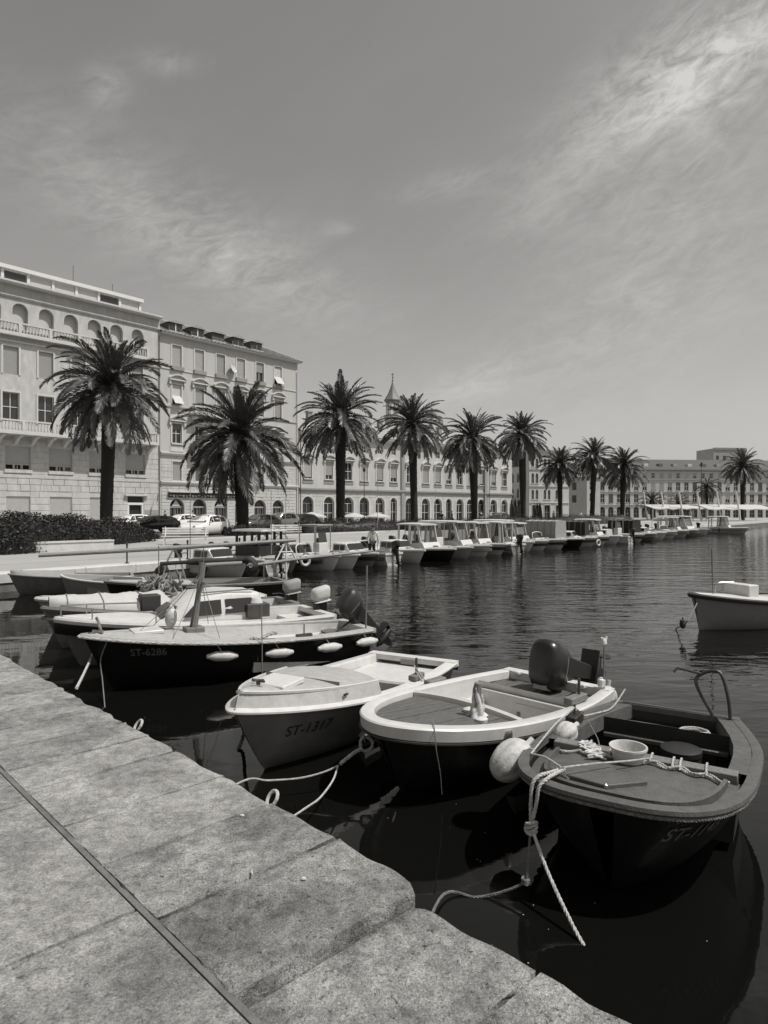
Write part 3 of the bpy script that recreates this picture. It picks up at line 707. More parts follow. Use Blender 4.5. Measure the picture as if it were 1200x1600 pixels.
# ---- long two-storey palace front
P0 = dist(466.8, 800, 85.2); P1 = dist(800, 800, 115.5)
def long_palace():
    F = Facade('arcaded_palace', 'long cream palace with arched ground floor and tall white windows behind palms', P0, P1, 12.0, 12, 'plaster_pale')
    pxs = [481, 514, 544.5, 569, 593.5, 615, 640, 665, 684, 701, 718.5, 734.5, 752, 771, 788]
    us = [F.u(p) for p in pxs]; dark = []
    g = [F.hole(u, 1.75 if i not in (5, 9) else 1.3, .1, 3.65, True) for i, u in enumerate(us)]
    f = [F.hole(u, 1.25, 5.95, 8.35) for u in us]; a = [F.hole(u, .9, 9.9, 10.9) for u in us]
    F.wall(.35)
    for i, o in enumerate(g):
        F.window(o, .3, 'sash' if i % 3 else 'dark'); F.surround(o, .22, .06)
    for i, o in enumerate(f):
        F.window(o, .14, 'roller' if i % 4 != 2 else 'sash', 'shutter' if i % 3 else 'shutter_pale', [.9, .75, 1., 1.][i % 4]); F.surround(o, .16, .06); F.pediment(o[0], 1.85, 8.6, 'arc'); F.sill(o, .18, .1); F.box('apron', 'trim_dark', o[0]-.85, o[0]+.85, -.07, .02, 5.38, 5.82)
    for o in a: F.window(o, .15, 'sash'); F.surround(o, .1, .04)
    F.cornice(4.3, [(0, 0), (.2, .02), (.26, .2), (.32, .22), (.32, .42), (0, .5)], 'trim_dark', 'string_course')
    F.cornice(11.5, [(0, 0), (.15, 0), (.3, .2), (.6, .35), (.65, .6), (0, .62)], 'trim')
    F.blocks(.05, F.W-.05, 0, 4.2, .6, 'ashlar', 14, .02, 1.4, 2.4)
    for x in (F.u(628.5), F.u(757)): F.box('pilaster', 'trim_dark', x-.3, x+.3, -.2, .05, 0, 11.5)
    for x in (.08, F.u(757.5)+.8): MB().tube([(x, -.3, 0), (x, -.3, 11.6)], .06, 6).build('drainpipe', 'iron', F.root)
    mb = MB(); W = F.W
    mb.add([(-.0, -.7, 12.1), (W+.3, -.7, 12.1), (W-5, 6, 15.4), (0, 6, 15.4), (W+.3, 12.6, 12.1), (0, 12.6, 12.1)], [(0, 1, 2, 3), (1, 4, 2), (3, 2, 4, 5)])
    rf = mb.build('roof', 'roof_tile', F.root, smooth=False)
    for k in range(6): x = 4+6.5*k; b = MB(); b.box(x-.35, x+.35, 3, 3.6, 13.2, 15.2); b.box(x-.45, x+.45, 2.9, 3.7, 15.2, 15.4); b.build('chimney', 'trim_dark', rf, smooth=False)
long_palace()

# ---- church lantern rising behind the palace roof
def bell_tower():
    c = dist(613.3, 800, 150); t = thing('church_lantern_tower', 'open church lantern with flared dark spire and cross behind the palace roof', 'tower', (c.x, c.y, QZ))
    z = lambda py: CAMZ+(HYP-py)/FPX*150-QZ
    MB().lathe([(1.75, 0), (1.75, z(655)), (1.9, z(655)), (1.9, z(651)), (1.5, z(650))], 8).build('shaft', 'plaster_grey', t, ang=20)
    for k in range(6):
        a = 2*pi*k/6+.2; MB().tube([(1.35*cos(a), 1.35*sin(a), z(651)), (1.35*cos(a), 1.35*sin(a), z(629))], .2, 8).build('column', 'trim', t)
    MB().lathe([(1.65, z(629.5)), (1.75, z(627)), (1.3, z(627))], 12).build('entablature', 'lead', t, ang=20)
    MB().lathe([(1.95, z(627)), (1.95, z(625.5)), (1.6, z(622)), (1.0, z(615)), (.6, z(608)), (.3, z(602)), (.14, z(597)), (.05, z(594))], 8).build('spire', 'lead', t, ang=20)
    b = MB(); b.tube([(0, 0, z(594.5)), (0, 0, z(583))], .07, 6); b.tube([(-.32, 0, z(585.2)), (.32, 0, z(585.2))], .06, 6)
    b.lathe([(.02, z(595.5)), (.22, z(594.4)), (.02, z(593.3))], 8); b.add([(0, 0, z(591)), (.42, 0, z(590.6)), (.42, 0, z(590)), (0, 0, z(589.6))], [(0, 1, 2, 3)]); b.build('cross', 'iron', t)
bell_tower()

# ---- Venetian gothic house: lit front, shaded side
def gothic():
    a = dist(827, 800, 124); b = dist(889, 800, 127); a.z = b.z = 0
    F = Facade('gothic_house', 'narrow pale house with paired lancet windows between palm trunks', a, b, 13.2, 18, 'plaster_pale')
    for px in (832.5, 839, 851.5, 858, 870, 877):
        for z0, z1 in ((3.9, 5.7), (6.9, 8.8), (10, 11.6)): F.hole(F.u(px), .58, z0, z1, True)
    for px in (836, 855, 873): F.hole(F.u(px), 1.35, 0, 2.8)
    ops = [(o[0]/2+o[1]/2, o[1]-o[0], o[2], o[3], o[4]) for o in F.open]
    F.wall(.25)
    for o in ops: F.window(o, .2, 'dark'); F.sill(o, .12, .1) if o[4] else F.surround(o, .12)
    for z in (3.1, 6.2, 9.4): F.cornice(z, [(0, 0), (.14, .02), (.2, .2), (0, .25)], 'trim', 'string_course')
    F.cornice(12.9, [(0, 0), (.2, .1), (.5, .3), (.5, .5), (0, .52)])
    mb = MB(); W = F.W; mb.add([(-.4, -.4, 13.4), (W+.4, -.4, 13.4), (W+.4, 18, 13.4), (-.4, 18, 13.4), (W/2, 5, 15.6), (W/2, 13, 15.6)], [(0, 1, 4), (1, 2, 5, 4), (2, 3, 5), (3, 0, 4, 5)]); mb.build('roof', 'roof_tile', F.root, smooth=False)
    for y in (4, 6, 10, 12, 15, 17):
        for z0 in (4.2, 7.2, 10.2):
            w = MB(); w.prism([(-.4, 0), (.4, 0), (.4, 1.4), (0, 1.9), (-.4, 1.4)], -.04, .02, lambda p, q, c: (c, y+p, z0+q)); w.build('side_window', 'pane', F.root, smooth=False)
    # plainer grey house in its own shade to the right
    a = dist(917, 800, 134); b = dist(938, 800, 137); a.z = b.z = 0
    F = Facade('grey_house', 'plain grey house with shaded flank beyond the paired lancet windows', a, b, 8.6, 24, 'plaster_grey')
    for k in range(1):
        for z0 in (.2, 3.6, 6.0): F.hole(1.5, 1.1, z0, z0+1.7)
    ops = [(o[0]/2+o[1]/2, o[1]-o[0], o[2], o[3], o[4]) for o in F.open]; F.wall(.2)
    for o in ops: F.window(o, .15, 'sash')
    for y in (3, 7, 11, 15, 19):
        for z0 in (3.4, 6): F.box('side_window', 'pane', -.03, .02, y-.5, y+.5, z0, z0+1.5); 
    mb = MB(); W = F.W; mb.add([(-.4, -.4, 8.6), (W+.4, -.4, 8.6), (W+.4, 24.4, 8.6), (-.4, 24.4, 8.6), (W/2, -.2, 10.6), (W/2, 24.2, 10.6)], [(0, 1, 4), (1, 2, 5, 4), (2, 3, 5), (3, 0, 4, 5)]); mb.build('roof', 'roof_tile', F.root, smooth=False)
gothic()

# ---- long far terrace across the end of the harbour
def far_terrace():
    a = dist(920, 800, 152); b = dist(1290, 800, 158); a.z = b.z = 0
    F = Facade('far_terrace', 'long far terrace with dark roof and small rooflights above white canopies', a, b, 11.4, 14, 'plaster_pale')
    n = int(F.W/2.05); xs = [1.2+2.05*k for k in range(n)]
    rows = [(9.3, 10.5, .85), (6.4, 8.4, 1.05), (3.55, 5.6, 1.1), (.05, 2.6, 1.3)]
    for x in xs:
        for z0, z1, w in rows: F.hole(x, w, z0, z1, z0 < 1)
    ops = [(o[0]/2+o[1]/2, o[1]-o[0], o[2], o[3], o[4]) for o in F.open]; F.wall(.25)
    rr = random.Random(2)
    for o in ops:
        q = rr.random()
        F.window(o, .12, 'dark' if o[4] else ('roller' if q < .55 else 'sash'), rr.choice(['shutter', 'shutter_dark', 'shutter_pale']), rr.choice([1., .6]))
        if not o[4]: F.sill(o, .14, .12, 'trim' if o[2] > 9 else 'trim_dark', .1)
    for z in (2.95, 5.95, 8.85): F.cornice(z, [(0, 0), (.15, 0), (.22, .18), (0, .22)], 'trim', 'string_course')
    F.cornice(10.9, [(0, 0), (.2, .1), (.6, .3), (.6, .55), (0, .6)], 'trim_dark')
    mb = MB(); W = F.W; mb.add([(-.4, -.6, 11.46), (W+.4, -.6, 11.46), (W-2, 6, 14.1), (2, 6, 14.1), (W+.4, 14.4, 11.46), (-.4, 14.4, 11.46)], [(0, 1, 2, 3), (1, 4, 2), (3, 2, 4, 5), (0, 3, 5)])
    rf = mb.build('roof', 'roof_dark', F.root, smooth=False)
    for k in range(14):
        x = 3.5+3.6*k; b = MB(); b.box(x-.5, x+.5, .9, 2.0, 12.1, 12.75); b.build('rooflight', ['sash', 'lead', 'shutter'][k % 3], rf, smooth=False)
    a = dist(1115, 800, 215); b = dist(1165, 800, 216); a.z = b.z = 0
    T = Facade('tower_block', 'plain grey tower top rising behind the far terrace roof', a, b, 22.0, 10, 'plaster_grey', cat='tower')
    for k in range(4): T.hole(1.3+2.4*k, 1.0, 18.2, 19.6)
    ops = [(o[0]/2+o[1]/2, o[1]-o[0], o[2], o[3], o[4]) for o in T.open]; T.wall(.2)
    for o in ops: T.window(o, .1, 'dark')
    T.box('parapet', 'trim_dark', -.2, T.W+.2, -.2, .02, 21.5, 22.2)
far_terrace()
# ================================================================ PALMS AND HEDGES
def frond_mesh(seed, L, bend, dry=False, drop=0):
    rr = random.Random(seed); mb = MB(); n = 60; P = []; T = []
    x = z = 0; a = .0
    for i in range(n+1):
        s = i/n; P.append(Vector((x, .0, z))); ang = -bend*(s**1.5); T.append(Vector((cos(ang), 0, sin(ang)))); x += cos(ang)*L/n; z += sin(ang)*L/n
    mb.tube(P[::6]+[P[-1]], [.045*(1-.85*k/(len(P[::6]))) for k in range(len(P[::6])+1)], 4)
    for i in range(4, n+1):
        s = i/n; ll = L*.170*(sin(pi*min(1, .10+s*.92))**.45)*rr.uniform(.85, 1.1)*(1 if s > .15 else .55)
        if s > .9: ll *= .8
        t = T[i]; nup = Vector((-t.z, 0, t.x))
        for sd in (-1, 1):
            f = radians(rr.uniform(38, 50)-14*s); up = radians(rr.uniform(8, 36)); side = Vector((0, sd, 0))
            d = (t*sin(pi/2-f)+(side*cos(up)+nup*sin(up))*cos(pi/2-f)).normalized(); b = P[i]
            w = (t-d*t.dot(d)).normalized()*L*.0090
            m = b+d*ll*.5+Vector((0, 0, -ll*.02)); e = b+d*ll+Vector((0, 0, -ll*.16*rr.uniform(.4, 1.5)))
            mb.add([b, m-w, e, m+w], [(0, 1, 2, 3)])
    return mb.mesh('frond', 'frond' if not dry else 'frond_dry', False)
FR = {}
def frond(kind, v):
    k = (kind, v)
    if k not in FR:
        L, bend = {'up': (2.9, .55), 'mid': (3.6, 1.05), 'arch': (3.9, 1.25), 'low': (4.05, .85), 'hang': (3.9, .55), 'spear': (2.1, .12)}[kind]
        FR[k] = frond_mesh(hash(kind) % 97+v if False else (len(kind)*7+ord(kind[0])+v*13), L*(1+.06*(v-1)), bend*(1+.22*(v-1)), kind == 'hang' and v != 1)
    return FR[k]
def palm_trunk(h, r, seed):
    rr = random.Random(seed); rings = []; n = 22; m = int(h/.16); ph = rr.uniform(0, 6); lean = rr.uniform(-.12, .12)
    for i in range(m+1):
        z = h*i/m; s = z/h
        R = r*(1.0-.22*min(1, s*9)+.42*s+.05*sin(s*7+ph)); 
        if s > .80: R *= 1+.28*sin(min(1, (s-.80)/.13)*pi/2)*(1 if s < .95 else 1-.5*(s-.95)/.05)
        row = []
        for k in range(n):
            a = 2*pi*k/n; q = R*(1+(.045 if s < .8 else .10)*(1 if (k+i) % 2 else -1)+rr.gauss(0, .02)); row.append(Vector((q*cos(a)+lean*s*s, q*sin(a), z)))
        rings.append(row)
    return MB().loft(rings, True, (False, True)), lean
def palm(px, depth, topy, rad, label, seed, nf=105, twoheight=None, group=None, boss=True, droop=1.0, lowfrac=1.0):
    rr = random.Random(seed); p = dist(px, 800, depth)
    ztop = CAMZ+(HYP-topy)/FPX*depth-QZ                                   # top of the upright leaves
    sc = rad/3.42; h = ztop-2.65*sc
    t = thing('date_palm', label, 'palm tree', (p.x, p.y, QZ), rr.uniform(0, 6), group); t.rotation_euler[0] = radians(rr.uniform(-1.8, 1.8)); t.rotation_euler[1] = radians(rr.uniform(-1.8, 1.8))
    tr, lean = palm_trunk(h, .40*sc if boss else .36*sc, seed); tr.build('trunk', 'bark', t, ang=80)
    ph = rr.uniform(0, 6); ph2 = rr.uniform(0, 6); dl = rr.uniform(-.16, .16)
    for i in range(nf):
        s = i/(nf-1); el = 86-(86+54*lowfrac)*(s**.84)+rr.uniform(-7, 7); az = i*2.39996+rr.uniform(-.25, .25); el += 9*sin(az+ph)*s-14*dl*s
        if i > 8 and sin(az+ph)+.7*sin(2*az+ph2) > .85 and rr.random() < .45: continue
        kind = 'spear' if i < 4 else 'up' if el > 55 else 'mid' if el > 24 else 'arch' if el > -6 else 'low' if el > -34 else 'hang'
        me = frond(kind, rr.randrange(3)); zz = h-(.0+1.0*s)*sc; r0 = (.12+.28*s)*sc
        R = Matrix.Rotation(az, 3, 'Z') @ Matrix.Rotation(-radians(el), 3, 'Y') @ Matrix.Rotation(rr.uniform(-.5, .5), 3, 'X')
        k = sc*rr.uniform(.80, 1.12)
        link('frond', me, t, loc=(lean+r0*cos(az), r0*sin(az), zz), rot=R.to_euler(), scale=(k, k, k))
    return t
palm(165, 44, 521, 3.75, 'stout date palm rising behind the rounded hedge before the balustraded palace', 1, 120, lowfrac=1.15)
palm(380, 52, 598, 4.45, 'broad date palm in front of the arched shopfronts beside the white hatchback', 2, 126, lowfrac=1.1)
palm(532, 61, 588, 3.95, 'wide airy date palm against the corner where hotel and long palace meet', 3, 98, lowfrac=.9)
palm(648, 71, 614, 3.6, 'thick trunked date palm beside the church lantern spire', 4, 108)
palm(742, 77, 636, 3.85, 'date palm before the arcaded palace between the thick trunked and the tall palm', 5, 108)
palm(818, 87, 641, 3.55, 'tall date palm standing at the end of the arcaded palace', 6, 104)
palm(876, 97, 696, 3.0, 'shorter date palm in front of the narrow house with paired lancets', 7, 110)
palm(925, 104, 681, 3.5, 'date palm in front of the plain grey house flank', 8, 110)
palm(972, 110, 696, 3.65, 'last big date palm before the dark roofed far terrace', 9, 106)
palm(1019, 138, 764, 2.9, 'low bushy palm below the far terrace beside tilted white poles', 10, 60)
palm(1062, 141, 768, 2.9, 'low bushy palm among the white canopies of the far terrace', 11, 60)
palm(1105, 135, 742, 2.6, 'slender low palm by the lamp post before the far terrace', 12, 56, boss=False)
palm(1160, 120, 700, 3.4, 'tall palm past the white canopies towards the harbour end', 13, 80)

def hedge(name, label, pts, hw, h, n, seed, cat='hedge', lm='leaf', taper=0.):
    """clipped shrub: dark twiggy core and thousands of leaves over it"""
    rr = random.Random(seed); P = spline(pts, 6); t = thing(name, label, cat, (P[0].x, P[0].y, QZ)); o = Vector((P[0].x, P[0].y, QZ))
    m = len(P); core = MB(); rings = []
    def prof(i):
        s = i/(m-1); e = min(1, sqrt(max(0, 1-abs(2*s-1)**(8 if not taper else 5)))); return max(e, .05), .9+.12*sin(s*23+seed)+.08*sin(s*51+seed*2)+taper*(.55-s)
    for i, p in enumerate(P):
        tg = (P[min(i+1, m-1)]-P[max(i-1, 0)]).normalized(); nn = Vector((-tg.y, tg.x, 0)); e, b = prof(i); r = []
        for k in range(11):
            a = pi*k/10; r.append(p-o+nn*(hw*.86*e*cos(a))+Vector((0, 0, h*.86*e*b*(sin(a)**.6))))
        rings.append(r)
    core.loft(rings, True); core.build('branches', 'leaf', t, ang=80)
    lf = MB()
    for _ in range(n):
        f = rr.random()*(m-1); i = int(f); p = P[i].lerp(P[min(i+1, m-1)], f-i); tg = (P[min(i+1, m-1)]-P[max(i-1, 0)]).normalized(); nn = Vector((-tg.y, tg.x, 0))
        e, b = prof(f); a = rr.uniform(-.02, 1.02)*pi; k = rr.uniform(.84, 1.06)
        c = p-o+nn*(hw*k*e*cos(a))+Vector((0, 0, max(.03, h*k*e*b*(max(0, sin(a))**.6))))
        sz = rr.uniform(.03, .075); d1 = Vector((rr.gauss(0, 1), rr.gauss(0, 1), rr.gauss(0, .6))).normalized(); d2 = d1.cross(Vector((rr.gauss(0, 1), rr.gauss(0, 1), rr.gauss(0, 1)))).normalized()
        lf.add([c-d1*sz, c-d2*sz*.5, c+d1*sz, c+d2*sz*.5], [(0, 1, 2, 3)])
    lf.build('foliage', 'leaf', t, smooth=False)
    return t
hedge('hedge', 'big dark rounded hedge on the promenade under the stout palm', [at(-30, 868, QZ), at(60, 858, QZ), at(150, 850, QZ), at(232, 843.5, QZ)], 1.6, 1.5, 26000, 3, taper=.55)
hedge('palm_bed', 'dark leafy planting round the foot of the broad palm', [at(368, 837.5, QZ), at(388, 836, QZ), at(415, 833, QZ)], 1.2, .75, 2600, 4)
hedge('low_hedge', 'long low hedge before the arcaded palace under the airy palm', [at(462, 833, QZ), at(510, 832, QZ), at(570, 831, QZ), at(618, 829.5, QZ)], 1.1, 1.15, 6000, 5)
hedge('low_hedge', 'long low hedge behind the hardtop boats under the thick trunked palm', [at(622, 829.5, QZ), at(680, 828, QZ), at(735, 826, QZ)], 1.1, 1.1, 5000, 6)
hedge('low_hedge', 'low hedge at the end of the arcaded palace below tall palm', [at(742, 825, QZ), at(800, 823.5, QZ), at(850, 822, QZ)], 1.2, 1.25, 5000, 7)
hedge('low_hedge', 'low hedge behind the tarpaulin boats under the shorter palms', [at(855, 821, QZ), at(920, 819, QZ), at(985, 816.5, QZ)], 1.3, 1.3, 4500, 8)
hedge('shrub', 'bushy tree at the corner of the shaded gothic house flank', [at(797, 815.5, QZ), at(806, 815.5, QZ), at(815, 815.5, QZ)], 1.5, 4.2, 1500, 9, 'shrub')
hedge('shrub', 'leafy bush at the doorway of the narrow gothic house', [at(833, 815, QZ), at(840, 815, QZ), at(846, 815, QZ)], 1.2, 3.2, 1300, 10, 'shrub')

# ================================================================ CARS
def car(label, p, heading, paint, L=4.3, W=1.76, H=1.48, estate=False, name='car'):
    t = thing(name, label, 'car', (p.x, p.y, QZ), heading, 'cars parked along the promenade road'); hw = W/2
    # stations: x, belt z, roof z, width at belt, width at roof
    xs = [(-.5, .55, .55, .80, .80), (-.485, .78, .80, .90, .9), (-.44, .92, .96 if not estate else 1.1, .96, .90), (-.40, .95, 1.22 if not estate else 1.34, .98, .80), (-.30, .95, H-.06, .99, .74), (-.12, .94, H, 1, .74), (.04, .92, H-.03, 1, .74), (.13, .90, H-.20, 1, .77), (.235, .88, .93, 1, .90), (.34, .82, .85, .98, .86), (.44, .72, .74, .93, .82), (.49, .60, .62, .82, .74), (.505, .46, .47, .74, .70)]
    rings = []
    for x, zb, zr, wb, wr in xs:
        zl = .24 if abs(x) < .46 else .32
        half = [(wb*hw*.90, zl), (wb*hw, zl+.16), (wb*hw, (zl+zb)/2+.05), (wb*hw*.97, zb), ((wb*.45+wr*.55)*hw, (zb+zr)/2), (wr*hw*.96, zr-.04*(zr > zb+.1)), (wr*hw*.7, zr)]
        rings.append([Vector((x*L, y, z)) for y, z in half]+[Vector((x*L, -y, z)) for y, z in reversed(half)])
    MB().loft(rings).build('body', paint, t, ang=50)
    # glass panes stand a little proud of the body sides
    def side(sd, poly, nm='side_window'):
        b = MB(); q = []
        for x, f in poly:                                           # f: 0 belt, 1 roof
            X = x/ L
            for (x0, b0, r0, w0, v0), (x1, b1, r1, w1, v1) in zip(xs, xs[1:]):
                if x0 <= X <= x1:
                    k = (X-x0)/(x1-x0); zb, zr, wb, wr = b0+(b1-b0)*k, r0+(r1-r0)*k, w0+(w1-w0)*k, v0+(v1-v0)*k; break
            g = f; yy = (wb*.97*(1-g)+(wr*.96)*g); ym = wb*.45+wr*.55
            yy = (wb*.97+(ym-wb*.97)*g*2) if g < .5 else (ym+(wr*.96-ym)*(g-.5)*2)
            q.append(Vector((x, sd*(yy*hw+.012), zb+(zr-zb)*g)))
        n = len(q); b.add(q, [tuple(range(n)) if sd < 0 else tuple(range(n-1, -1, -1))]); b.build(nm, 'glass', t, smooth=False)
    for sd in (-1, 1):
        side(sd, [(.16*L, .12), (.02*L, .12), (.02*L, .82), (.07*L, .82)]); side(sd, [(.005*L, .12), (-.17*L, .12), (-.17*L, .84), (.005*L, .84)])
        side(sd, [(-.185*L, .12), (-.33*L, .14), (-.31*L, .70), (-.185*L, .84)])
    def cross(xa, za, wa, xb, zb_, wb_, nm):
        b = MB(); b.add([(xa, -wa, za), (xa, wa, za), (xb, wb_, zb_), (xb, -wb_, zb_)], [(0, 1, 2, 3)]); b.build(nm, 'glass', t, smooth=False)
    cross(.225*L, .985, hw*.86, .06*L, H-.06, hw*.66, 'windscreen'); cross(-.405*L-.03, 1.02, hw*.78, -.33*L-.03, H-.10, hw*.66, 'rear_window')
    wm = MB().lathe([(.20, -.1), (.30, -.1), (.325, -.07), (.325, .07), (.30, .1), (.20, .1)], 20).mesh('tyre', 'tyre'); rm = MB().lathe([(.02, -.09), (.2, -.085), (.2, .085), (.02, .09)], 16).mesh('rim', 'steel')
    for x in (.31*L, -.30*L):
        for sd in (-1, 1):
            w = link('wheel', wm, t, loc=(x, sd*(hw-.09), .325), rot=(pi/2, 0, 0)); link('rim', rm, w, loc=(0, 0, 0), scale=(1, 1, 1.12))
    for sd in (-1, 1):
        MB().lathe([(.01, -.03), (.13, -.02), (.12, .03), (.01, .05)], 10, Matrix.Translation((.475*L, sd*hw*.66, .66)) @ Matrix.Rotation(pi/2, 4, 'Y')).build('headlight', 'lamp_glass', t)
        b = MB(); b.lathe([(.01, -.05), (.08, -.03), (.08, .03), (.01, .06)], 8, Matrix.Translation((.15*L, sd*(hw+.08), 1.0)) @ Matrix.Rotation(pi/2, 4, 'Y')); b.build('wing_mirror', paint, t)
        b = MB(); b.box(-.497*L, -.47*L, sd*hw*.6-.12, sd*hw*.6+.12, .72, .90); b.build('tail_light', 'shutter_dark', t, smooth=False)
    return t
HD = atan2(RD.y, RD.x)
car('white estate car parked before the arched shopfronts', at(320, 836.5, QZ), HD+pi+.35, 'car_white', 4.4, estate=True, H=1.52)
car('white hatchback behind the white estate car', at(282, 828, QZ), HD+pi, 'car_white', 4.1)
car('black saloon beside the rounded end of the big hedge', at(238, 831.5, QZ), HD+pi, 'car_black', 4.5, H=1.4)
car('white car roof showing above the big hedge by the palace door', at(205, 829.5, QZ), HD+pi, 'car_white', 4.2)
car('dark car in the shade beside the broad palm trunk', at(404, 829, QZ), HD+pi, 'car_grey', 4.2)
car('light grey people carrier under the arches beyond the broad palm', at(438, 826, QZ), HD+pi, 'car_silver', 4.2, H=1.62, estate=True)
car('black car at the corner of the arcaded palace', at(470, 825, QZ), HD+pi, 'car_black', 4.2)
car('dark car parked at the end of the arcaded palace', at(780, 816, QZ), HD+pi, 'car_grey', 4.3)

# ================================================================ STREET FURNITURE
def bench(label, p, rz, L=2.1):
    t = thing('bench', label, 'bench', (p.x, p.y, QZ), rz, 'white benches on the promenade')
    for k in range(4): MB().box(-L/2, L/2, -.24+k*.125, -.14+k*.125, .43, .465).build('seat_slat', 'sash', t, smooth=False)
    for k in range(3): MB().box(-L/2, L/2, .27+k*.03, .30+k*.03, .55+k*.13, .645+k*.13).build('back_slat', 'sash', t, smooth=False)
    for x in (-L/2+.15, L/2-.15):
        MB().box(x-.03, x+.03, -.22, -.16, 0, .428).build('leg', 'sash', t, smooth=False); b = MB(); b.tube([(x, .2, 0), (x, .25, .45), (x, .33, .95)], .03, 6); b.build('leg', 'sash', t)
        MB().box(x-.03, x+.03, -.2, .24, .40, .428).build('bracket', 'sash', t, smooth=False)
bench('white slatted bench on the promenade at the rounded end of the big hedge', at(289, 851, QZ), HD-.7, 2.4)
bench('white slatted bench beyond the black roofed boat', at(447, 842, QZ), HD-.7, 2.0)
def lamp_post(label, px, py, topy):
    p = at(px, py, QZ); d = p.y; h = CAMZ+(HYP-topy)/FPX*d-QZ; t = thing('lamp_post', label, 'street lamp', (p.x, p.y, QZ))
    MB().lathe([(.16, 0), (.16, .3), (.1, .4), (.08, .9), (.055, 1.1), (.04, h-.5)], 10).build('post', 'iron', t)
    MB().lathe([(.05, h-.5), (.14, h-.44), (.2, h-.1), (.1, h), (.02, h+.08)], 10).build('lantern', 'iron', t)
lamp_post('thin dark lamp post before the arcaded palace beside the airy palm', 569, 821, 731)
lamp_post('thin lamp post before the far end of the arcaded palace', 757, 817, 722)
lamp_post('thin lamp post among the far white canopies', 1096, 812, 722)
lamp_post('dark lamp post beside the last big palm before the terrace', 984, 812, 744)

def low_wall():
    a, b = at(40, 864, QZ), at(178, 858, QZ); d = (b-a).normalized(); n = Vector((-d.y, d.x, 0)); mb = MB()
    mb.loft([[p+n*w+Vector((0, 0, z)) for w, z in ((0, -.02), (.4, -.02), (.4, .38), (0, .38))] for p in (a, b)])
    w = tag(mb.build('low_wall', 'coping', smooth=False), 'low pale stone wall in front of the big hedge', 'wall')
    c = MB(); c.loft([[p+n*q+Vector((0, 0, z)) for q, z in ((-.04, .382), (.44, .382), (.44, .45), (-.04, .45))] for p in (a, b)]); c.build('coping', 'trim', w, smooth=False)
low_wall()
def rail_posts():
    # slim bollard posts along the promenade edge
    for k, t in enumerate((2.2, 4.6, 7.0)):
        p = riva(t, .35); g = thing('bollard', 'slim iron post on the promenade edge above the scallop-sided boat', 'bollard', (p.x, p.y, QZ+.01), 0, 'iron posts on the promenade edge')
        MB().lathe([(.06, 0), (.06, .04), (.028, .06), (.028, .62), (.045, .66), (.03, .72), (.005, .74)], 10).build('post', 'iron', g)
        MB().lathe([(.10, 0), (.10, .018), (.03, .02)], 10).build('foot', 'iron', g)
rail_posts()

# cafe awnings and far white canopies
def parasol(label, px, py, topy, wpx, tilt=0):
    p = at(px, py, QZ); d = p.y; h = CAMZ+(HYP-topy)/FPX*d-QZ; r = wpx/2/FPX*d; t = thing('parasol', label, 'parasol', (p.x, p.y, QZ), .4)
    MB().tube([(0, 0, 0), (0, 0, h-.05)], .035, 8).build('pole', 'sash', t); MB().lathe([(.35, 0), (.35, .1), (.06, .14)], 12).build('base', 'trim_dark', t)
    b = MB(); n = 8; ring = [[Vector((q*cos(2*pi*k/n+.4), q*sin(2*pi*k/n+.4), z)) for k in range(n)] for q, z in ((r, h-.75), (r, h-.55), (r*.5, h-.25), (.05, h))]
    b.loft(ring, True, (False, True)); b.build('canopy', 'canvas_white', t, ang=20)
parasol('white cafe parasol before the arches beside the airy palm', 487, 819, 800, 46)
parasol('white cafe parasol between the airy palm trunk and the thin lamp post', 553, 818.5, 801, 44)
parasol('white cafe parasol further along before the arcaded palace', 590, 817.5, 801, 40)
def canopy(label, x0, x1, ytop, ybot, depth, posts):
    a = dist(x0, ybot, depth); b = dist(x1, ybot, depth+4); o = Vector((a.x, a.y, QZ)); t = thing('canopy_tent', label, 'canopy', o, 0)
    d = (b-a); d.z = 0; n = Vector((-d.y, d.x, 0)).normalized(); za = a.z; zt = CAMZ+(HYP-ytop)/FPX*depth
    mb = MB(); P = []
    m = 8
    for i in range(m+1):
        q = a+d*(i/m)-o; sag = .18*(abs(sin(pi*i/m*4)))
        P.append([Vector((q.x+n.x*w, q.y+n.y*w, z-QZ-sag*s_)) for w, z, s_ in ((-2.2, za, 1), (-2.2, za+.12, .6), (0, zt-.1, .2), (2.0, zt, 0), (2.0, zt-.15, 0), (0, zt-.3, .2))])
    mb.loft(P); mb.build('canopy', 'canvas_white', t, ang=50)
    for k, (px, ty) in enumerate(posts):
        q = dist(px, ty, depth)-o; f = dist(px+7, 800, depth)-o; f.z = 0; b2 = MB(); b2.tube([f, q], .14, 8); b2.build('pole', 'sash', t)
    for i in range(5):
        q = a+d*(i/4)-o; b2 = MB(); b2.tube([(q.x-n.x*2.1, q.y-n.y*2.1, 0), (q.x-n.x*2.1, q.y-n.y*2.1, za-QZ)], .06, 6); b2.build('post', 'sash', t)
canopy('white sailcloth canopy with tilted poles before the far terrace', 1006, 1088, 788, 795, 112, ((1005, 768), (1033, 768), (1061, 768)))
canopy('white sailcloth canopy with tilted poles at the harbour end past the first canopy', 1090, 1190, 788, 796, 110, ((1089, 768), (1120, 768), (1150, 768)))

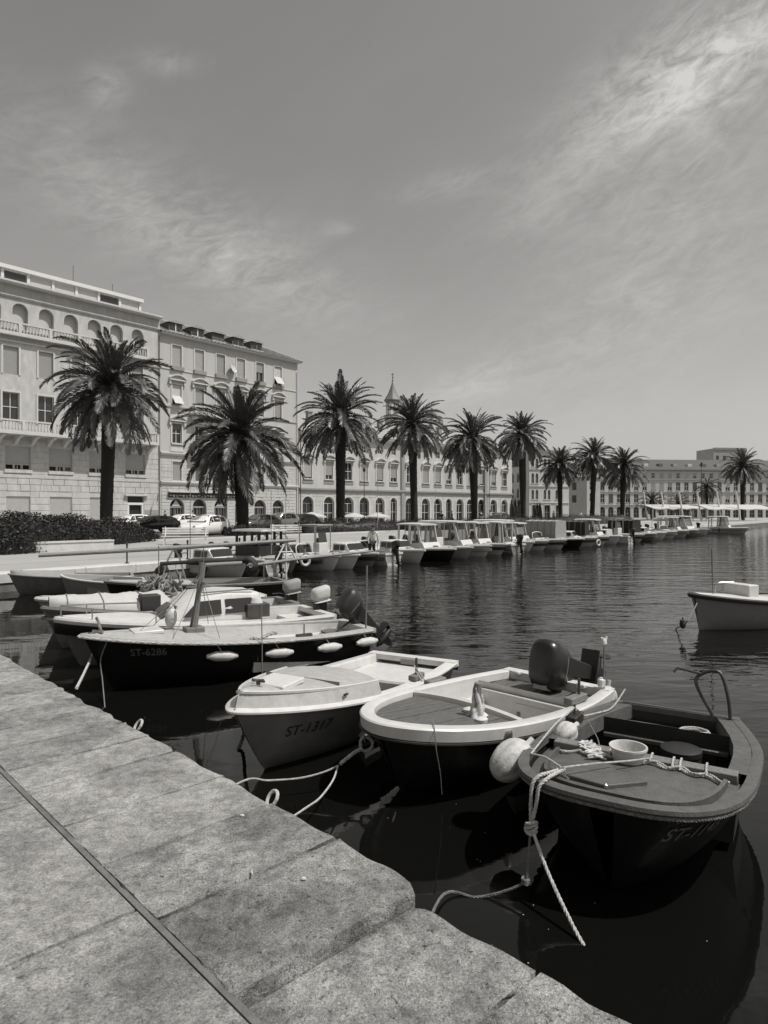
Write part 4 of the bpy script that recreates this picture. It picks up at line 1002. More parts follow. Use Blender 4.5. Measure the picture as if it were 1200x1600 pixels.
# bicycle leaning by the promenade edge behind the lying mast
def bicycle(label, p, rz):
    t = thing('bicycle', label, 'bicycle', (p.x, p.y, QZ), rz)
    for x in (-.52, .52):
        w = MB().tube([(x+.33*cos(2*pi*k/20), 0, .34+.33*sin(2*pi*k/20)) for k in range(21)], .018, 6, False).build('wheel', 'tyre', t)
        s = MB()
        for k in range(8): a = pi*k/8; s.tube([(x+.32*cos(a), 0, .34+.32*sin(a)), (x-.32*cos(a), 0, .34-.32*sin(a))], .003, 3)
        s.build('spokes', 'steel', w)
    f = MB()
    for a, b in (((-.52, .34), (-.08, .30)), ((-.08, .30), (-.2, .82)), ((-.2, .78), (.36, .80)), ((.36, .82), (.40, .66)), ((.40, .66), (.52, .34)), ((-.08, .30), (.39, .68)), ((-.52, .34), (-.19, .76))):
        f.tube([(a[0], 0, a[1]), (b[0], 0, b[1])], .016, 6)
    f.build('frame', 'car_silver', t); h = MB(); h.tube([(.36, 0, .8), (.34, 0, .98)], .014, 6); h.tube([(.26, -.28, 1.0), (.36, -.2, 1.0), (.36, .2, 1.0), (.26, .28, 1.0)], .014, 6); h.build('handlebar', 'iron', t)
    MB().lathe([(.01, -.03), (.07, -.02), (.075, .02), (.02, .04)], 10, Matrix.Translation((-.21, 0, .87)) @ Matrix.Diagonal((1.7, .9, 1, 1))).build('saddle', 'rubber', t)
bicycle('bicycle parked on the promenade above the lying mast', at(424, 856, QZ), .5)

# ================================================================ PEOPLE
def skin_obj(name, chain, edges, material, parent, sub=1):
    me = bpy.data.meshes.new(name); me.from_pydata([c[:3] for c in chain], edges, []); me.materials.append(MATS[material]); me.update()
    o = link(name, me, parent); sk = o.modifiers.new('skin', 'SKIN'); sk.use_smooth_shade = True
    if not me.skin_vertices: 
        bpy.context.view_layer.objects.active = o
        me.attributes.new('dummy', 'FLOAT', 'POINT')
    for i, c in enumerate(chain):
        d = me.skin_vertices[0].data[i]; d.radius = (c[3], c[4] if len(c) > 4 else c[3]); d.use_root = i == 0
    if sub: s = o.modifiers.new('sub', 'SUBSURF'); s.levels = sub; s.render_levels = sub
    return o
def person(label, p, rz, shirt, trousers, z=QZ, h=1.74, stoop=0., arms=0., group=None):
    t = thing('person', label, 'person', (p.x, p.y, z), rz, group); k = h/1.74
    b = lambda x, y, zz, *r: (x*k+stoop*max(0, zz-.95)*.8, y*k, (zz-stoop*.25*max(0, zz-.95))*k)+tuple(q*k for q in r)
    ax = .12+arms
    B = [b(0, 0, .95, .12, .14), b(0, 0, 1.15, .11, .14), b(0, 0, 1.38, .10, .17), b(0, 0, 1.47, .055), b(.01, 0, 1.56, .06), b(.02, 0, 1.66, .085, .075), b(.01, 0, 1.73, .05),
         b(0, .19, 1.40, .05), b(.02+arms*.4, .24, 1.14, .042), b(ax, .25, .92, .032), b(ax+.04, .25, .84, .03),
         b(0, -.19, 1.40, .05), b(.02+arms*.4, -.24, 1.14, .042), b(ax, -.25, .92, .032), b(ax+.04, -.25, .84, .03),
         b(0, .09, .86, .085), b(.015, .10, .50, .06), b(-.01, .10, .09, .04), b(.13, .11, .04, .035),
         b(0, -.09, .86, .085), b(.015, -.10, .50, .06), b(-.02, -.10, .09, .04), b(.12, -.11, .04, .035)]
    E = [(0, 1), (1, 2), (2, 3), (3, 4), (4, 5), (5, 6), (2, 7), (7, 8), (8, 9), (9, 10), (2, 11), (11, 12), (12, 13), (13, 14), (0, 15), (15, 16), (16, 17), (17, 18), (0, 19), (19, 20), (20, 21), (21, 22)]
    skin_obj('body', B, E, 'skin', t)
    g = lambda i, f: B[i][:3]+tuple(q*f for q in B[i][3:])
    S = [g(0, 1.1), g(1, 1.12), g(2, 1.12), g(7, 1.25), g(8, 1.3), g(11, 1.25), g(12, 1.3)]
    skin_obj('shirt', S, [(0, 1), (1, 2), (2, 3), (3, 4), (2, 5), (5, 6)], shirt, t)
    T = [g(0, 1.13), g(15, 1.18), g(16, 1.25), g(17, 1.4), g(19, 1.18), g(20, 1.25), g(21, 1.4)]
    skin_obj('trousers', T, [(0, 1), (1, 2), (2, 3), (0, 4), (4, 5), (5, 6)], trousers, t)
    hc = Vector(B[5][:3])+Vector((-.015, 0, .045))*k
    MB().lathe([(.01, -.05), (.085, -.03), (.095, .02), (.07, .065), (.01, .085)], 12, Matrix.Translation(hc) @ Matrix.Scale(k, 4)).build('hair', 'hair', t)
for i, (px, py, sh, tr, lab) in enumerate([(690, 822, 'cloth_dark', 'cloth_dark', 'person in dark clothes standing behind the low hedge beyond the thick trunked palm'),
        (706, 821.5, 'cloth_mid', 'cloth_dark', 'person in grey top standing behind the low hedge beside dark clothed figure'),
        (752, 820.5, 'cloth_dark', 'cloth_mid', 'person in dark top walking past the palms at the arcaded palace'),
        (766, 820, 'cloth_white', 'cloth_dark', 'person in white top before the last arches of the long palace'),
        (865, 816.5, 'cloth_white', 'cloth_mid', 'person in white top near the trunk of the shorter palm'),
        (907, 815.5, 'cloth_white', 'cloth_dark', 'person in white top and dark trousers under the palm by the grey house'),
        (961, 814.5, 'cloth_white', 'cloth_white', 'person all in white near the palm before the far terrace'),
        (258, 826, 'cloth_dark', 'cloth_dark', 'person in dark clothes behind the parked cars by the shopfronts'),
        (301, 825, 'cloth_mid', 'cloth_mid', 'person in grey walking between the parked cars and the shopfronts')]):
    person(lab, at(px, py, QZ), random.uniform(0, 6), sh, tr, h=random.uniform(1.66, 1.8))
# ================================================================ BOATS
def text_mesh(s, size, shear=.25, bold=.012):
    cu = bpy.data.curves.new('lettering', 'FONT'); cu.body = s; cu.size = size; cu.shear = shear; cu.offset = bold*size; cu.resolution_u = 3
    o = bpy.data.objects.new('lettering', cu); COL.objects.link(o); bpy.context.view_layer.update()
    me = bpy.data.meshes.new_from_object(o.evaluated_get(bpy.context.evaluated_depsgraph_get()))
    V = [tuple(v.co) for v in me.vertices]; Fs = [tuple(p.vertices) for p in me.polygons]
    bpy.data.objects.remove(o); bpy.data.meshes.remove(me); bpy.data.curves.remove(cu); return V, Fs
class Hull:
    """local frame: x towards the bow, y to port, z up, waterline at z = 0"""
    def __init__(s, L, B, fb, fs, draft=.18, tr=.82, p=2.2, q=.8, tm=.38, rake=.28, nt=26, sheer=2.0):
        s.__dict__.update(L=L, B=B, fb=fb, fs=fs, draft=draft, tr=tr, p=p, q=q, tm=tm, rake=rake, nt=nt, sheer=sheer)
        s.ts = [sin(pi/2*i/nt) for i in range(nt+1)]; s.ts[-1] = .9995
    def hb(s, t):
        if t < s.tm: f = s.tr+(1-s.tr)*sin(pi/2*t/s.tm)
        else: f = max(0, 1-((t-s.tm)/(1-s.tm))**s.p)**s.q
        return f*s.B/2
    def gz(s, t): return s.fs+(s.fb-s.fs)*t**s.sheer
    def x(s, t): return -s.L/2+t*s.L
    def t(s, x): return (x+s.L/2)/s.L
    def pt(s, t, f, side=1):
        b, g = s.hb(t), s.gz(t); e = .30+.55*t**2.2; dk = s.draft*(1-t**5)
        return Vector((s.x(t)-s.rake*(1-f)*t**3, side*b*(f**e)*(1-.0*f), -dk+(g+dk)*f**1.15))
    def shell(s, m, parent, name='hull', ns=9, gun=1.):
        mb = MB(); rings = []
        for t in s.ts:
            half = [s.pt(t, (j/ns), 1) for j in range(1, ns+1)]; k = s.pt(t, 0)
            rings.append([Vector((p.x, -p.y, p.z)) for p in reversed(half)]+[k]+half)
        mb.loft(rings, False); n = 2*ns+1; mb.f.append(tuple(range(n)))
        return mb.build(name, m, parent, ang=50)
    def path(s, t0=0., inset=0., dz=0., full=True, t1=None):
        """gunwale from stern port round the bow to stern starboard"""
        ts = [t for t in s.ts if t >= t0]; ts = ts if ts and abs(ts[0]-t0) < 1e-6 else [t0]+ts
        P = [Vector((s.x(t), s.hb(t), s.gz(t)+dz)) for t in ts]
        Q = P+[Vector((p.x, -p.y, p.z)) for p in reversed(P[:-1])]
        if inset:
            out = []
            for i, p in enumerate(Q):
                d = Q[min(i+1, len(Q)-1)]-Q[max(i-1, 0)]; d.z = 0; d.normalize(); out.append(p-Vector((-d.y, d.x, 0))*inset)
            Q = out
        return Q
    def rail(s, m, parent, sec, name='gunwale', t0=0., transom=True):
        mb = MB(); mb.sweep(s.path(t0), sec)
        if transom and t0 == 0:
            b = s.hb(0); g = s.gz(0); zs = [z for o, z in sec]; os_ = [o for o, z in sec]; x = -s.L/2
            mb.box(x-max(os_)-.002, x-min(os_), -b-max(os_)*.8, b+max(os_)*.8, g+min(zs)-.003, g+max(zs)+.003)
        return mb.build(name, m, parent, ang=40)
    def edge(s, t, inset): return max(.0, s.hb(t)-inset)
    def inside(s, m, parent, t0, t1, inset=.09, sole=.1, floor='gel_deck', slope=.1, dz=-.005, name='cockpit', fwd=True):
        """inner sides, ends and sole of an open well"""
        n = 14; mb = MB(); P = []
        for i in range(n+1):
            t = t0+(t1-t0)*i/n; e = s.edge(t, inset); zt = s.gz(t)+dz
            lo = min(e*.97, e-slope*(zt-sole)); P.append([Vector((s.x(t), e, zt)), Vector((s.x(t), lo, sole)), Vector((s.x(t), -lo, sole)), Vector((s.x(t), -e, zt))])
        for i in range(n):
            a, b = P[i], P[i+1]; mb.add([a[0], b[0], b[1], a[1]], [(0, 1, 2, 3)]); mb.add([a[3], a[2], b[2], b[3]], [(0, 1, 2, 3)])
        mb.add(P[0], [(0, 1, 2, 3)])
        if fwd: mb.add(P[-1], [(3, 2, 1, 0)])
        o = mb.build(name, m, parent, ang=40); fl = MB()
        for i in range(n): a, b = P[i], P[i+1]; fl.add([a[1]+Vector((0, 0, .002)), b[1]+Vector((0, 0, .002)), b[2]+Vector((0, 0, .002)), a[2]+Vector((0, 0, .002))], [(0, 3, 2, 1)])
        fl.build('sole', floor, parent, smooth=False); return o
    def deck(s, m, parent, t0, inset=.05, dz=.0, camber=.05, name='foredeck', drop=.12, t1=1., n=16, edgeh=0., bulge=0., nv=12, aft=True):
        """cambered deck between the gunwales from t0 to t1, with an aft face"""
        mb = MB(); G_ = []
        for i in range(n+1):
            u = sin(pi/2*i/n) if t1 > .99 else i/n; row = []
            for j in range(nv+1):
                v = -1+2*j/nv; tt = t0-bulge*(1-v*v)*(1-u)+(t1-t0)*u; tt = min(tt, .9995); e = s.edge(tt, inset)
                row.append(Vector((s.x(tt)-(inset*.8*u if t1 > .99 else 0), v*e, s.gz(tt)+dz+edgeh+camber*(1-v*v)*(1-.35*u))))
            G_.append(row)
        vs = [p for r in G_ for p in r]; w = nv+1
        mb.add(vs, [(i*w+j, (i+1)*w+j, (i+1)*w+j+1, i*w+j+1) for i in range(n) for j in range(nv)])
        if aft: a = G_[0]; mb.loft([a, [p-Vector((0, 0, drop)) for p in a]], False)
        if edgeh:
            for k in (0, nv):
                line = [G_[i][k] for i in range(n+1)]; low = []
                for i, p in enumerate(line):
                    tt = min(t0+(t1-t0)*sin(pi/2*i/n) if t1 > .99 else t0+(t1-t0)*i/n, .9995); e = max(0, s.hb(tt)-inset*.35)
                    low.append(Vector((s.x(tt)-inset*.2*(i/n), (1 if k else -1)*e, s.gz(tt)+dz-.02)))
                mb.loft([line, low] if k else [low, line], False)
        return mb.build(name, m, parent, ang=30)
    def planks(s, m, parent, t0, t1, inset, dz, pw, gap=.006, name='plank', camber=.03):
        y = -s.B/2; rr = random.Random(5)
        while y < s.B/2:
            a, b = y+gap/2, y+pw-gap/2; n = 200; pts = [min(t0+(t1-t0)*k/n, .9995) for k in range(n+1)]
            ok = [[t for t in pts if s.edge(t, inset) >= abs(v)] for v in (a, b)]
            if min(len(ok[0]), len(ok[1])) >= 3:
                mb = MB(); rows = []; h = rr.uniform(-.0025, .0025)
                for k in range(9):
                    row = []
                    for v, o in ((a, ok[0]), (b, ok[1])):
                        t = o[0]+(o[-1]-o[0])*k/8; z = s.gz(t)+dz+h+camber*(1-(v/(s.B/2))**2); row.append(Vector((s.x(t), v, z)))
                    rows.append(row+[row[1]-Vector((0, 0, .02)), row[0]-Vector((0, 0, .02))])
                mb.loft(rows); mb.build(name, m, parent, smooth=False)
            y += pw
    def lettering(s, txt, size, s0, zc, m, parent, shear=.25, side=1, off=.005):
        """registration letters laid on the hull skin, reading aft from s0 metres behind the stem"""
        V, Fs = text_mesh(txt, size, shear); mb = MB(); out = []; n = 600; tab = []; prev = None; acc = 0
        for k in range(n+1):
            t = .9995*(1-(k/n)**2); p = s.pt(t, .82, side)
            if prev is not None: acc += (Vector((p.x, p.y, 0))-Vector((prev.x, prev.y, 0))).length
            tab.append((acc, t)); prev = p
        def tof(d):
            for (a0, t0), (a1, t1) in zip(tab, tab[1:]):
                if a1 >= d: return t0+(t1-t0)*(d-a0)/max(a1-a0, 1e-9)
            return tab[-1][1]
        for (a, b, c) in V:
            t = tof(s0+a); z = zc+b; lo, hi = 0., 1.
            for _ in range(24):
                f = (lo+hi)/2
                if s.pt(t, f, side).z < z: lo = f
                else: hi = f
            p = s.pt(t, f, side); q = s.pt(max(t-.006, 0), f, side); r = s.pt(t, min(f+.02, 1) if f < .97 else f-.02, side); nn = (q-p).cross(r-p)
            if nn.length > 0: nn.normalize()
            if nn.dot(Vector((p.x-s.x(.4), p.y, 0))) < 0: nn = -nn
            out.append(p+nn*off)
        mb.add(out, Fs); return mb.build('registration_number', m, parent, smooth=False)
def boat(name, label, bow, stern, cat='boat', group=None):
    bow, stern = Vector((bow[0], bow[1], 0)), Vector((stern[0], stern[1], 0)); c = (bow+stern)/2; d = bow-stern
    return thing(name, label, cat, (c.x, c.y, 0), atan2(d.y, d.x), group), d.length
def outboard(parent, x, y, z, tilt=0., k=1., cowl='black_gloss', leg='black_matte', cover=None, turn=0., as_thing=None):
    """outboard motor on a transom, drive leg aft; tilt in degrees lifts the propeller"""
    if as_thing:
        t = thing('outboard_motor', as_thing, 'outboard motor', parent.matrix_basis @ Vector((x, y, z)), parent.rotation_euler[2]+turn)
    else:
        t = bpy.data.objects.new('outboard_motor', None); COL.objects.link(t); t.parent = parent; t.location = (x, y, z); t.rotation_euler = (0, 0, turn)
    R = Matrix.Rotation(radians(tilt), 4, 'Y') @ Matrix.Scale(k, 4)
    def add(mb, nm, m, par=None, ang=40): 
        mb.v = [tuple(R @ Vector(v)) for v in mb.v]; return mb.build(nm, m, par or t, ang=ang)
    sec = lambda lx, ly, zz, cx: [Vector((cx+lx*math.copysign(abs(cos(a))**.62, cos(a)), ly*math.copysign(abs(sin(a))**.7, sin(a)), zz+.13*(cx-(cx+lx*cos(a)))*(zz > .3))) for a in [2*pi*i/20 for i in range(20)]]
    body = [(.12, .09, .10, -.12), (.16, .115, .14, -.12), (.205, .15, .20, -.13), (.225, .165, .235, -.13), (.228, .168, .245, -.13), (.24, .17, .30, -.13), (.245, .168, .40, -.14), (.235, .158, .455, -.14), (.20, .135, .495, -.14), (.185, .12, .505, -.14), (.06, .05, .52, -.13)]
    if cover: body = [(a*1.12, b*1.15, c+.01, d) for a, b, c, d in body]
    cb = add(MB().loft([sec(*b) for b in body]), 'cowling', cover or cowl)
    if not cover:
        b = MB(); b.loft([sec(a*1.012, b_*1.012, z_, cx) for a, b_, z_, cx in ((.225, .165, .255, -.13), (.23, .168, .28, -.13))]); add(b, 'cowling_band', 'gel_grey', cb)
        b = MB(); b.box(.055, .105, -.07, .07, .36, .46); add(b, 'badge', 'gel_grey', cb)
    else:
        b = MB(); b.loft([sec(a*1.15, b_*1.18, z_, cx) for a, b_, z_, cx in ((.235, .17, .13, -.13), (.20, .15, .16, -.13))]); add(b, 'cover_hem', cover, cb)
    b = MB(); b.loft([[Vector((-.15+dx, dy, zz)) for dx, dy in ((-.10*w, -.05*w), (.08*w, -.05*w), (.10*w, 0), (.08*w, .05*w), (-.10*w, .05*w), (-.12*w, 0))] for zz, w in ((.12, 1.2), (-.1, .95), (-.45, .75), (-.62, .8))]); add(b, 'leg', leg)
    b = MB(); b.box(-.40, .02, -.10, .10, -.475, -.46); add(b, 'cavitation_plate', leg)
    b = MB(); b.lathe([(.01, -.2), (.05, -.16), (.062, 0), (.055, .12), (.015, .2)], 12, Matrix.Translation((-.17, 0, -.62)) @ Matrix.Rotation(pi/2, 4, 'Y')); b.prism([(-.10, 0), (.06, 0), (.0, -.19), (-.06, -.19)], -.012, .012, lambda p, q, c: (-.15+p, c, -.66+q)); add(b, 'gearcase', leg)
    b = MB()
    for q in range(3):
        M = Matrix.Translation((-.36, 0, -.62)) @ Matrix.Rotation(2*pi*q/3, 4, 'X') @ Matrix.Rotation(radians(28), 4, 'Z')
        b.loft([[M @ Vector((dx, dy, zz)) for dx, dy in ((-.006, -w), (.006, -w), (.006, w), (-.006, w))] for zz, w in ((.03, .03), (.08, .06), (.12, .05), (.14, .015))])
    add(b, 'propeller', leg)
    b = MB(); b.box(-.03, .09, -.11, .11, -.16, .06); b.box(.04, .10, -.09, .09, -.22, .10); b.v = [tuple(Vector(v)*k) for v in b.v]; b.build('clamp_bracket', leg, t, smooth=False)
    b = MB(); b.tube([(.05, .03, .12), (.30, .05, .20), (.52, .05, .22)], [.02, .018, .022], 8); add(b, 'tiller', leg)
    return t
def fender(parent_thing, name, label, p, axis, L, r, m='fender_white', group=None):
    """cylindrical fender hung on a lanyard; p in world space, axis world vector"""
    a = Vector(axis).normalized(); q = a.to_track_quat('Z', 'Y').to_matrix().to_4x4(); t = thing(name, label, 'fender', p, 0, group)
    MB().lathe([(.015, -L/2-.06), (.03, -L/2-.05), (.04, -L/2-.01), (r*.75, -L/2+.01), (r, -L/2+.07), (r, L/2-.07), (r*.75, L/2-.01), (.04, L/2+.01), (.03, L/2+.05), (.015, L/2+.06)], 18, q).build('body', m, t)
    return t
def bucket_rope(name, label, pts, r, m='rope', n=10, cat='rope', twist=True):
    P = spline(pts, n); o = P[0]; mb = MB()
    Q = [p-o for p in P]
    if twist: rope_mesh(mb, Q, r)
    else: mb.tube(Q, r, 6)
    ob = mb.build(name, m, None, ang=60, loc=o); return tag(ob, label, cat)
# ---------------------------------------------------------------- white dinghy ST-1317
def dinghy_white():
    t, L = boat('dinghy', 'white fibreglass dinghy numbered ST-1317 with a raised foredeck and broad stern seat', (-1.31, 5.73), (.39, 8.79))
    h = Hull(L, 1.40, .66, .44, tr=.86, p=2.15, q=.74, tm=.42, rake=.42)
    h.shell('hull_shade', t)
    h.rail('gel_white', t, [(.025, -.034), (.042, -.022), (.042, -.006), (.02, .006), (-.10, .012), (-.11, .0), (-.11, -.05), (0, -.04)])
    h.inside('gel_white', t, .0, .60, .11, .08, 'paint_dark', .12)
    h.deck('gel_deck', t, .57, .075, 0, .045, drop=.35, edgeh=.135, bulge=.05)
    b = MB(); b.sweep([h.path(.57, .085, .137)[i] for i in range(len(h.path(.57, .085, .137)))], [(.012, -.012), (.014, .008), (-.012, .012), (-.012, -.012)]); b.build('deck_edge', 'gel_white', t)
    # hatch and cleat on the foredeck
    zz = lambda tt, y=0: h.gz(tt)+.135+.043
    hb = MB(); M = Matrix.Translation((h.x(.83), .02, zz(.83)-.006)) @ Matrix.Rotation(radians(3), 4, 'Y'); hb.box(-.17, .17, -.19, .19, -.02, .035, M); hb.build('hatch', 'gel_white', t, bevel=.012)
    c = MB(); p = Vector((h.x(.905), 0, zz(.9)+.01)); c.tube([p+Vector((0, -.07, .035)), p+Vector((0, .07, .035))], .013, 8); c.tube([p, p+Vector((0, 0, .035))], .02, 8); c.tube([p+Vector((-.05, .02, .03)), p+Vector((.05, -.02, .045))], .012, 6); c.build('cleat', 'iron', t)
    s = MB(); s.box(h.x(.715)-.003, h.x(.715)+.003, -.45, .45, zz(.715)-.04, zz(.715)+.001); s.build('deck_seam', 'hull_mid', t, smooth=False)
    v = MB(); v.box(-.03, .03, -.01, .01, -.008, .008, Matrix.Translation((h.x(.72), h.hb(.72)-.035, h.gz(.72)+.075))); v.build('vent', 'black_matte', t, smooth=False)
    # stern bench with moulded rim, side benches
    st = MB(); n = 10; rows = []
    for i in range(n+1):
        v_ = -1+2*i/n; e = h.edge(.05, .10); x1 = h.x(.265)-.10*v_*v_
        rows.append([Vector((h.x(.02), v_*e, .34)), Vector((x1, v_*e, .345)), Vector((x1+.015, v_*e, .32)), Vector((x1-.01, v_*e, .10))])
    st.loft(rows, False); st.build('stern_seat', 'gel_white', t, ang=30)
    for sd in (-1, 1):
        q = MB(); q.loft([[Vector((h.x(tt), sd*(h.hb(tt)-.11), .33)), Vector((h.x(tt), sd*(h.hb(tt)-.24), .325)), Vector((h.x(tt), sd*(h.hb(tt)-.25), .10))] for tt in (.26, .35, .45, .58)], False); q.build('side_bench', 'gel_white', t, ang=30)
    pl = MB(); pl.box(h.x(.0)+.112, h.x(.0)+.118, -.13, .10, .36, .42); pl.build('plate', 'gel_grey', t, smooth=False)
    ed = MB(); ed.box(h.x(.0)-.06, h.x(0)-.04, h.hb(0)-.14, h.hb(0)+.02, .33, .40); ed.build('corner_guard', 'rubber', t, smooth=False)
    # rowlock block and pin on the port side, with a lashing
    p = Vector((h.x(.335), h.hb(.335)-.07, h.gz(.335)+.02)); bl = MB(); bl.box(p.x-.13, p.x+.11, p.y-.05, p.y+.045, p.z, p.z+.06); bl.build('rowlock_block', 'wood', t, bevel=.01)
    pn = MB(); pn.tube([p+Vector((.0, 0, .05)), p+Vector((.0, 0, .24))], .015, 8); pn.build('thole_pin', 'wood_dark', t)
    ls = MB(); rope_mesh(ls, spline([p+Vector((.02, 0, .10)), p+Vector((.02, .06, .02)), p+Vector((.0, .11, -.06)), p+Vector((.02, .12, -.20)), p+Vector((-.02, .10, -.28))], 8), .009); rope_mesh(ls, spline([p+Vector((.02, -.02, .16)), p+Vector((.0, .06, .05)), p+Vector((-.08, .12, -.08))], 8), .008); ls.build('lashing', 'rope', t)
    h.lettering('ST-1317', .15, .40, .33, 'print_dark', t, .28)
    return h, t
D2, T2 = dinghy_white()

# ---------------------------------------------------------------- white dinghy with timber decks
def dinghy_timber():
    t, L = boat('dinghy', 'blunt bowed dark hulled dinghy with thick white gunwale and timber decks', (-.06, 5.38), (1.93, 7.36))
    h = Hull(L, 1.50, .66, .50, tr=.84, p=2.7, q=.56, tm=.34, rake=.30, nt=34)
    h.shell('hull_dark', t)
    h.rail('gel_white', t, [(.016, -.088), (.03, -.082), (.040, .010), (.028, .022), (-.068, .026), (-.085, .016), (-.092, -.06), (0, -.08)])
    h.rail('rubber', t, [(.018, -.108), (.044, -.104), (.044, -.091), (.016, -.090)], 'rubbing_strake')
    h.deck('wood_dark', t, .60, .11, -.05, .03, name='deck_base', drop=.12)
    h.planks('wood_deck', t, .60, .985, .135, -.025, .092, name='foredeck_plank')
    h.inside('gel_white', t, .22, .60, .115, .12, 'gel_deck', .08)
    # white coaming bar across the aft end of the foredeck
    e = h.edge(.59, .09); b = MB(); b.sweep([(h.x(.59)-.02*(1-(y/e)**2), y, h.gz(.59)+.035*(1-(y/e)**2)) for y in [e*(-1+k/8) for k in range(17)]], [(.028, -.05), (.03, .015), (.0, .03), (-.03, .015), (-.03, -.05)]); b.build('coaming', 'gel_white', t)
    # stern deck: bulkhead, planks, locker doors
    bh = MB(); e = h.edge(.235, .112); bh.box(h.x(.235)-.02, h.x(.235)+.012, -e, e, .11, h.gz(.235)-.075); bh.build('bulkhead', 'gel_white', t, bevel=.01)
    h.deck('wood_dark', t, .0, .11, -.10, .0, name='deck_base', drop=.05, t1=.225, n=4)
    y = -.60
    for k in range(13):
        a, bb = y+.004, y+.088
        pk = MB(); pk.box(h.x(.012), h.x(.232), a, bb, h.gz(.1)-.088+(k % 3)*.0015, h.gz(.1)-.066+(k % 3)*.0015); pk.build('stern_plank', 'wood_deck', t, smooth=False); y += .092
    for y0, y1 in ((-.10, .44),):
        d = MB(); d.box(h.x(.235)+.012, h.x(.235)+.02, y0, y1, .16, h.gz(.2)-.14); lk = d.build('locker_door', 'gel_white', t, bevel=.004)
        kn = MB(); kn.box(h.x(.235)+.02, h.x(.235)+.028, y0+.03, y0+.07, .22, .28); kn.build('latch', 'hull_mid', lk, smooth=False)
    sp = MB(); sp.box(h.x(.40)-.06, h.x(.40)+.06, -h.edge(.4, .118)-.0, -h.edge(.4, .118)+.02, .24, .40); spk = sp.build('speaker', 'black_matte', t, bevel=.006)
    sd = MB(); sd.box(h.x(.25), h.x(.57), -h.edge(.4, .12), -h.edge(.4, .12)+.16, .12, .34); sd.build('side_locker', 'gel_white', t, bevel=.015)
    # samson post wrapped in rag
    p = Vector((h.x(.66), .30, h.gz(.66)-.0)); po = MB(); po.tube([p, p+Vector((0, 0, .24)), p+Vector((.0, .01, .30))], [.05, .042, .032], 10); po.build('samson_post', 'wood', t)
    rg = MB(); rr = random.Random(8); rings = []
    for k in range(15):
        z = .27*k/14; R = .062-.03*(k/14)+(.035 if k == 0 else .012 if k == 1 else 0)
        rings.append([p+Vector((R*(1+.2*sin(5*a+k*.5)+.24*rr.uniform(-1, 1))*cos(a)+.004*sin(k*.8), R*(1+.22*sin(5*a+k*.35)+.10*rr.uniform(-1, 1))*sin(a), z)) for a in [2*pi*i/26 for i in range(26)]])
    rg.loft(rings); rg.build('wrapping', 'fender_white', t, ang=80)
    for q in ((-.05, -.13), (.10, .12)):
        d = MB(); d.lathe([(.01, 0), (.05, .002), (.055, .03), (.02, .045), (.01, .046)], 12, Matrix.Translation(p+Vector((q[0], q[1], .0)))); d.build('deck_fitting', 'gel_white', t)
    # boom lying over the coaming
    # port rowlock block and pin
    p = Vector((h.x(.27), h.hb(.27)-.09, h.gz(.27)+.03)); bl = MB(); bl.box(p.x-.15, p.x+.15, p.y-.05, p.y+.045, p.z, p.z+.07); bl.build('rowlock_block', 'wood', t, bevel=.01)
    pn = MB(); pn.tube([p+Vector((-.06, 0, .06)), p+Vector((-.06, 0, .22))], .014, 8); pn.build('thole_pin', 'wood_dark', t)
    p = Vector((h.x(.40), -h.hb(.40)-.02, h.gz(.40)-.02)); bl = MB(); bl.box(p.x-.14, p.x+.14, p.y-.1, p.y+.0, p.z, p.z+.07); bl.build('rowlock_block', 'wood', t, bevel=.02)
    # stern light staff with wing head
    p = Vector((h.x(.02), h.hb(.02)-.05, h.gz(0)+.02)); sf = MB(); sf.tube([p, p+Vector((0, 0, .50))], .011, 8); s_ = sf.build('staff', 'steel', t)
    w = MB(); w.lathe([(.01, .46), (.03, .48), (.022, .52), (.008, .54)], 10, Matrix.Translation(p)); w.tube([p+Vector((-.05, 0, .55)), p+Vector((-.03, 0, .51)), p+Vector((.03, 0, .51)), p+Vector((.05, 0, .55))], .013, 6); w.build('staff_head', 'gel_white', s_)
    lt = MB(); lt.lathe([(.01, .02), (.04, .03), (.042, .10), (.02, .12)], 10, Matrix.Translation(p+Vector((.0, -.03, 0)))); lt.build('stern_light', 'lamp_glass', t)
    # bow side light, thin line over the gunwale
    q = h.pt(.70, .93) + Vector((0, .055, .0)); ln = MB(); ln.lathe([(.012, -.09), (.035, -.07), (.042, .02), (.035, .045), (.01, .05)], 12, Matrix.Translation(q)); ln.build('bow_fitting', 'steel', t)
    l = MB(); pp = h.path(.0)[0:1]; a = Vector((h.x(.91), h.hb(.91), h.gz(.91))); l.tube(spline([a+Vector((-.1, -.10, .035)), a+Vector((.02, .02, .03)), a+Vector((.035, .05, -.12)), a+Vector((-.05, .02, -.34)), a+Vector((-.12, -.02, -.55))], 6), .0045, 5); l.build('thin_line', 'rope_dark', t)
    for y_ in (-.45, .36):
        cl = MB(); cl.box(h.x(.0)+.04, h.x(0)+.16, y_-.05, y_+.05, h.gz(0)+.0, h.gz(0)+.05); cl.build('stern_cleat', 'gel_white', t, bevel=.015)
    outboard(t, h.x(0)-.06, .06, h.gz(0)-.03, 74, 1.1)
    return h, t
D3, T3 = dinghy_timber()

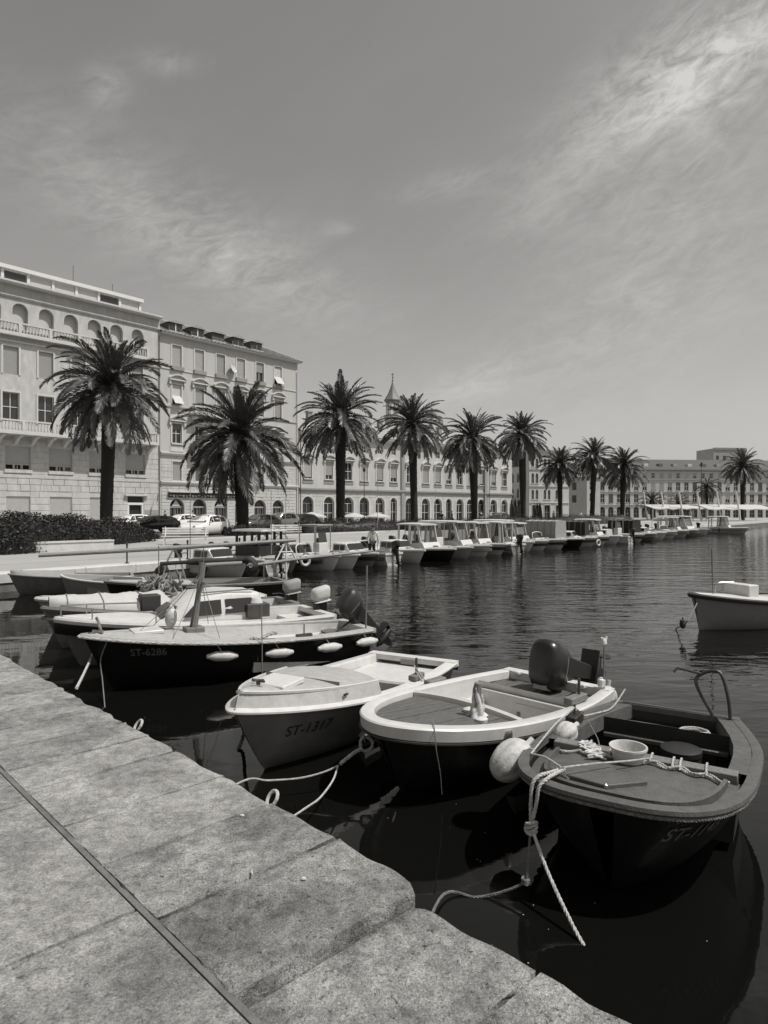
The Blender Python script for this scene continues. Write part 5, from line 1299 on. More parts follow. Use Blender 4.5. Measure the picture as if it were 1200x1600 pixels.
# ---------------------------------------------------------------- dark work boat ST-1145
def work_boat():
    t, L = boat('work_boat', 'dark grey painted work boat numbered ST-1145 with a rope tied to its bow', (1.29, 3.93), (2.75, 6.25))
    h = Hull(L, 1.50, .68, .50, tr=.70, p=3.5, q=.36, tm=.40, rake=.26, nt=60)
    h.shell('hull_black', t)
    h.rail('deck_grey', t, [(.02, -.035), (.034, -.018), (.03, .006), (-.01, .01), (-.045, .008), (-.045, -.03), (0, -.035)])
    mb = MB(); rr = random.Random(1)                                         # frayed rubbing rope under the rail
    P = h.path(.0, -.018, -.045); rope_mesh(mb, P, .013, lay=.07); mb.build('rubbing_rope', 'rope_weedy', t, ang=60)
    h.deck('deck_grey', t, .555, .05, -.075, .055, drop=.10, name='foredeck')
    h.inside('paint_dark', t, .20, .565, .085, .06, 'paint_dark', .1)
    # raised inner bulwark that follows the bow, with a gap
    b = MB(); b.sweep([p for p in h.path(.62, .16, -.06)], [(.014, 0), (.012, .045), (-.012, .05), (-.014, 0)]); 
    b.build('deck_bulwark', 'deck_grey', t)
    # side decks
    for sd in (-1, 1):
        q = MB(); q.loft([[Vector((h.x(tt), sd*(h.hb(tt)-.045), h.gz(tt)+.004)), Vector((h.x(tt), sd*(h.hb(tt)-.17), h.gz(tt)+.006)), Vector((h.x(tt), sd*(h.hb(tt)-.175), h.gz(tt)-.12))] for tt in (.0, .1, .2, .3, .4, .5, .565)], False); q.build('side_deck', 'deck_grey', t, ang=30)
    # stern bench and transom wall
    s = MB(); e = h.edge(.1, .10); s.box(h.x(.03), h.x(.215), -e, e, .33, .37); s.build('stern_bench', 'deck_grey', t, bevel=.008)
    s = MB(); e = h.edge(.0, .06); s.box(h.x(0)+.0, h.x(0)+.035, -e, e, .1, h.gz(0)+.02); s.build('transom', 'paint_dark', t, bevel=.008)
    f = MB(); f.box(h.x(.215)-.02, h.x(.215), -e+.05, e-.05, .05, .328); f.build('bench_front', 'paint_dark', t, smooth=False)
    for k, (yy, xx) in enumerate(((-.42, .11), (-.05, .08), (.2, .16), (-.3, .19))):
        g = MB(); g.lathe([(.004, 0), (.016, .004), (.012, .012), (.003, .015)], 7, Matrix.Translation((h.x(xx), yy, .371))); g.build('paint_chip', 'coping', t)
    # fore hatch ridge
    def dz(tt, y): return h.gz(tt)-.075+.055*(1-(y/max(.1, h.edge(tt, .05)))**2)*(1-.35*(tt-.555)/.445)
    hp = [(.85, -.36), (.885, -.04), (.78, .16), (.70, -.26)]
    hm = MB(); hm.loft([[Vector((h.x(a), y, dz(a, y)+z)) for a, y in hp] for z in (-.01, .032)]); hm.build('hatch', 'deck_grey', t, bevel=.008)
    bo = MB(); bo.lathe([(.003, 0), (.014, .003), (.014, .02), (.004, .028)], 8, Matrix.Translation((h.x(.882), -.045, dz(.882, -.045)+.01))); bo.build('hatch_bolt', 'steel', t)
    # bow bitt with crosspiece
    p = Vector((h.x(.885), -.34, dz(.885, -.34))); bt = MB(); bt.tube([p+Vector((0, 0, -.02)), p+Vector((0, 0, .10))], .03, 10); bt.tube([p+Vector((-.07, -.09, .055)), p+Vector((.05, .07, .055))], .011, 8); bt.build('bitt', 'steel', t)
    # timber lath along the aft deck edge with rope laced round it
    e = h.edge(.55, .10); la = MB(); la.box(h.x(.545), h.x(.585), -e, e, h.gz(.6)-.085+.0, h.gz(.6)+.0); la.build('deck_beam', 'wood', t, bevel=.008)
    rp = MB(); rr = random.Random(6)
    for y in (-.22, -.17, .02, .07, .22, .27, .44):
        rope_mesh(rp, spline([Vector((h.x(.543), y, h.gz(.6)-.10)), Vector((h.x(.543), y+.005, h.gz(.6)+.004)), Vector((h.x(.588), y+.012, h.gz(.6)+.006)), Vector((h.x(.61), y+.02, dz(.61, y)+.012))], 6), .009, strands=2)
    garl = [Vector((h.x(.61)+.03*sin(k*1.7), y, dz(.61, y)+.016+.006*sin(k*2.3))) for k, y in enumerate([-.58+.049*q for q in range(25)])]
    rope_mesh(rp, spline(garl, 5), .013, lay=.06); rope_mesh(rp, spline([g+Vector((.02*sin(i*2.1), .01, .012)) for i, g in enumerate(garl[7:])], 5), .009)
    rp.build('laced_rope', 'rope', t, ang=60)
    # port rowlock block
    for tt, sd in ((.36, -1),):
        p = Vector((h.x(tt), sd*(h.hb(tt)-.09), h.gz(tt)+.006)); bl = MB(); bl.box(p.x-.12, p.x+.12, p.y-.05, p.y+.05, p.z, p.z+.09); bl.build('rowlock_block', 'black_matte', t, bevel=.014)
        pn = MB(); pn.tube([p+Vector((0, 0, .09)), p+Vector((0, 0, .17))], .01, 6); pn.build('thole_pin', 'iron', t)
    # tiller frame at the stern
    fr = MB(); q = Vector((h.x(.02), .34, h.gz(0)+.02)); fr.tube(spline([q, q+Vector((-.02, -.14, .26)), q+Vector((-.04, -.10, .36)), q+Vector((-.02, .05, .40)), q+Vector((.0, .12, .2)), q+Vector((.0, .14, 0))], 5), .016, 6); fr.tube([q+Vector((-.04, -.10, .36)), q+Vector((0, -.3, .40)), q+Vector((.02, -.33, .36))], .012, 6); fr.build('stern_frame', 'iron', t)
    h.lettering('ST-1145', .135, .28, .44, 'print_light', t, .25)
    # scuffs of paint on the hull
    return h, t, dz
D4, T4, DZ4 = work_boat()
def on(t, x, y, z): return Matrix.Translation(t.location) @ Matrix.Rotation(t.rotation_euler[2], 4, 'Z') @ Vector((x, y, z))
def work_boat_gear():
    # upturned white tub, canister, coiled cloth
    p = on(T4, D4.x(.615), -.06, DZ4(.615, -.06)+.012); t = thing('plastic_tub', 'round white plastic tub standing on the foredeck edge of the dark work boat', 'tub', p)
    MB().lathe([(.10, 0), (.105, .0), (.125, .085), (.135, .09), (.135, .105), (.122, .105), (.118, .09), (.10, .012), (.0, .012)], 28).build('body', 'fender_white', t)
    p = on(T4, D4.x(.28), .17, .062); c = thing('canister', 'dark round lidded canister with pale lettering inside the work boat', 'canister', p, 0)
    MB().lathe([(.15, 0), (.155, .01), (.155, .30), (.162, .305), (.162, .345), (.14, .355), (.03, .36)], 24).build('body', 'black_matte', c)
    V, Fs = text_mesh('Polaris', .075, 0, .01); mb = MB(); a0 = radians(-118)
    mb.add([(.1575*cos(a0+x/.1575), .1575*sin(a0+x/.1575), .16+y) for x, y, z in V], Fs); mb.build('lettering', 'print_light', c, smooth=False)
    lp = MB(); lp.tube([(.158*cos(a0-.25), .158*sin(a0-.25), .1), (.158*cos(a0-.25), .158*sin(a0-.25), .27)], .005, 5); lp.build('seam', 'gel_grey', c)
    p = on(T4, D4.x(.12), .22, .385); rr = random.Random(4); mb = MB()
    for k in range(5):
        pts = [Vector((.11*cos(a)*(1+.2*rr.random()), .07*sin(a)*(1+.2*rr.random()), .012*k+.01*rr.random())) for a in [2*pi*i/9+k for i in range(10)]]; rope_mesh(mb, spline(pts, 5), .013)
    o = mb.build('rope_coil', 'rope', None, ang=60, loc=p); tag(o, 'small white rope coil on the stern bench of the dark work boat', 'rope')
    # crumpled net at the tub
    p = on(T4, D4.x(.60), -.34, DZ4(.60, -.34)+.02); mb = MB()
    for k in range(7):
        pts = [Vector((.07*rr.uniform(-1, 1), .17*(-1+2*i/8)+rr.uniform(-.03, .03), .01+.02*rr.random())) for i in range(9)]; mb.tube(spline(pts, 4), .008, 5)
    o = mb.build('net', 'fender_white', None, loc=p); tag(o, 'crumpled pale net beside the white tub on the work boat', 'net')
work_boat_gear()

# ---------------------------------------------------------------- fenders and ropes in the foreground
def ball_fender(label, p, r, q=(0, 0, 1), sq=1.2):
    t = thing('ball_fender', label, 'fender', p); M = Vector(q).normalized().to_track_quat('Z', 'Y').to_matrix().to_4x4(); mb = MB(); n = 48; rings = []
    for i in range(1, 15):
        a = pi*i/15; rings.append([M @ Vector((r*sin(a)*(1+.10*abs(sin(4*2*pi*k/n)))*cos(2*pi*k/n), r*sin(a)*(1+.10*abs(sin(4*2*pi*k/n)))*sin(2*pi*k/n), r*sq*cos(a))) for k in range(n)])
    mb.loft(rings); mb.build('body', 'fender_dirty', t, ang=60)
    MB().tube([M @ Vector((0, 0, r*sq*.9)), M @ Vector((0, 0, r*sq+.06))], .022, 8).build('neck', 'fender_white', t); return t
ball_fender('big ribbed white ball fender at the bow shoulder of the dark work boat', at(799, 1188, .50), .13, (.75, .45, .5), 1.45)
ball_fender('small white fender between the timber decked dinghy and the work boat', at(884, 1146, .55), .085, (.6, .5, .2), 1.35)
ball_fender('round white buoy hanging at the stern corner of the timber decked dinghy', on(T3, D3.x(0)-.12, D3.hb(0)-.10, .40), .105, (.2, .1, 1), 1.1)
def near_ropes():
    # doubled bow rope with knots running to the pier and down into the water
    A = on(T4, D4.x(.885), -.34, DZ4(.885, -.34)+.085); K2 = at(822, 1377, .12)
    tq = .972; q = Vector((D4.x(tq), -D4.hb(tq), D4.gz(tq))); q2 = Vector((D4.x(tq-.01), -D4.hb(tq-.01), D4.gz(tq))); dd = (q2-q).normalized(); od = Vector((dd.y, -dd.x, 0)); od = od if od.x > 0 else -od
    RQ = lambda o, z, a=0.: on(T4, q.x+od.x*o+dd.x*a, q.y+od.y*o+dd.y*a, q.z+z)
    K = RQ(.085, -.27)
    bucket_rope('mooring_rope', 'doubled pale rope loop hanging from the work boat bow to a knot', [A, A.lerp(RQ(-.03, .03, .02), .6), RQ(0, .03, .02), RQ(.058, -.01, .02), RQ(.068, -.12, .025), K], .0125, n=12)
    bucket_rope('mooring_rope', 'second strand of the pale loop at the work boat bow', [A+Vector((.03, 0, 0)), A.lerp(RQ(-.03, .03, -.04), .6), RQ(0, .03, -.045), RQ(.058, -.01, -.045), RQ(.068, -.12, -.03), K], .0125, n=12)
    mb = MB(); rr = random.Random(3)
    for k in range(4):
        pts = [Vector((.034*cos(a)*rr.uniform(.8, 1.15), .034*sin(a)*rr.uniform(.8, 1.1), .02*sin(a+k)+.012*(k-1.5))) for a in [2*pi*i/8+k*1.2 for i in range(9)]]; rope_mesh(mb, spline(pts, 5), .0115)
    o = mb.build('rope_knot', 'rope', None, ang=60, loc=K); tag(o, 'bulky pale knot hanging under the work boat bow', 'knot')
    bucket_rope('mooring_rope', 'pale twisted rope running down from the knot into the water', [K, K.lerp(at(925, 1500, -.04), .33)+Vector((-.01, 0, -.03)), K.lerp(at(925, 1500, -.04), .7)+Vector((-.01, 0, -.025)), at(925, 1500, -.04)], .0115, n=12)
    bucket_rope('mooring_rope', 'weedy rope slanting from the knot towards the pier steps', [K, K.lerp(K2, .4)+Vector((0, 0, -.01)), K.lerp(K2, .75)+Vector((0, 0, -.01)), K2, at(790, 1393, .05), at(745, 1403, .0), at(690, 1402, .03), pier(4.75, .0, .02)], .0095, 'rope_weedy', n=12)
    mb = MB()
    for k in range(3):
        pts = [Vector((.022*cos(a), .022*sin(a), .012*(k-1))) for a in [2*pi*i/8 for i in range(9)]]; rope_mesh(mb, spline(pts, 4), .009)
    o = mb.build('rope_knot', 'rope_dark', None, ang=60, loc=K2); tag(o, 'small dark knot on the weedy rope near the water', 'knot')
    # thin lines across the work boat
    B = on(T4, D4.x(.78), -D4.hb(.78)+.05, D4.gz(.78)+.02); C = on(T4, D4.x(.36), -(D4.hb(.36)-.09), D4.gz(.36)+.15); Tb = on(T4, D4.x(.60), .1, DZ4(.60, .1)+.05)
    bucket_rope('lashing_line', 'white line from bow bitt to the bulwark shoulder of the work boat', [A+Vector((0, 0, .02)), A.lerp(B, .5)+Vector((0, 0, .03)), B], .007, n=8)
    bucket_rope('lashing_line', 'white line running from shoulder to the black rowlock block', [B, B.lerp(C, .5)+Vector((0, 0, .03)), C], .007, n=8)
    bucket_rope('lashing_line', 'white line from bow bitt across foredeck to the plastic tub', [A+Vector((0, 0, .01)), A.lerp(Tb, .35)+Vector((0, 0, .01)), A.lerp(Tb, .7)+Vector((0, 0, .0)), Tb], .007, n=8)
    E = on(T4, D4.x(.03), -D4.hb(0)+.10, D4.gz(0)+.16); Dm = on(T4, D4.x(.12), -D4.hb(.1)+.12, D4.gz(.1)+.03)
    bucket_rope('lashing_line', 'white line along the side deck from rowlock block to upturned stern end', [C-Vector((0, 0, .09)), C.lerp(Dm, .6)-Vector((0, 0, .05)), Dm, E], .008, n=8)
    F_ = on(T3, D3.x(.0)-.10, D3.hb(0)-.05, .38)
    bucket_rope('lashing_line', 'slack grey line drooping from rowlock block of the work boat', [C, C+Vector((.06, -.10, -.05)), C+Vector((.10, -.30, -.16)), C+Vector((.08, -.42, -.20))], .005, 'rope_dark', n=8)
    bucket_rope('lashing_line', 'short lashing between big ball fender and the bulwark shoulder', [at(818, 1168, .60), at(835, 1172, .60), B], .008, n=8)
    # ropes of the two white boats
    KN = at(556, 1175, .30); K3 = at(528, 1197, .22)
    mb = MB(); pts = [Vector((.055*cos(a)*(1+.3*cos(a)), .02*sin(a), .055*sin(a))) for a in [2*pi*i/14 for i in range(15)]]; rope_mesh(mb, spline(pts, 4), .015)
    o = mb.build('rope_eye', 'rope', None, ang=60, loc=at(570, 1163, .34)); tag(o, 'pale rope eye in front of the timber decked dinghy bow', 'rope')
    bucket_rope('mooring_rope', 'pale spliced rope from the eye down to its fork over the black water', [at(566, 1170, .32), KN, at(540, 1187, .26), K3], .017, n=10)
    bucket_rope('mooring_rope', 'pale rope fork sagging to the pier edge by the white mooring ring', [K3, at(520, 1220, .20), at(500, 1247, .20), at(478, 1263, .25), pier(3.55, .02, .36)], .0085, n=10)
    bucket_rope('mooring_rope', 'long pale rope fork drooping along to the pier edge', [K3, at(505, 1207, .18), at(470, 1216, .15), at(420, 1220, .16), at(385, 1219, .2), pier(2.75, .02, .3)], .0085, n=10)
    bucket_rope('bow_line', 'thin dark line from the eye up to the dinghy stem', [at(570, 1160, .36), at(574, 1150, .42), on(T3, D3.x(.96)-.1, .05, .5)], .006, 'rope_dark', n=8, twist=False)
    # chain-like weedy mooring at the bow of ST-1317
    bucket_rope('mooring_rope', 'weed grown rope under the bow of the white dinghy', [on(T2, D2.x(.97)-.2, .02, .44), at(385, 1120, .35), at(380, 1150, .1), at(372, 1172, .0)], .02, 'rope_weedy', n=8)
near_ropes()

# ---------------------------------------------------------------- long dark boat
def long_boat():
    t, L = boat('fishing_boat', 'long black hulled boat numbered ST-6286 with pale foredeck and short wooden mast', (-3.97, 8.67), (-.45, 10.83))
    h = Hull(L, 1.42, .76, .52, tr=.72, p=2.3, q=.80, tm=.40, rake=.38, nt=30)
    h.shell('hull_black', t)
    h.rail('gel_deck', t, [(.03, -.045), (.045, -.02), (.03, .012), (-.05, .014), (-.10, .012), (-.10, -.03), (0, -.04)])
    mb = MB(); rope_mesh(mb, h.path(.35, -.045, -.02), .022, lay=.07, step=.018); mb.build('rubbing_rope', 'rope', t, ang=60)
    h.deck('gel_deck', t, .47, .075, -.005, .05, drop=.3, name='foredeck')
    h.inside('gel_white', t, .02, .48, .10, .10, 'gel_grey', .1)
    for sd in (-1, 1):
        q = MB(); q.loft([[Vector((h.x(tt), sd*(h.hb(tt)-.10), .36)), Vector((h.x(tt), sd*(h.hb(tt)-.28), .355)), Vector((h.x(tt), sd*(h.hb(tt)-.30), .10))] for tt in (.05, .15, .3, .46)], False); q.build('side_bench', 'gel_white', t, ang=30)
    th = MB(); e = h.edge(.12, .1); th.box(h.x(.03), h.x(.10), -e, e, .37, .41); th.build('thwart', 'gel_white', t, bevel=.01)
    bk = MB(); bk.box(h.x(.34), h.x(.40), .20, .34, .365, .40); bk.build('wood_chock', 'wood', t, bevel=.006)
    hb = MB(); hb.box(h.x(.80)-.2, h.x(.80)+.2, -.26, .12, h.gz(.8)+.02, h.gz(.8)+.075, ); hb.build('hatch', 'gel_white', t, bevel=.015)
    # tabernacle: two cheeks on a wooden shoe
    p = Vector((h.x(.645), -.02, h.gz(.645)+.04)); s = MB(); s.box(p.x-.13, p.x+.13, p.y-.12, p.y+.12, p.z-.04, p.z+.07); sh = s.build('mast_shoe', 'wood', t, bevel=.012)
    for sd in (-1, 1):
        m_ = MB(); m_.loft([[p+Vector((dx-o, sd*(.055-.03*z/.85)+dy, z)) for dx, dy in ((-.032*w, -.015), (.032*w, -.015), (.032*w, .015), (-.032*w, .015))] for z, w, o in ((.07, 1.3, 0), (.4, .9, .05), (.82, .7, .11))]); m_.build('mast_cheek', 'wood', t, bevel=.006)
    m_ = MB(); m_.tube([p+Vector((-.08, 0, .55)), p+Vector((-.13, 0, .98))], [.045, .05], 10); m_.build('mast_stub', 'wood', t)
    m_ = MB(); m_.tube([p+Vector((-.09, -.22, .68)), p+Vector((-.12, .20, .70))], .022, 8); m_.build('pin_rail', 'wood', t)
    rg = MB()
    for e_ in ((h.x(.60), h.hb(.6)-.06), (h.x(.75), h.hb(.75)-.06), (h.x(.55), -h.hb(.55)+.06), (h.x(.78), -h.hb(.78)+.08), (h.x(.86), .05)):
        rg.tube(spline([p+Vector((-.11, 0, .84)), (p+Vector((-.11, 0, .84))).lerp(Vector((e_[0], e_[1], h.gz(.65)+.02)), .5)+Vector((0, 0, -.03)), Vector((e_[0], e_[1], h.gz(.65)+.02))], 4), .005, 4)
    rg.build('rigging', 'rope_dark', t)
    # bow fittings and horn rail
    q = Vector((h.x(.955), .0, h.gz(.95)+.03)); b = MB(); b.tube([q+Vector((-.05, -.03, 0)), q+Vector((.0, .08, .16)), q+Vector((.03, .10, .22))], .018, 8); b.tube([q+Vector((-.06, .06, .02)), q+Vector((.05, -.05, .02))], .02, 8); b.build('bow_cleat', 'steel', t)
    pin = MB(); u = Vector((h.x(.30), h.hb(.30)-.05, h.gz(.3)+.01)); pin.box(u.x-.12, u.x+.12, u.y-.035, u.y+.035, u.z, u.z+.04); pin.tube([u, u+Vector((0, 0, .18))], .009, 6); pin.build('rowlock', 'wood_dark', t)
    cr = MB(); rope_mesh(cr, spline([Vector((h.x(.50), h.hb(.5)-.04, h.gz(.5)+.03)), Vector((h.x(.46), h.hb(.46)-.03, h.gz(.46)+.04)), Vector((h.x(.42), h.hb(.42)-.02, h.gz(.42)+.10)), Vector((h.x(.40), h.hb(.40)-.0, h.gz(.4)+.09))], 8), .028); cr.build('gunwale_rope', 'rope', t, ang=60)
    h.lettering('ST-6286', .14, .55, .47, 'print_light', t, .1)
    # staff at the stern
    sf = MB(); v = Vector((h.x(.02), h.hb(.02)-.08, h.gz(0)+.02)); sf.tube([v, v+Vector((-.02, 0, .98))], .014, 8); sf.build('staff', 'wood', t)
    outboard(t, h.x(0)-.02, -.05, h.gz(0)+.02, 45, .95, 'paint_dark')
    return h, t
D1, T1 = long_boat()
def lb_fenders():
    for tt, nm in ((.60, 'cylindrical white fender on the black hull below the mast'), (.40, 'cylindrical white fender on the black hull amidships'), (.20, 'cylindrical white fender on the black hull towards the stern'), (.03, 'cylindrical white fender at the stern quarter of the black hull')):
        p = h_ = D1.pt(tt, .72); q = on(T1, p.x, p.y+.07, p.z+.04); a = D1.pt(tt+.05, .72)-D1.pt(tt-.02, .72); A = Matrix.Rotation(T1.rotation_euler[2], 3, 'Z') @ a
        f = fender(None, 'fender', nm, q, A, .31, .068)
        u = on(T1, p.x+.12, D1.hb(tt)-.0+.05, D1.gz(tt)+.0); ln = MB(); ln.tube([Vector((0, 0, .05)), (u-q)*.6+Vector((0, 0, .03)), u-q], .006, 5); ln.build('lanyard', 'rope', f)
    bucket_rope('mooring_rope', 'pale doubled bow rope from the long black boat down to the pier', [on(T1, D1.x(.97), .03, D1.gz(.97)), at(147, 1015, .45), at(132, 1050, .4), at(119, 1076, QZ-.02)], .017, n=10)
    bucket_rope('mooring_rope', 'thin rope hanging in the water from the black boat stem', [on(T1, D1.x(.93), D1.hb(.93)+.01, D1.gz(.93)), at(157, 1030, .45), at(160, 1065, .18), at(164, 1110, -.02)], .008, 'rope_dark', n=8)
    bucket_rope('mooring_rope', 'thin upright line from the lying mast down past the black boat side', [on(T1, D1.x(.47), D1.hb(.47)+.06, 1.1), on(T1, D1.x(.47), D1.hb(.47)+.08, .6), on(T1, D1.x(.47), D1.hb(.47)+.08, -.02)], .008, 'rope_dark', n=6)
lb_fenders()

# ---------------------------------------------------------------- cabin cruiser behind
def cabin_boat():
    t, L = boat('cabin_boat', 'small white cabin cruiser with dark raked windows behind the black boat', (-4.95, 9.95), (-1.25, 12.25))
    h = Hull(L, 1.62, .78, .54, tr=.82, p=2.3, q=.78, tm=.40, rake=.34, nt=28)
    h.shell('hull_mid', t); h.rail('gel_white', t, [(.03, -.07), (.045, -.02), (.03, .012), (-.09, .012), (-.09, -.05), (0, -.06)])
    h.rail('hull_dark', t, [(.02, -.24), (.03, -.22), (.05, -.075), (.02, -.074)], 'dark_strake', t0=.42, transom=False)
    h.deck('gel_white', t, .62, .07, .0, .04, drop=.2); h.inside('gel_white', t, .0, .30, .09, .12, 'gel_deck', .1)
    for sd in (-1, 1):
        q = MB(); q.loft([[Vector((h.x(tt), sd*(h.hb(tt)-.06), h.gz(tt)+.006)), Vector((h.x(tt), sd*(h.hb(tt)-.24), h.gz(tt)+.01))] for tt in (.28, .4, .5, .6, .7)], False); q.build('side_deck', 'gel_white', t)
    # cabin: lofted trunk with raked front
    st = [(.295, .50, .50, .36), (.30, .52, .44, .42), (.42, .55, .47, .46), (.535, .54, .46, .44), (.60, .51, .40, .26), (.67, .46, .40, .06), (.73, .40, .36, .02)]
    rings = []
    for tt, wb, wt, hh in st:
        z0 = h.gz(tt)-.05; z1 = h.gz(.45)+hh
        half = [(wb, z0), (wb*.98, z0+(z1-z0)*.5), (wt, z1-.045), (wt*.86, z1)]
        rings.append([Vector((h.x(tt), y, z)) for y, z in half]+[Vector((h.x(tt), -y, z)) for y, z in reversed(half)])
    MB().loft(rings).build('cabin', 'gel_white', t, ang=32)
    z = h.gz(.45); X = h.x
    for sd in (-1, 1):
        for poly in ([(.325, .12), (.44, .12), (.44, .35), (.335, .35)], [(.455, .12), (.60, .11), (.545, .34), (.455, .35)]):
            b = MB(); b.add([(X(a), sd*(.549-.085*(zz-.1)/.35+.012), z+zz) for a, zz in poly], [(0, 1, 2, 3) if sd < 0 else (3, 2, 1, 0)]); b.build('side_window', 'glass', t, smooth=False)
    for y0, y1 in ((-.36, -.03), (.03, .36)):
        b = MB(); f = lambda a, yy: Vector((X(.60)+(X(.67)-X(.60))*a+.012, yy, z+.26+(.06-.26)*a+.014)); b.add([f(.05, y0), f(.95, y0*1.02), f(.95, y1*1.02), f(.05, y1)], [(0, 1, 2, 3)]); b.build('windscreen', 'glass', t, smooth=False)
    rl = MB(); rl.tube([(X(.32), -.42, z+.48), (X(.52), -.44, z+.47)], .012, 6); rl.tube([(X(.32), .42, z+.48), (X(.52), .44, z+.47)], .012, 6); rl.build('grab_rail', 'wood', t)
    # bow pulpit
    pp = [p+Vector((0, 0, .17)) for p in h.path(.70, .06)]; b = MB(); b.tube(pp, .012, 6)
    for i in (0, len(pp)//4, len(pp)//2, 3*len(pp)//4, len(pp)-1): b.tube([pp[i], pp[i]-Vector((0, 0, .17))], .010, 6)
    b.build('pulpit', 'steel', t)
    bx = MB(); bx.box(X(.27), X(.36), .30, .62, h.gz(.3)+.05, h.gz(.3)+.27); bx.build('crate', 'wood_dark', t, bevel=.01)
    cu = MB(); cu.lathe([(.01, 0), (.10, .01), (.12, .08), (.08, .16), (.01, .18)], 12, Matrix.Translation((X(.315), .48, h.gz(.3)+.20))); cu.build('sack', 'canvas_white', t)
    b = MB(); e = h.edge(.1, .09); b.box(X(.03), X(.12), -e, e, .36, .41); b.build('stern_seat', 'gel_white', t, bevel=.01)
    outboard(t, X(0)-.02, .0, h.gz(0)+.06, 8, .68, cover='canvas_white')
    return h, t
D5, T5 = cabin_boat()
def cabin_gear():
    for tt, lab, m_, dz in ((.76, 'white roll fender hanging on the bow of the cabin cruiser', 'fender_white', .05), (.46, 'white roll fender with dark ends amidships on the cabin cruiser', 'fender_white', .02), (.10, 'dark sausage fender on the cabin cruiser quarter', 'rubber', 0)):
        p = D5.pt(tt, .8); q = on(T5, p.x, p.y+.075, p.z+dz); a = D5.pt(tt+.05, .8)-D5.pt(tt-.02, .8); A = Matrix.Rotation(T5.rotation_euler[2], 3, 'Z') @ a; f = fender(None, 'fender', lab, q, A, .36, .07, m_)
        u = on(T5, p.x+.1, D5.hb(tt), D5.gz(tt)+.0); ln = MB(); ln.tube([Vector((0, 0, .06)), (u-q)], .006, 5); ln.build('lanyard', 'rope', f)
    p = on(T1, D1.x(.70), -.40, D1.gz(.70)+.03+.16); q = fender(None, 'fender', 'upright pear shaped white fender beside the short wooden mast', p, (0.05, 0, 1), .24, .085)
cabin_gear()

# ---------------------------------------------------------------- next boats along the pier
def wood_boat():
    t, L = boat('rowing_boat', 'grey planked boat half under a pale tarpaulin beyond the cabin cruiser', (-5.85, 11.3), (-2.0, 13.7))
    h = Hull(L, 1.5, .74, .52, tr=.8, p=2.2, q=.78, tm=.40, rake=.3, nt=24); h.shell('hull_mid', t); h.rail('wood', t, [(.03, -.06), (.05, -.02), (.03, .015), (-.07, .015), (-.07, -.04), (0, -.05)])
    h.rail('wood', t, [(.012, -.22), (.035, -.21), (.035, -.17), (.02, -.168)], 'strake', transom=False)
    h.inside('gel_white', t, .0, .52, .08, .12, 'gel_deck', .1); h.deck('gel_white', t, .5, .07, .0, .06, drop=.2)
    mb = MB(); rr = random.Random(12); rows = []
    for i in range(15):
        tt = .56+.42*i/14; e = h.hb(min(tt, .99))*.98; rows.append([Vector((h.x(tt), e*cos(pi*k/12), h.gz(tt)+.02+(.26*(1-.35*i/14))*sin(pi*k/12)**.8*(1+.10*sin(i*1.7+k)+.05*rr.random()))) for k in range(13)])
    mb.loft(rows, False); mb.build('tarpaulin', 'canvas_white', t, ang=70)
    for k, i in enumerate((3, 8, 12)):
        b = MB(); b.tube([p+Vector((0, 0, .012)) for p in rows[i]], .009, 5); b.build('tie', 'rope_dark', t)
    b = MB(); e = h.edge(.2, .08); b.box(h.x(.24), h.x(.31), -e, e, .38, .42); b.build('thwart', 'gel_white', t, bevel=.008)
    bx = MB(); bx.box(h.x(.60)-.0, h.x(.60)+.34, h.hb(.6)-.30, h.hb(.6)-.02, h.gz(.6)+.03, h.gz(.6)+.30); bx.build('dark_box', 'rubber', t, bevel=.02)
    outboard(t, h.x(0)-.02, .0, h.gz(0)+.05, 6, .70, cover='canvas_grey')
    # white open boat beyond with upturned oars and nets
    t2, L2 = boat('rowing_boat', 'flat white decked boat heaped with dark nets beyond the planked boat', (-6.75, 12.8), (-3.0, 15.2))
    g = Hull(L2, 1.5, .70, .5, tr=.8, p=2.2, q=.78, tm=.40, rake=.3, nt=24); g.shell('gel_grey', t2); g.rail('gel_white', t2, [(.03, -.06), (.05, -.02), (.03, .015), (-.07, .015), (-.07, -.04), (0, -.05)])
    g.inside('gel_white', t2, .0, .42, .08, .12, 'gel_grey', .1); g.deck('gel_deck', t2, .4, .07, .0, .06, drop=.2)
    b = MB(); e = g.edge(.2, .08); b.box(g.x(.16), g.x(.22), -e, e, .36, .40); b.build('thwart', 'gel_white', t2, bevel=.008)
    mb = MB(); rr = random.Random(2)
    for k in range(26):
        c = Vector((rr.gauss(0, .2), rr.gauss(0, .22), .05)); pts = [c+Vector((rr.gauss(0, .12), rr.gauss(0, .12), abs(rr.gauss(.16, .14)))) for _ in range(6)]; mb.tube(spline(pts, 4), .022, 5)
    n_ = mb.build('fishing_nets', 'rope_dark', None, loc=on(t2, g.x(.47), 0, g.gz(.5)+.03)); tag(n_, 'heap of tangled dark and pale fishing gear on the white decked boat', 'fishing net')
    for k in range(3):
        b = MB(); b.lathe([(.01, 0), (.07, .02), (.09, .12), (.06, .22), (.01, .25)], 12, Matrix.Translation(on(t2, g.x(.44)+.14*k, .12-.1*k, g.gz(.5)+.08))); o = b.build('net_float', 'fender_white' if k == 1 else 'canvas_grey', None); tag(o, 'egg shaped float %s in the heap of fishing gear' % ['dull grey and lowest', 'bright white', 'dull grey beside the bright one'][k], 'float')
wood_boat()

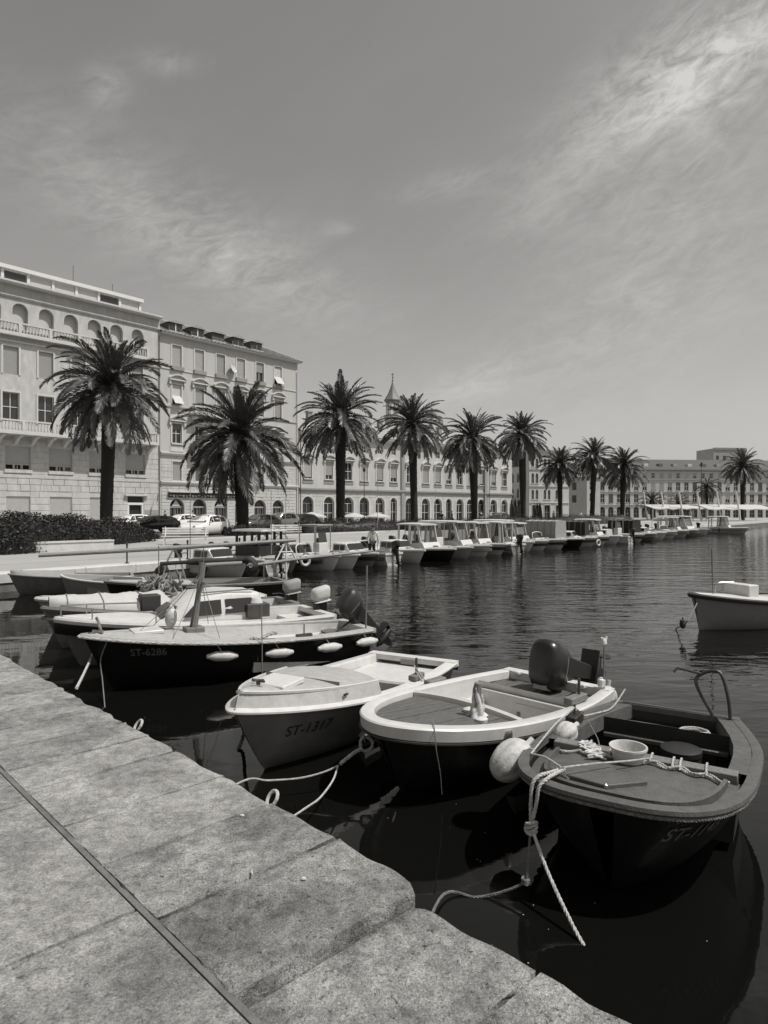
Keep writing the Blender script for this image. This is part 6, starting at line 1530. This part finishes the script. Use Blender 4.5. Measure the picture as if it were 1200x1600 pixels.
def scallop_boat():
    # grey rowing boat whose gunwale dips in scallops, moored at the promenade corner
    t, L = boat('rowing_boat', 'grey rowing boat with a dipped scalloped gunwale by the promenade wall', (-8.9, 18.2), (-5.95, 17.7))
    h = Hull(L, 1.35, .62, .48, tr=.85, p=2.6, q=.7, tm=.36, rake=.2, nt=24); base = h.gz
    h.gz = lambda tt: base(tt)-(.13*max(0, min(1, (sin((tt-.10)*17)+.35)*1.6)) if .12 < tt < .42 else 0)
    h.shell('gel_grey', t); h.rail('gel_white', t, [(.02, -.03), (.03, 0), (.02, .015), (-.05, .015), (-.05, -.03)]); h.inside('gel_grey', t, .0, .62, .06, .1, 'hull_mid', .1); h.deck('gel_grey', t, .6, .05, 0, .03, drop=.15)
    b = MB(); b.box(h.x(.45), h.x(.52), -.55, .55, .36, .40); b.build('thwart', 'gel_grey', t, bevel=.008)
    outboard(t, h.x(0)-.02, 0, h.gz(0)+.03, 30, .75, 'paint_dark')
    t, L = boat('rowing_boat', 'low grey boat with a dark sheeted bow alongside the promenade wall', (-10.6, 18.6), (-7.6, 19.9))
    h = Hull(L, 1.4, .6, .46, tr=.8, p=2.2, q=.75, nt=20); h.shell('hull_mid', t); h.rail('gel_grey', t, [(.02, -.03), (.03, 0), (.02, .015), (-.05, .015), (-.05, -.03)]); h.inside('gel_grey', t, .0, .5, .06, .1, 'hull_mid'); h.deck('canvas_grey', t, .48, .05, 0, .16, drop=.15, name='sheet')
    b = MB(); b.box(h.x(.2), h.x(.28), -.5, .5, .34, .38); b.build('thwart', 'wood', t, bevel=.008)
scallop_boat()

# sailing boat with its mast lowered on crutches and a furled dark sail
def sail_boat():
    t, L = boat('sailing_boat', 'old sailing boat with lowered mast and dark furled sail between pier and promenade', (-6.6, 15.6), (-2.8, 17.6))
    h = Hull(L, 1.6, .72, .55, tr=.7, p=2.1, q=.8, nt=22); h.shell('hull_dark', t); h.rail('wood', t, [(.03, -.05), (.045, 0), (.02, .015), (-.06, .015), (-.06, -.04)]); h.deck('gel_deck', t, .55, .06, 0, .05, drop=.2); h.inside('gel_grey', t, .0, .56, .08, .12, 'wood', .1)
    b = MB(); b.box(h.x(.25), h.x(.31), -.6, .6, .38, .42); b.build('thwart', 'wood', t, bevel=.008)
    def loc(px, py, d): w = dist(px, py, d); return Matrix.Rotation(-t.rotation_euler[2], 4, 'Z') @ (w-t.location)
    a, b_, c_ = loc(60, 868, 15.4), loc(272, 856, 16.6), loc(462, 844, 18.0)
    m_ = MB(); m_.tube([a, b_, c_], [.045, .06, .045], 10); m_.build('lowered_mast', 'spar', t)
    cr = MB(); q = b_
    for dx in (-.32, .34): cr.tube([q+Vector((0, 0, .0)), q+Vector((dx*.5, dx*.35, -.28)), Vector((q.x+dx, q.y+dx*.3, .55))], .022, 6)
    cr.build('mast_crutch', 'steel', t)
    cr = MB(); q = loc(447, 845, 17.9)
    for dx in (-.4, .4): cr.tube([q, Vector((q.x+dx*.9, q.y+dx*.2, q.z-.62))], .022, 6)
    cr.tube([Vector((q.x-.2, q.y, q.z-.3)), Vector((q.x+.2, q.y, q.z-.3))], .018, 6); cr.tube([Vector((q.x, q.y, q.z-.0)), Vector((q.x, q.y, .52))], .022, 6); cr.build('mast_gallows', 'sash', t)
    s = MB(); s.tube(spline([loc(250, 881, 16.3), loc(300, 878, 16.6), loc(360, 876.5, 16.9), loc(386, 875, 17.0), loc(396, 884, 17.0), loc(388, 896, 17.0)], 6), [.05]*6+[.085]*6+[.09]*6+[.12]*6+[.14]*4+[.10]*2+[.03], 12); s.build('furled_sail', 'canvas_black', t)
    k = MB(); k.tube([loc(391, 884, 16.85)+Vector((.07*cos(a)*(1-a/11), 0, .07*sin(a)*(1-a/11))) for a in [i*.35 for i in range(26)]], .013, 6); k.build('sail_roll', 'canvas_grey', t)
    s = MB(); s.tube([loc(320, 883, 16.5), loc(378, 880, 16.8)], .055, 10); s.build('boom', 'spar', t)
    s = MB(); s.tube([loc(392, 883.5, 17.0), loc(470, 873, 17.8), loc(583, 861, 19.0)], [.045, .04, .03], 8); s.build('bowsprit', 'spar', t)
    st = MB()
    for px, y0, y1, d in ((248, 853, 896, 16), (318, 852, 880, 16.5), (412, 880, 935, 16.8)): st.tube([loc(px, y0, d), loc(px, y1, d)], .012, 5)
    st.build('stay', 'rope_dark', t)
    # three-legged wooden hoist post with sacks at its foot
sail_boat()

# ---------------------------------------------------------------- boats at the right edge
def right_boat():
    b0 = at(1085, 985, 0); st_ = b0+Vector((3.3, 1.3, 0))
    t, L = boat('motor_boat', 'grey hulled boat with white deck and thick dark rubber rail moored out in the basin', (b0.x, b0.y), (st_.x, st_.y))
    h = Hull(L, 1.5, .72, .5, tr=.84, p=2.6, q=.62, tm=.36, rake=.12, nt=26); h.shell('gel_grey', t); h.rail('rubber', t, [(.03, -.07), (.055, -.04), (.055, .0), (.03, .02), (-.02, .02), (-.02, -.06)])
    h.deck('gel_white', t, .5, .03, .01, .05, drop=.3); h.inside('gel_white', t, 0, .5, .06, .1, 'gel_deck')
    b = MB(); p = Vector((h.x(.86), 0, h.gz(.86)+.03)); b.tube([p, p+Vector((.03, 0, .92))], .014, 8); b.build('staff', 'wood', t)
    b = MB(); b.tube(spline([Vector((h.x(.80), -.12, h.gz(.8)+.02)), Vector((h.x(.80), -.10, h.gz(.8)+.25)), Vector((h.x(.70), 0, h.gz(.8)+.28))], 5), .012, 6); b.build('bow_rail', 'steel', t)
    bb = MB(); bb.box(h.x(.6), h.x(.68), -.3, .3, h.gz(.6)+.04, h.gz(.6)+.30); bb.build('coaming', 'gel_white', t, bevel=.02)
    q = at(1068, 985, .12); bow = on(t, h.x(.97), 0, h.gz(.9)-.1)
    bucket_rope('mooring_rope', 'slack dark mooring line with a float at the bow of the grey basin boat', [bow, at(1076, 968, .42), at(1068, 976, .25), at(1056, 982, .0)], .012, 'rope_dark', n=8)
    k = thing('float', 'small dark mooring float on the line of the grey basin boat', 'float', at(1067, 975, .26)); MB().lathe([(.01, -.09), (.05, -.06), (.06, 0), (.045, .07), (.01, .09)], 12).build('body', 'rubber', k); MB().tube([(0, 0, .08), (0, 0, .13)], .012, 6).build('eye', 'iron', k)
right_boat()
# ---------------------------------------------------------------- boats moored bow out along the promenade
OUT = Vector((.772, -.636, 0))
def hard_top(t, h, x0, x1, w, z0, z1, m='gel_white', pm='gel_white', rake=.2, curtains=None, wind=True, ss=None):
    """roof on slanted pillars, windscreen forward"""
    b = MB(); rows = []
    for k in range(7):
        u = k/6; x = x0-.12+(x1-x0+.3)*u; rows.append([Vector((x, y*w*(1-.06*u), z1+.05*(1-y*y)+.02*sin(pi*u)+d)) for y, d in ((-1, 0), (-.5, 0), (0, 0), (.5, 0), (1, 0), (1, -.055), (-1, -.055))])
    b.loft(rows); r = b.build('roof', m, t, ang=40)
    zs = z0+.34; xf = x1+rake
    for sd in (-1, 1):
        y = sd*(w-.05)
        for xa, xb, ww in ((x0, x0+.04, .05), (x0+(x1-x0)*.52, x0+(x1-x0)*.52+rake*.5, .07), (xf, x1-.05, .06)):
            p = MB(); p.loft([[Vector((x+dx, y+dy, z)) for dx, dy in ((-ww, -.02), (ww, -.02), (ww, .02), (-ww, .02))] for x, z in ((xa, z0), (xb, z1-.03))]); p.build('pillar', pm, t, smooth=False)
        p = MB(); p.prism([(x0+(x1-x0)*.52, z0-.04), (xf+.25, z0-.04), (xf, zs), (x0+(x1-x0)*.52, zs-.06)], y-.018, y+.018, lambda a, b, c: (a, c, b)); p.build('cabin_side', pm, t, smooth=False)
        p = MB(); p.prism([(x0+(x1-x0)*.54, zs-.05), (xf-.05, zs), (x1-.08, z1-.08), (x0+(x1-x0)*.58, z1-.08)], y-.006, y+.006, lambda a, b, c: (a, c, b)); p.build('side_window', 'glass_clear', t, smooth=False)
        if curtains:
            c = MB(); c.loft([[Vector((x0+(x1+rake*.7-x0)*u, sd*(w-.03)+.015*sin(u*40), z)) for u in [i/24 for i in range(25)]] for z in (z0, z1-.03)], False); c.build('side_curtain', curtains, t, ang=60)
    if wind:
        p = MB(); p.add([(xf+.01, -w+.08, zs), (xf+.01, w-.08, zs), (x1-.03, w-.1, z1-.06), (x1-.03, -w+.1, z1-.06)], [(0, 1, 2, 3)]); p.build('windscreen', 'glass_clear', t, smooth=False)
        p = MB(); p.loft([[Vector((xf+.25, yy, z0-.04)) for yy in (-w+.03, w-.03)]+[Vector((xf+.02, yy, zs)) for yy in (w-.03, -w+.03)], [Vector((xf+.29, yy, z0-.04)) for yy in (-w+.03, w-.03)]+[Vector((xf+.05, yy, zs+.01)) for yy in (w-.03, -w+.03)]]); p.build('screen_base', pm, t, smooth=False)
        p = MB(); p.box(x0+(x1-x0)*.60, x0+(x1-x0)*.75, -w+.15, -w+.65, .13, z0+.42); p.build('helm_seat', 'canvas_grey', t, bevel=.03)
        p = MB(); p.box(x1-.1, xf, -w+.12, w-.12, z0-.2, z0+.22); p.build('dashboard', 'hull_mid', t, bevel=.03)
    return r
def tarp(t, h, x0, x1, w, z0, z1, m, stripes=None):
    rr = random.Random(int(x1*100)); b = MB(); rows = []; n = 14
    for i in range(n+1):
        u = i/n; x = x0+(x1-x0)*u; f = .02*sin(i*2.3); rows.append([Vector((x, -w+f, z0)), Vector((x, -w*.98-f, (z0+z1)/2)), Vector((x, -w*.93, z1-.04)), Vector((x, 0, z1+.04)), Vector((x, w*.93, z1-.04)), Vector((x, w*.98+f, (z0+z1)/2)), Vector((x, w+f, z0))])
    b.loft(rows, True); tp = b.build('tarpaulin', m, t, ang=50)
    for i in range(0, n+1, 3):
        s = MB(); s.tube([p*1.0+Vector((0, 0, .008)) for p in rows[i]], .012, 5); s.build('seam', stripes or 'rubber', tp)
def canopy_frame(t, x0, x1, w, z0, z1, m='steel'):
    b = MB()
    for x in (x0, x1): b.tube(spline([(x, -w, z0), (x, -w, z1-.1), (x, -w+.1, z1), (x, w-.1, z1), (x, w, z1-.1), (x, w, z0)], 4), .022, 6)
    for y in (-w+.08, w-.08): b.tube([(x0, y, z1), (x1, y, z1)], .02, 6)
    b.build('canopy_frame', m, t)
def riva_boat(px, wy, L, label, kind, hull='gel_white', B=1.6, motor=True, yaw=0., name='motor_boat', fb=.62, cov=None, flip=False):
    bow = at(px, wy, 0); d = Matrix.Rotation(yaw, 3, 'Z') @ OUT; st = bow-d*L
    if flip: bow, st = st, bow-d*.1
    t, L = boat(name, label, (bow.x, bow.y), (st.x, st.y), group='boats moored along the promenade')
    h = Hull(L, B, fb, .55, tr=.84, p=2.3, q=.75, tm=.38, rake=.36, nt=20); h.shell(hull, t); rr = random.Random(px)
    if px % 3 != 1: h.rail('hull_dark' if px % 2 else 'hull_mid', t, [(.0, -.30), (.02, -.29), (.03, -.16), (.012, -.155)], 'hull_stripe', transom=False)
    h.rail('gel_white', t, [(.02, -.07), (.04, -.03), (.03, .012), (-.07, .012), (-.07, -.05)]); X = h.x; w = B/2-.16
    h.deck('gel_deck', t, .56, .06, .0, .07, drop=.25); h.inside('gel_white', t, .0, .57, .08, .12, 'gel_grey', .1)
    if kind == 'cuddy':
        b = MB(); rings = []
        for tt, ww, hh in ((.40, .62, .44), (.44, .62, .46), (.60, .58, .44), (.66, .52, .12), (.80, .40, .04)):
            z0 = h.gz(tt)-.03; z1 = h.gz(.5)+hh; rings.append([Vector((X(tt), y, z)) for y, z in ((ww, z0), (ww*.9, z1-.05), (ww*.75, z1), (-ww*.75, z1), (-ww*.9, z1-.05), (-ww, z0))])
        b.loft(rings); c = b.build('cabin', 'gel_white', t, ang=30); z = h.gz(.5)
        for sd in (-1, 1):
            for a0, a1 in ((.42, .51), (.525, .60)): q = MB(); q.add([(X(a0), sd*.61, z+.13), (X(a1), sd*.60, z+.13), (X(a1), sd*.565, z+.35), (X(a0), sd*.57, z+.35)], [(0, 1, 2, 3)]); q.build('cabin_window', 'glass', t, smooth=False)
        q = MB(); q.add([(X(.655)+.02, -.46, z+.16), (X(.655)+.02, .46, z+.16), (X(.61)+.02, .48, z+.41), (X(.61)+.02, -.48, z+.41)], [(0, 1, 2, 3)]); q.build('windscreen', 'glass', t, smooth=False)
    elif kind == 'dark_cabin':
        b = MB(); x0, x1 = X(.28), X(.62); z0, z1 = h.gz(.5)-.1, h.gz(.5)+1.0
        for a, c in (((x0, x0+.06), (-w, w)), ((x1-.06, x1), (-w, w))): b.box(a[0], a[1], c[0], c[1], z0, z1-.55)
        for sd in (-1, 1):
            b.box(x0, x1, sd*w-.03, sd*w+.03, z0-.002, z1-.56)
            for x in (x0, x0+.45, x1-.45, x1-.08): b.box(x, x+.1, sd*w-.028, sd*w+.028, z1-.56, z1)
        b.build('wheelhouse', 'black_matte', t, smooth=False)
        r = MB(); r.box(x0-.15, x1+.2, -w-.1, w+.1, z1, z1+.06); r.build('roof', 'gel_white', t, bevel=.015)
        for k in range(4): q = MB(); q.box(x0-.1, x1+.15, -w+.05+k*.32, -w+.27+k*.32, z1+.06, z1+.09); q.build('roof_slat', 'gel_white', t, smooth=False)
    elif kind == 'console':
        canopy_frame(t, X(.30), X(.52), w*.9, .5, 1.75); q = MB(); q.add([(X(.52), -.3, 1.0), (X(.52), .3, 1.0), (X(.50), .28, 1.5), (X(.50), -.28, 1.5)], [(0, 1, 2, 3)]); q.build('windscreen', 'glass', t, smooth=False)
        q = MB(); q.box(X(.44), X(.53), -.32, .32, .12, 1.05); q.build('console', 'gel_white', t, bevel=.03); q = MB(); q.box(X(.28), X(.55), -w*.95, w*.95, 1.75, 1.80); q.build('canopy', 'canvas_grey', t, bevel=.01)
        q = MB(); q.box(X(.30), X(.36), -.35, .35, .13, .62); q.build('helm_seat', 'gel_grey', t, bevel=.03)
    elif kind == 'hardtop': hard_top(t, h, X(.22), X(.55), w, h.gz(.4)-.05, 1.72)
    elif kind == 'hardtop_long': hard_top(t, h, X(.10), X(.58), w, h.gz(.4)-.05, 1.80, rake=.3)
    elif kind == 'hardtop_curtain': hard_top(t, h, X(.15), X(.56), w, h.gz(.4)-.05, 1.62, curtains=None); q = MB(); q.loft([[Vector((X(.15)+.02*sin(i*1.9), -w+2*w*i/16, z)) for i in range(17)] for z in (.6, 1.58)], False); q.build('stern_curtain', 'canvas_white', t, ang=60)
    elif kind == 'tarp': tarp(t, h, X(.04), X(.60), w+.08, .52, 1.72, cov or 'canvas_grey')
    elif kind == 'tarp_dark': tarp(t, h, X(.12), X(.62), w+.05, .55, 1.62, 'canvas_black', 'canvas_grey')
    elif kind == 'screen':
        q = MB(); q.box(X(.48), X(.56), -.6, .6, .4, h.gz(.5)+.1); q.build('dashboard', 'gel_white', t, bevel=.03)
        f = MB(); f.tube(spline([(X(.50), -w, h.gz(.5)), (X(.48), -w+.06, h.gz(.5)+.42), (X(.48), w-.06, h.gz(.5)+.42), (X(.50), w, h.gz(.5))], 4), .03, 6); f.build('screen_frame', 'gel_white', t)
        q = MB(); q.add([(X(.52), -w+.06, h.gz(.5)+.1), (X(.52), w-.06, h.gz(.5)+.1), (X(.485), w-.1, h.gz(.5)+.42), (X(.485), -w+.1, h.gz(.5)+.42)], [(0, 1, 2, 3)]); q.build('windscreen', 'glass', t, smooth=False)
        q = MB(); q.box(X(.2), X(.28), -.55, .55, .13, .5); q.build('seat', 'gel_grey', t, bevel=.03)
    else:
        for a in (.12, .38): q = MB(); e = h.edge(a, .09); q.box(X(a), X(a)+.25, -e, e, .36, .41); q.build('thwart', 'wood' if kind == 'open_wood' else 'gel_white', t, bevel=.01)
    if px % 4 == 0 or kind.startswith('hardtop'): b = MB(); q = Vector((X(.3), -w*.7, .5)); b.tube([q+Vector((0, 0, .1)), q+Vector((.02, 0, 2.4+.3*(px % 5)))], [.018, .008], 6); b.build('antenna', 'steel', t)
    if motor: outboard(t, X(0)-.03, 0, h.gz(0)+.08, 28 if (px % 2) else 8, .85, cover=None)
    # odds and ends every boat carries: fender, coiled line, bucket, folded cover
    for k in range(2 if not flip else 1):
        sd = rr.choice((-1, 1)) if k else -1; a = rr.uniform(.25, .7); p = h.pt(a, .75, sd); b = MB(); b.lathe([(.015, -.24), (.05, -.20), (.075, -.14), (.075, .12), (.05, .18), (.015, .26)], 12, Matrix.Translation(p+Vector((0, sd*.085, .02)))); b.build('fender', rr.choice(['fender_white', 'rubber', 'fender_white']), t)
    b = MB(); c = Vector((X(rr.uniform(.66, .8)), rr.uniform(-.15, .15), h.gz(.75)+.06)); rope_mesh(b, [c+Vector(((.13-.001*i)*cos(i*.5), (.13-.001*i)*sin(i*.5), .0015*i)) for i in range(40)], .016, strands=2); b.build('coiled_line', rr.choice(['rope', 'rope_dark']), t, ang=60)
    if rr.random() < .7: b = MB(); b.lathe([(.10, 0), (.14, .26), (.125, .26), (.09, .02)], 14, Matrix.Translation((X(rr.uniform(.1, .3)), rr.uniform(-.3, .3), .13))); b.build('bucket', rr.choice(['canvas_grey', 'black_matte', 'fender_white']), t)
    if rr.random() < .6:
        b = MB(); x = X(rr.uniform(.08, .3)); b.loft([[Vector((x+.28*cos(a)*q, .5*sin(a)*q, .40+zz+.02*sin(3*a+zz*30))) for a in [2*pi*i/14 for i in range(14)]] for q, zz in ((1, 0), (1.02, .08), (.7, .19), (.2, .24))]); b.build('folded_cover', rr.choice(['canvas_grey', 'canvas_black', 'canvas_white']), t, ang=70)
    q = MB(); q.box(X(.90)-.05, X(.90)+.05, -.02, .02, h.gz(.9)+.03, h.gz(.9)+.09); q.build('bow_cleat', 'steel', t, bevel=.005)
    return h, t
HB = [(388, 903, 3.7, 'small white cuddy cabin boat below the lying mast', 'cuddy', 'gel_white', 1.5),
      (436, 899, 3.4, 'open white boat with thwarts beside the white cuddy boat', 'open', 'gel_white', 1.3),
      (466, 897, 3.9, 'boat with black wheelhouse and white slatted roof', 'dark_cabin', 'gel_grey', 1.5),
      (503, 894, 3.6, 'grey hulled runabout with long white foredeck next to the black wheelhouse', 'screen', 'gel_grey', 1.4),
      (562, 890, 3.7, 'white centre console boat under a grey flat canopy', 'console', 'gel_white', 1.5),
      (618, 884, 3.5, 'white framed windscreen runabout beside the open white hardtop', 'screen', 'gel_white', 1.4),
      (712, 878, 4.0, 'dark hulled boat with an open white hardtop on slanted pillars', 'hardtop', 'hull_dark', 1.6),
      (768, 871, 4.3, 'white boat with a long flat white hardtop and big windscreen', 'hardtop_long', 'gel_white', 1.6),
      (812, 866, 3.9, 'grey hulled hardtop boat with low dark windscreen', 'hardtop', 'gel_grey', 1.5),
      (857, 861, 4.1, 'hardtop boat with hanging white stern curtain', 'hardtop_curtain', 'gel_white', 1.6),
      (913, 857, 4.0, 'boat wholly boxed in by a tall grey tarpaulin', 'tarp', 'hull_dark', 1.6),
      (951, 852, 3.8, 'boat under a black tarpaulin beside the grey tarpaulin box', 'tarp_dark', 'gel_white', 1.5),
      (988, 850, 3.9, 'pale cuddy boat between two black tarpaulins', 'cuddy', 'gel_white', 1.6),
      (1026, 846, 4.1, 'boat under a squared black tarpaulin with pale bow', 'tarp_dark', 'hull_mid', 1.7),
      (1058, 842, 3.8, 'open white boat beyond the squared black tarpaulin', 'open', 'gel_white', 1.5),
      (1108, 837, 5.0, 'larger white boat with hardtop at the far harbour end', 'hardtop_long', 'gel_white', 1.9),
      (1170, 834, 4.6, 'white hardtop cruiser furthest along the promenade', 'hardtop', 'gel_white', 1.8),
      (411, 901.5, 3.3, 'low grey rowing boat squeezed beside the white cuddy boat', 'open_wood', 'gel_grey', 1.2),
      (532, 892, 3.5, 'white runabout with folded cover between long foredeck boat and console boat', 'screen', 'gel_white', 1.3),
      (591, 887, 3.4, 'grey cuddy boat tucked beside the white centre console boat', 'cuddy', 'gel_grey', 1.3),
      (664, 881, 3.8, 'white cuddy boat next to the dark hulled open hardtop', 'cuddy', 'gel_white', 1.4),
      (739, 874.5, 3.8, 'grey console boat between the open hardtop and the long hardtop', 'console', 'gel_grey', 1.3),
      (791, 868.5, 3.9, 'white hardtop boat squeezed beside the long flat hardtop', 'hardtop', 'gel_white', 1.4),
      (835, 863.5, 3.9, 'white hardtop boat beside the one with a stern curtain', 'hardtop_long', 'gel_white', 1.4),
      (885, 859, 3.9, 'white screened runabout in front of the grey tarpaulin box', 'screen', 'gel_white', 1.4),
      (933, 854.5, 3.9, 'white cuddy boat between grey and black tarpaulins', 'cuddy', 'gel_white', 1.5),
      (970, 851, 3.9, 'white hardtop boat next to the first black tarpaulin', 'hardtop', 'gel_white', 1.5),
      (1007, 848, 4.0, 'white console boat before the squared black tarpaulin', 'console', 'gel_white', 1.6),
      (1042, 844, 4.0, 'white cuddy boat past the squared black tarpaulin', 'cuddy', 'gel_white', 1.6),
      (1076, 840, 4.4, 'white screened runabout near the far harbour end', 'screen', 'gel_white', 1.7),
      (1092, 838.5, 4.4, 'grey hardtop boat beside the larger far hardtop', 'hardtop', 'gel_grey', 1.6)]
# drifting flecks on the still water by the pier
def flecks():
    rr = random.Random(9); mb = MB()
    for _ in range(80):
        p = pier(rr.uniform(-1, 6.5), -rr.uniform(.1, 2.6), .003); r = rr.uniform(.0015, .005); mb.add([(p.x+r*cos(a), p.y+r*sin(a)*.8, p.z) for a in (0, 1.3, 2.4, 3.6, 5)], [(0, 1, 2, 3, 4)])
    tag(mb.build('floating_flecks', 'fender_white', smooth=False), 'tiny pale flecks drifting on the black water by the pier', 'debris', kind='stuff')
flecks()
RB = {}
FLIP = {436, 618, 812, 988}
for k, a in enumerate(HB): RB[a[0]] = riva_boat(a[0], a[1], a[2], a[3], a[4], a[5], a[6], flip=a[0] in FLIP, yaw=[.10, -.16, .05, -.06, .18, .02, -.10][k % 7])
# person standing in the runabout, stooping over gear
hh, tt = RB[618]
person('person in white shirt and dark trousers stooping in the white runabout', on(tt, hh.x(.36), .0, 0), tt.rotation_euler[2]+2.6, 'cloth_white', 'cloth_dark', z=.125, h=1.66, stoop=.45, arms=.15)
# fenders slung between the promenade boats
for k, (px, py, z, lab) in enumerate(((477, 876, .55, 'white tyre-like fender by the black wheelhouse boat'), (620, 868, .4, 'white ring fender hung between runabout and open hardtop'), (935, 848, .3, 'white ring fender by the black tarpaulin boat'))):
    p = at(px, py, z); t = thing('ring_fender', lab, 'fender', p, .6); MB().tube([(.17*cos(2*pi*i/18), 0, .17*sin(2*pi*i/18)) for i in range(19)], .055, 8, False).build('ring', 'fender_white', t); MB().tube([(0, 0, .2), (0, .02, .42)], .01, 5).build('lanyard', 'rope', t)
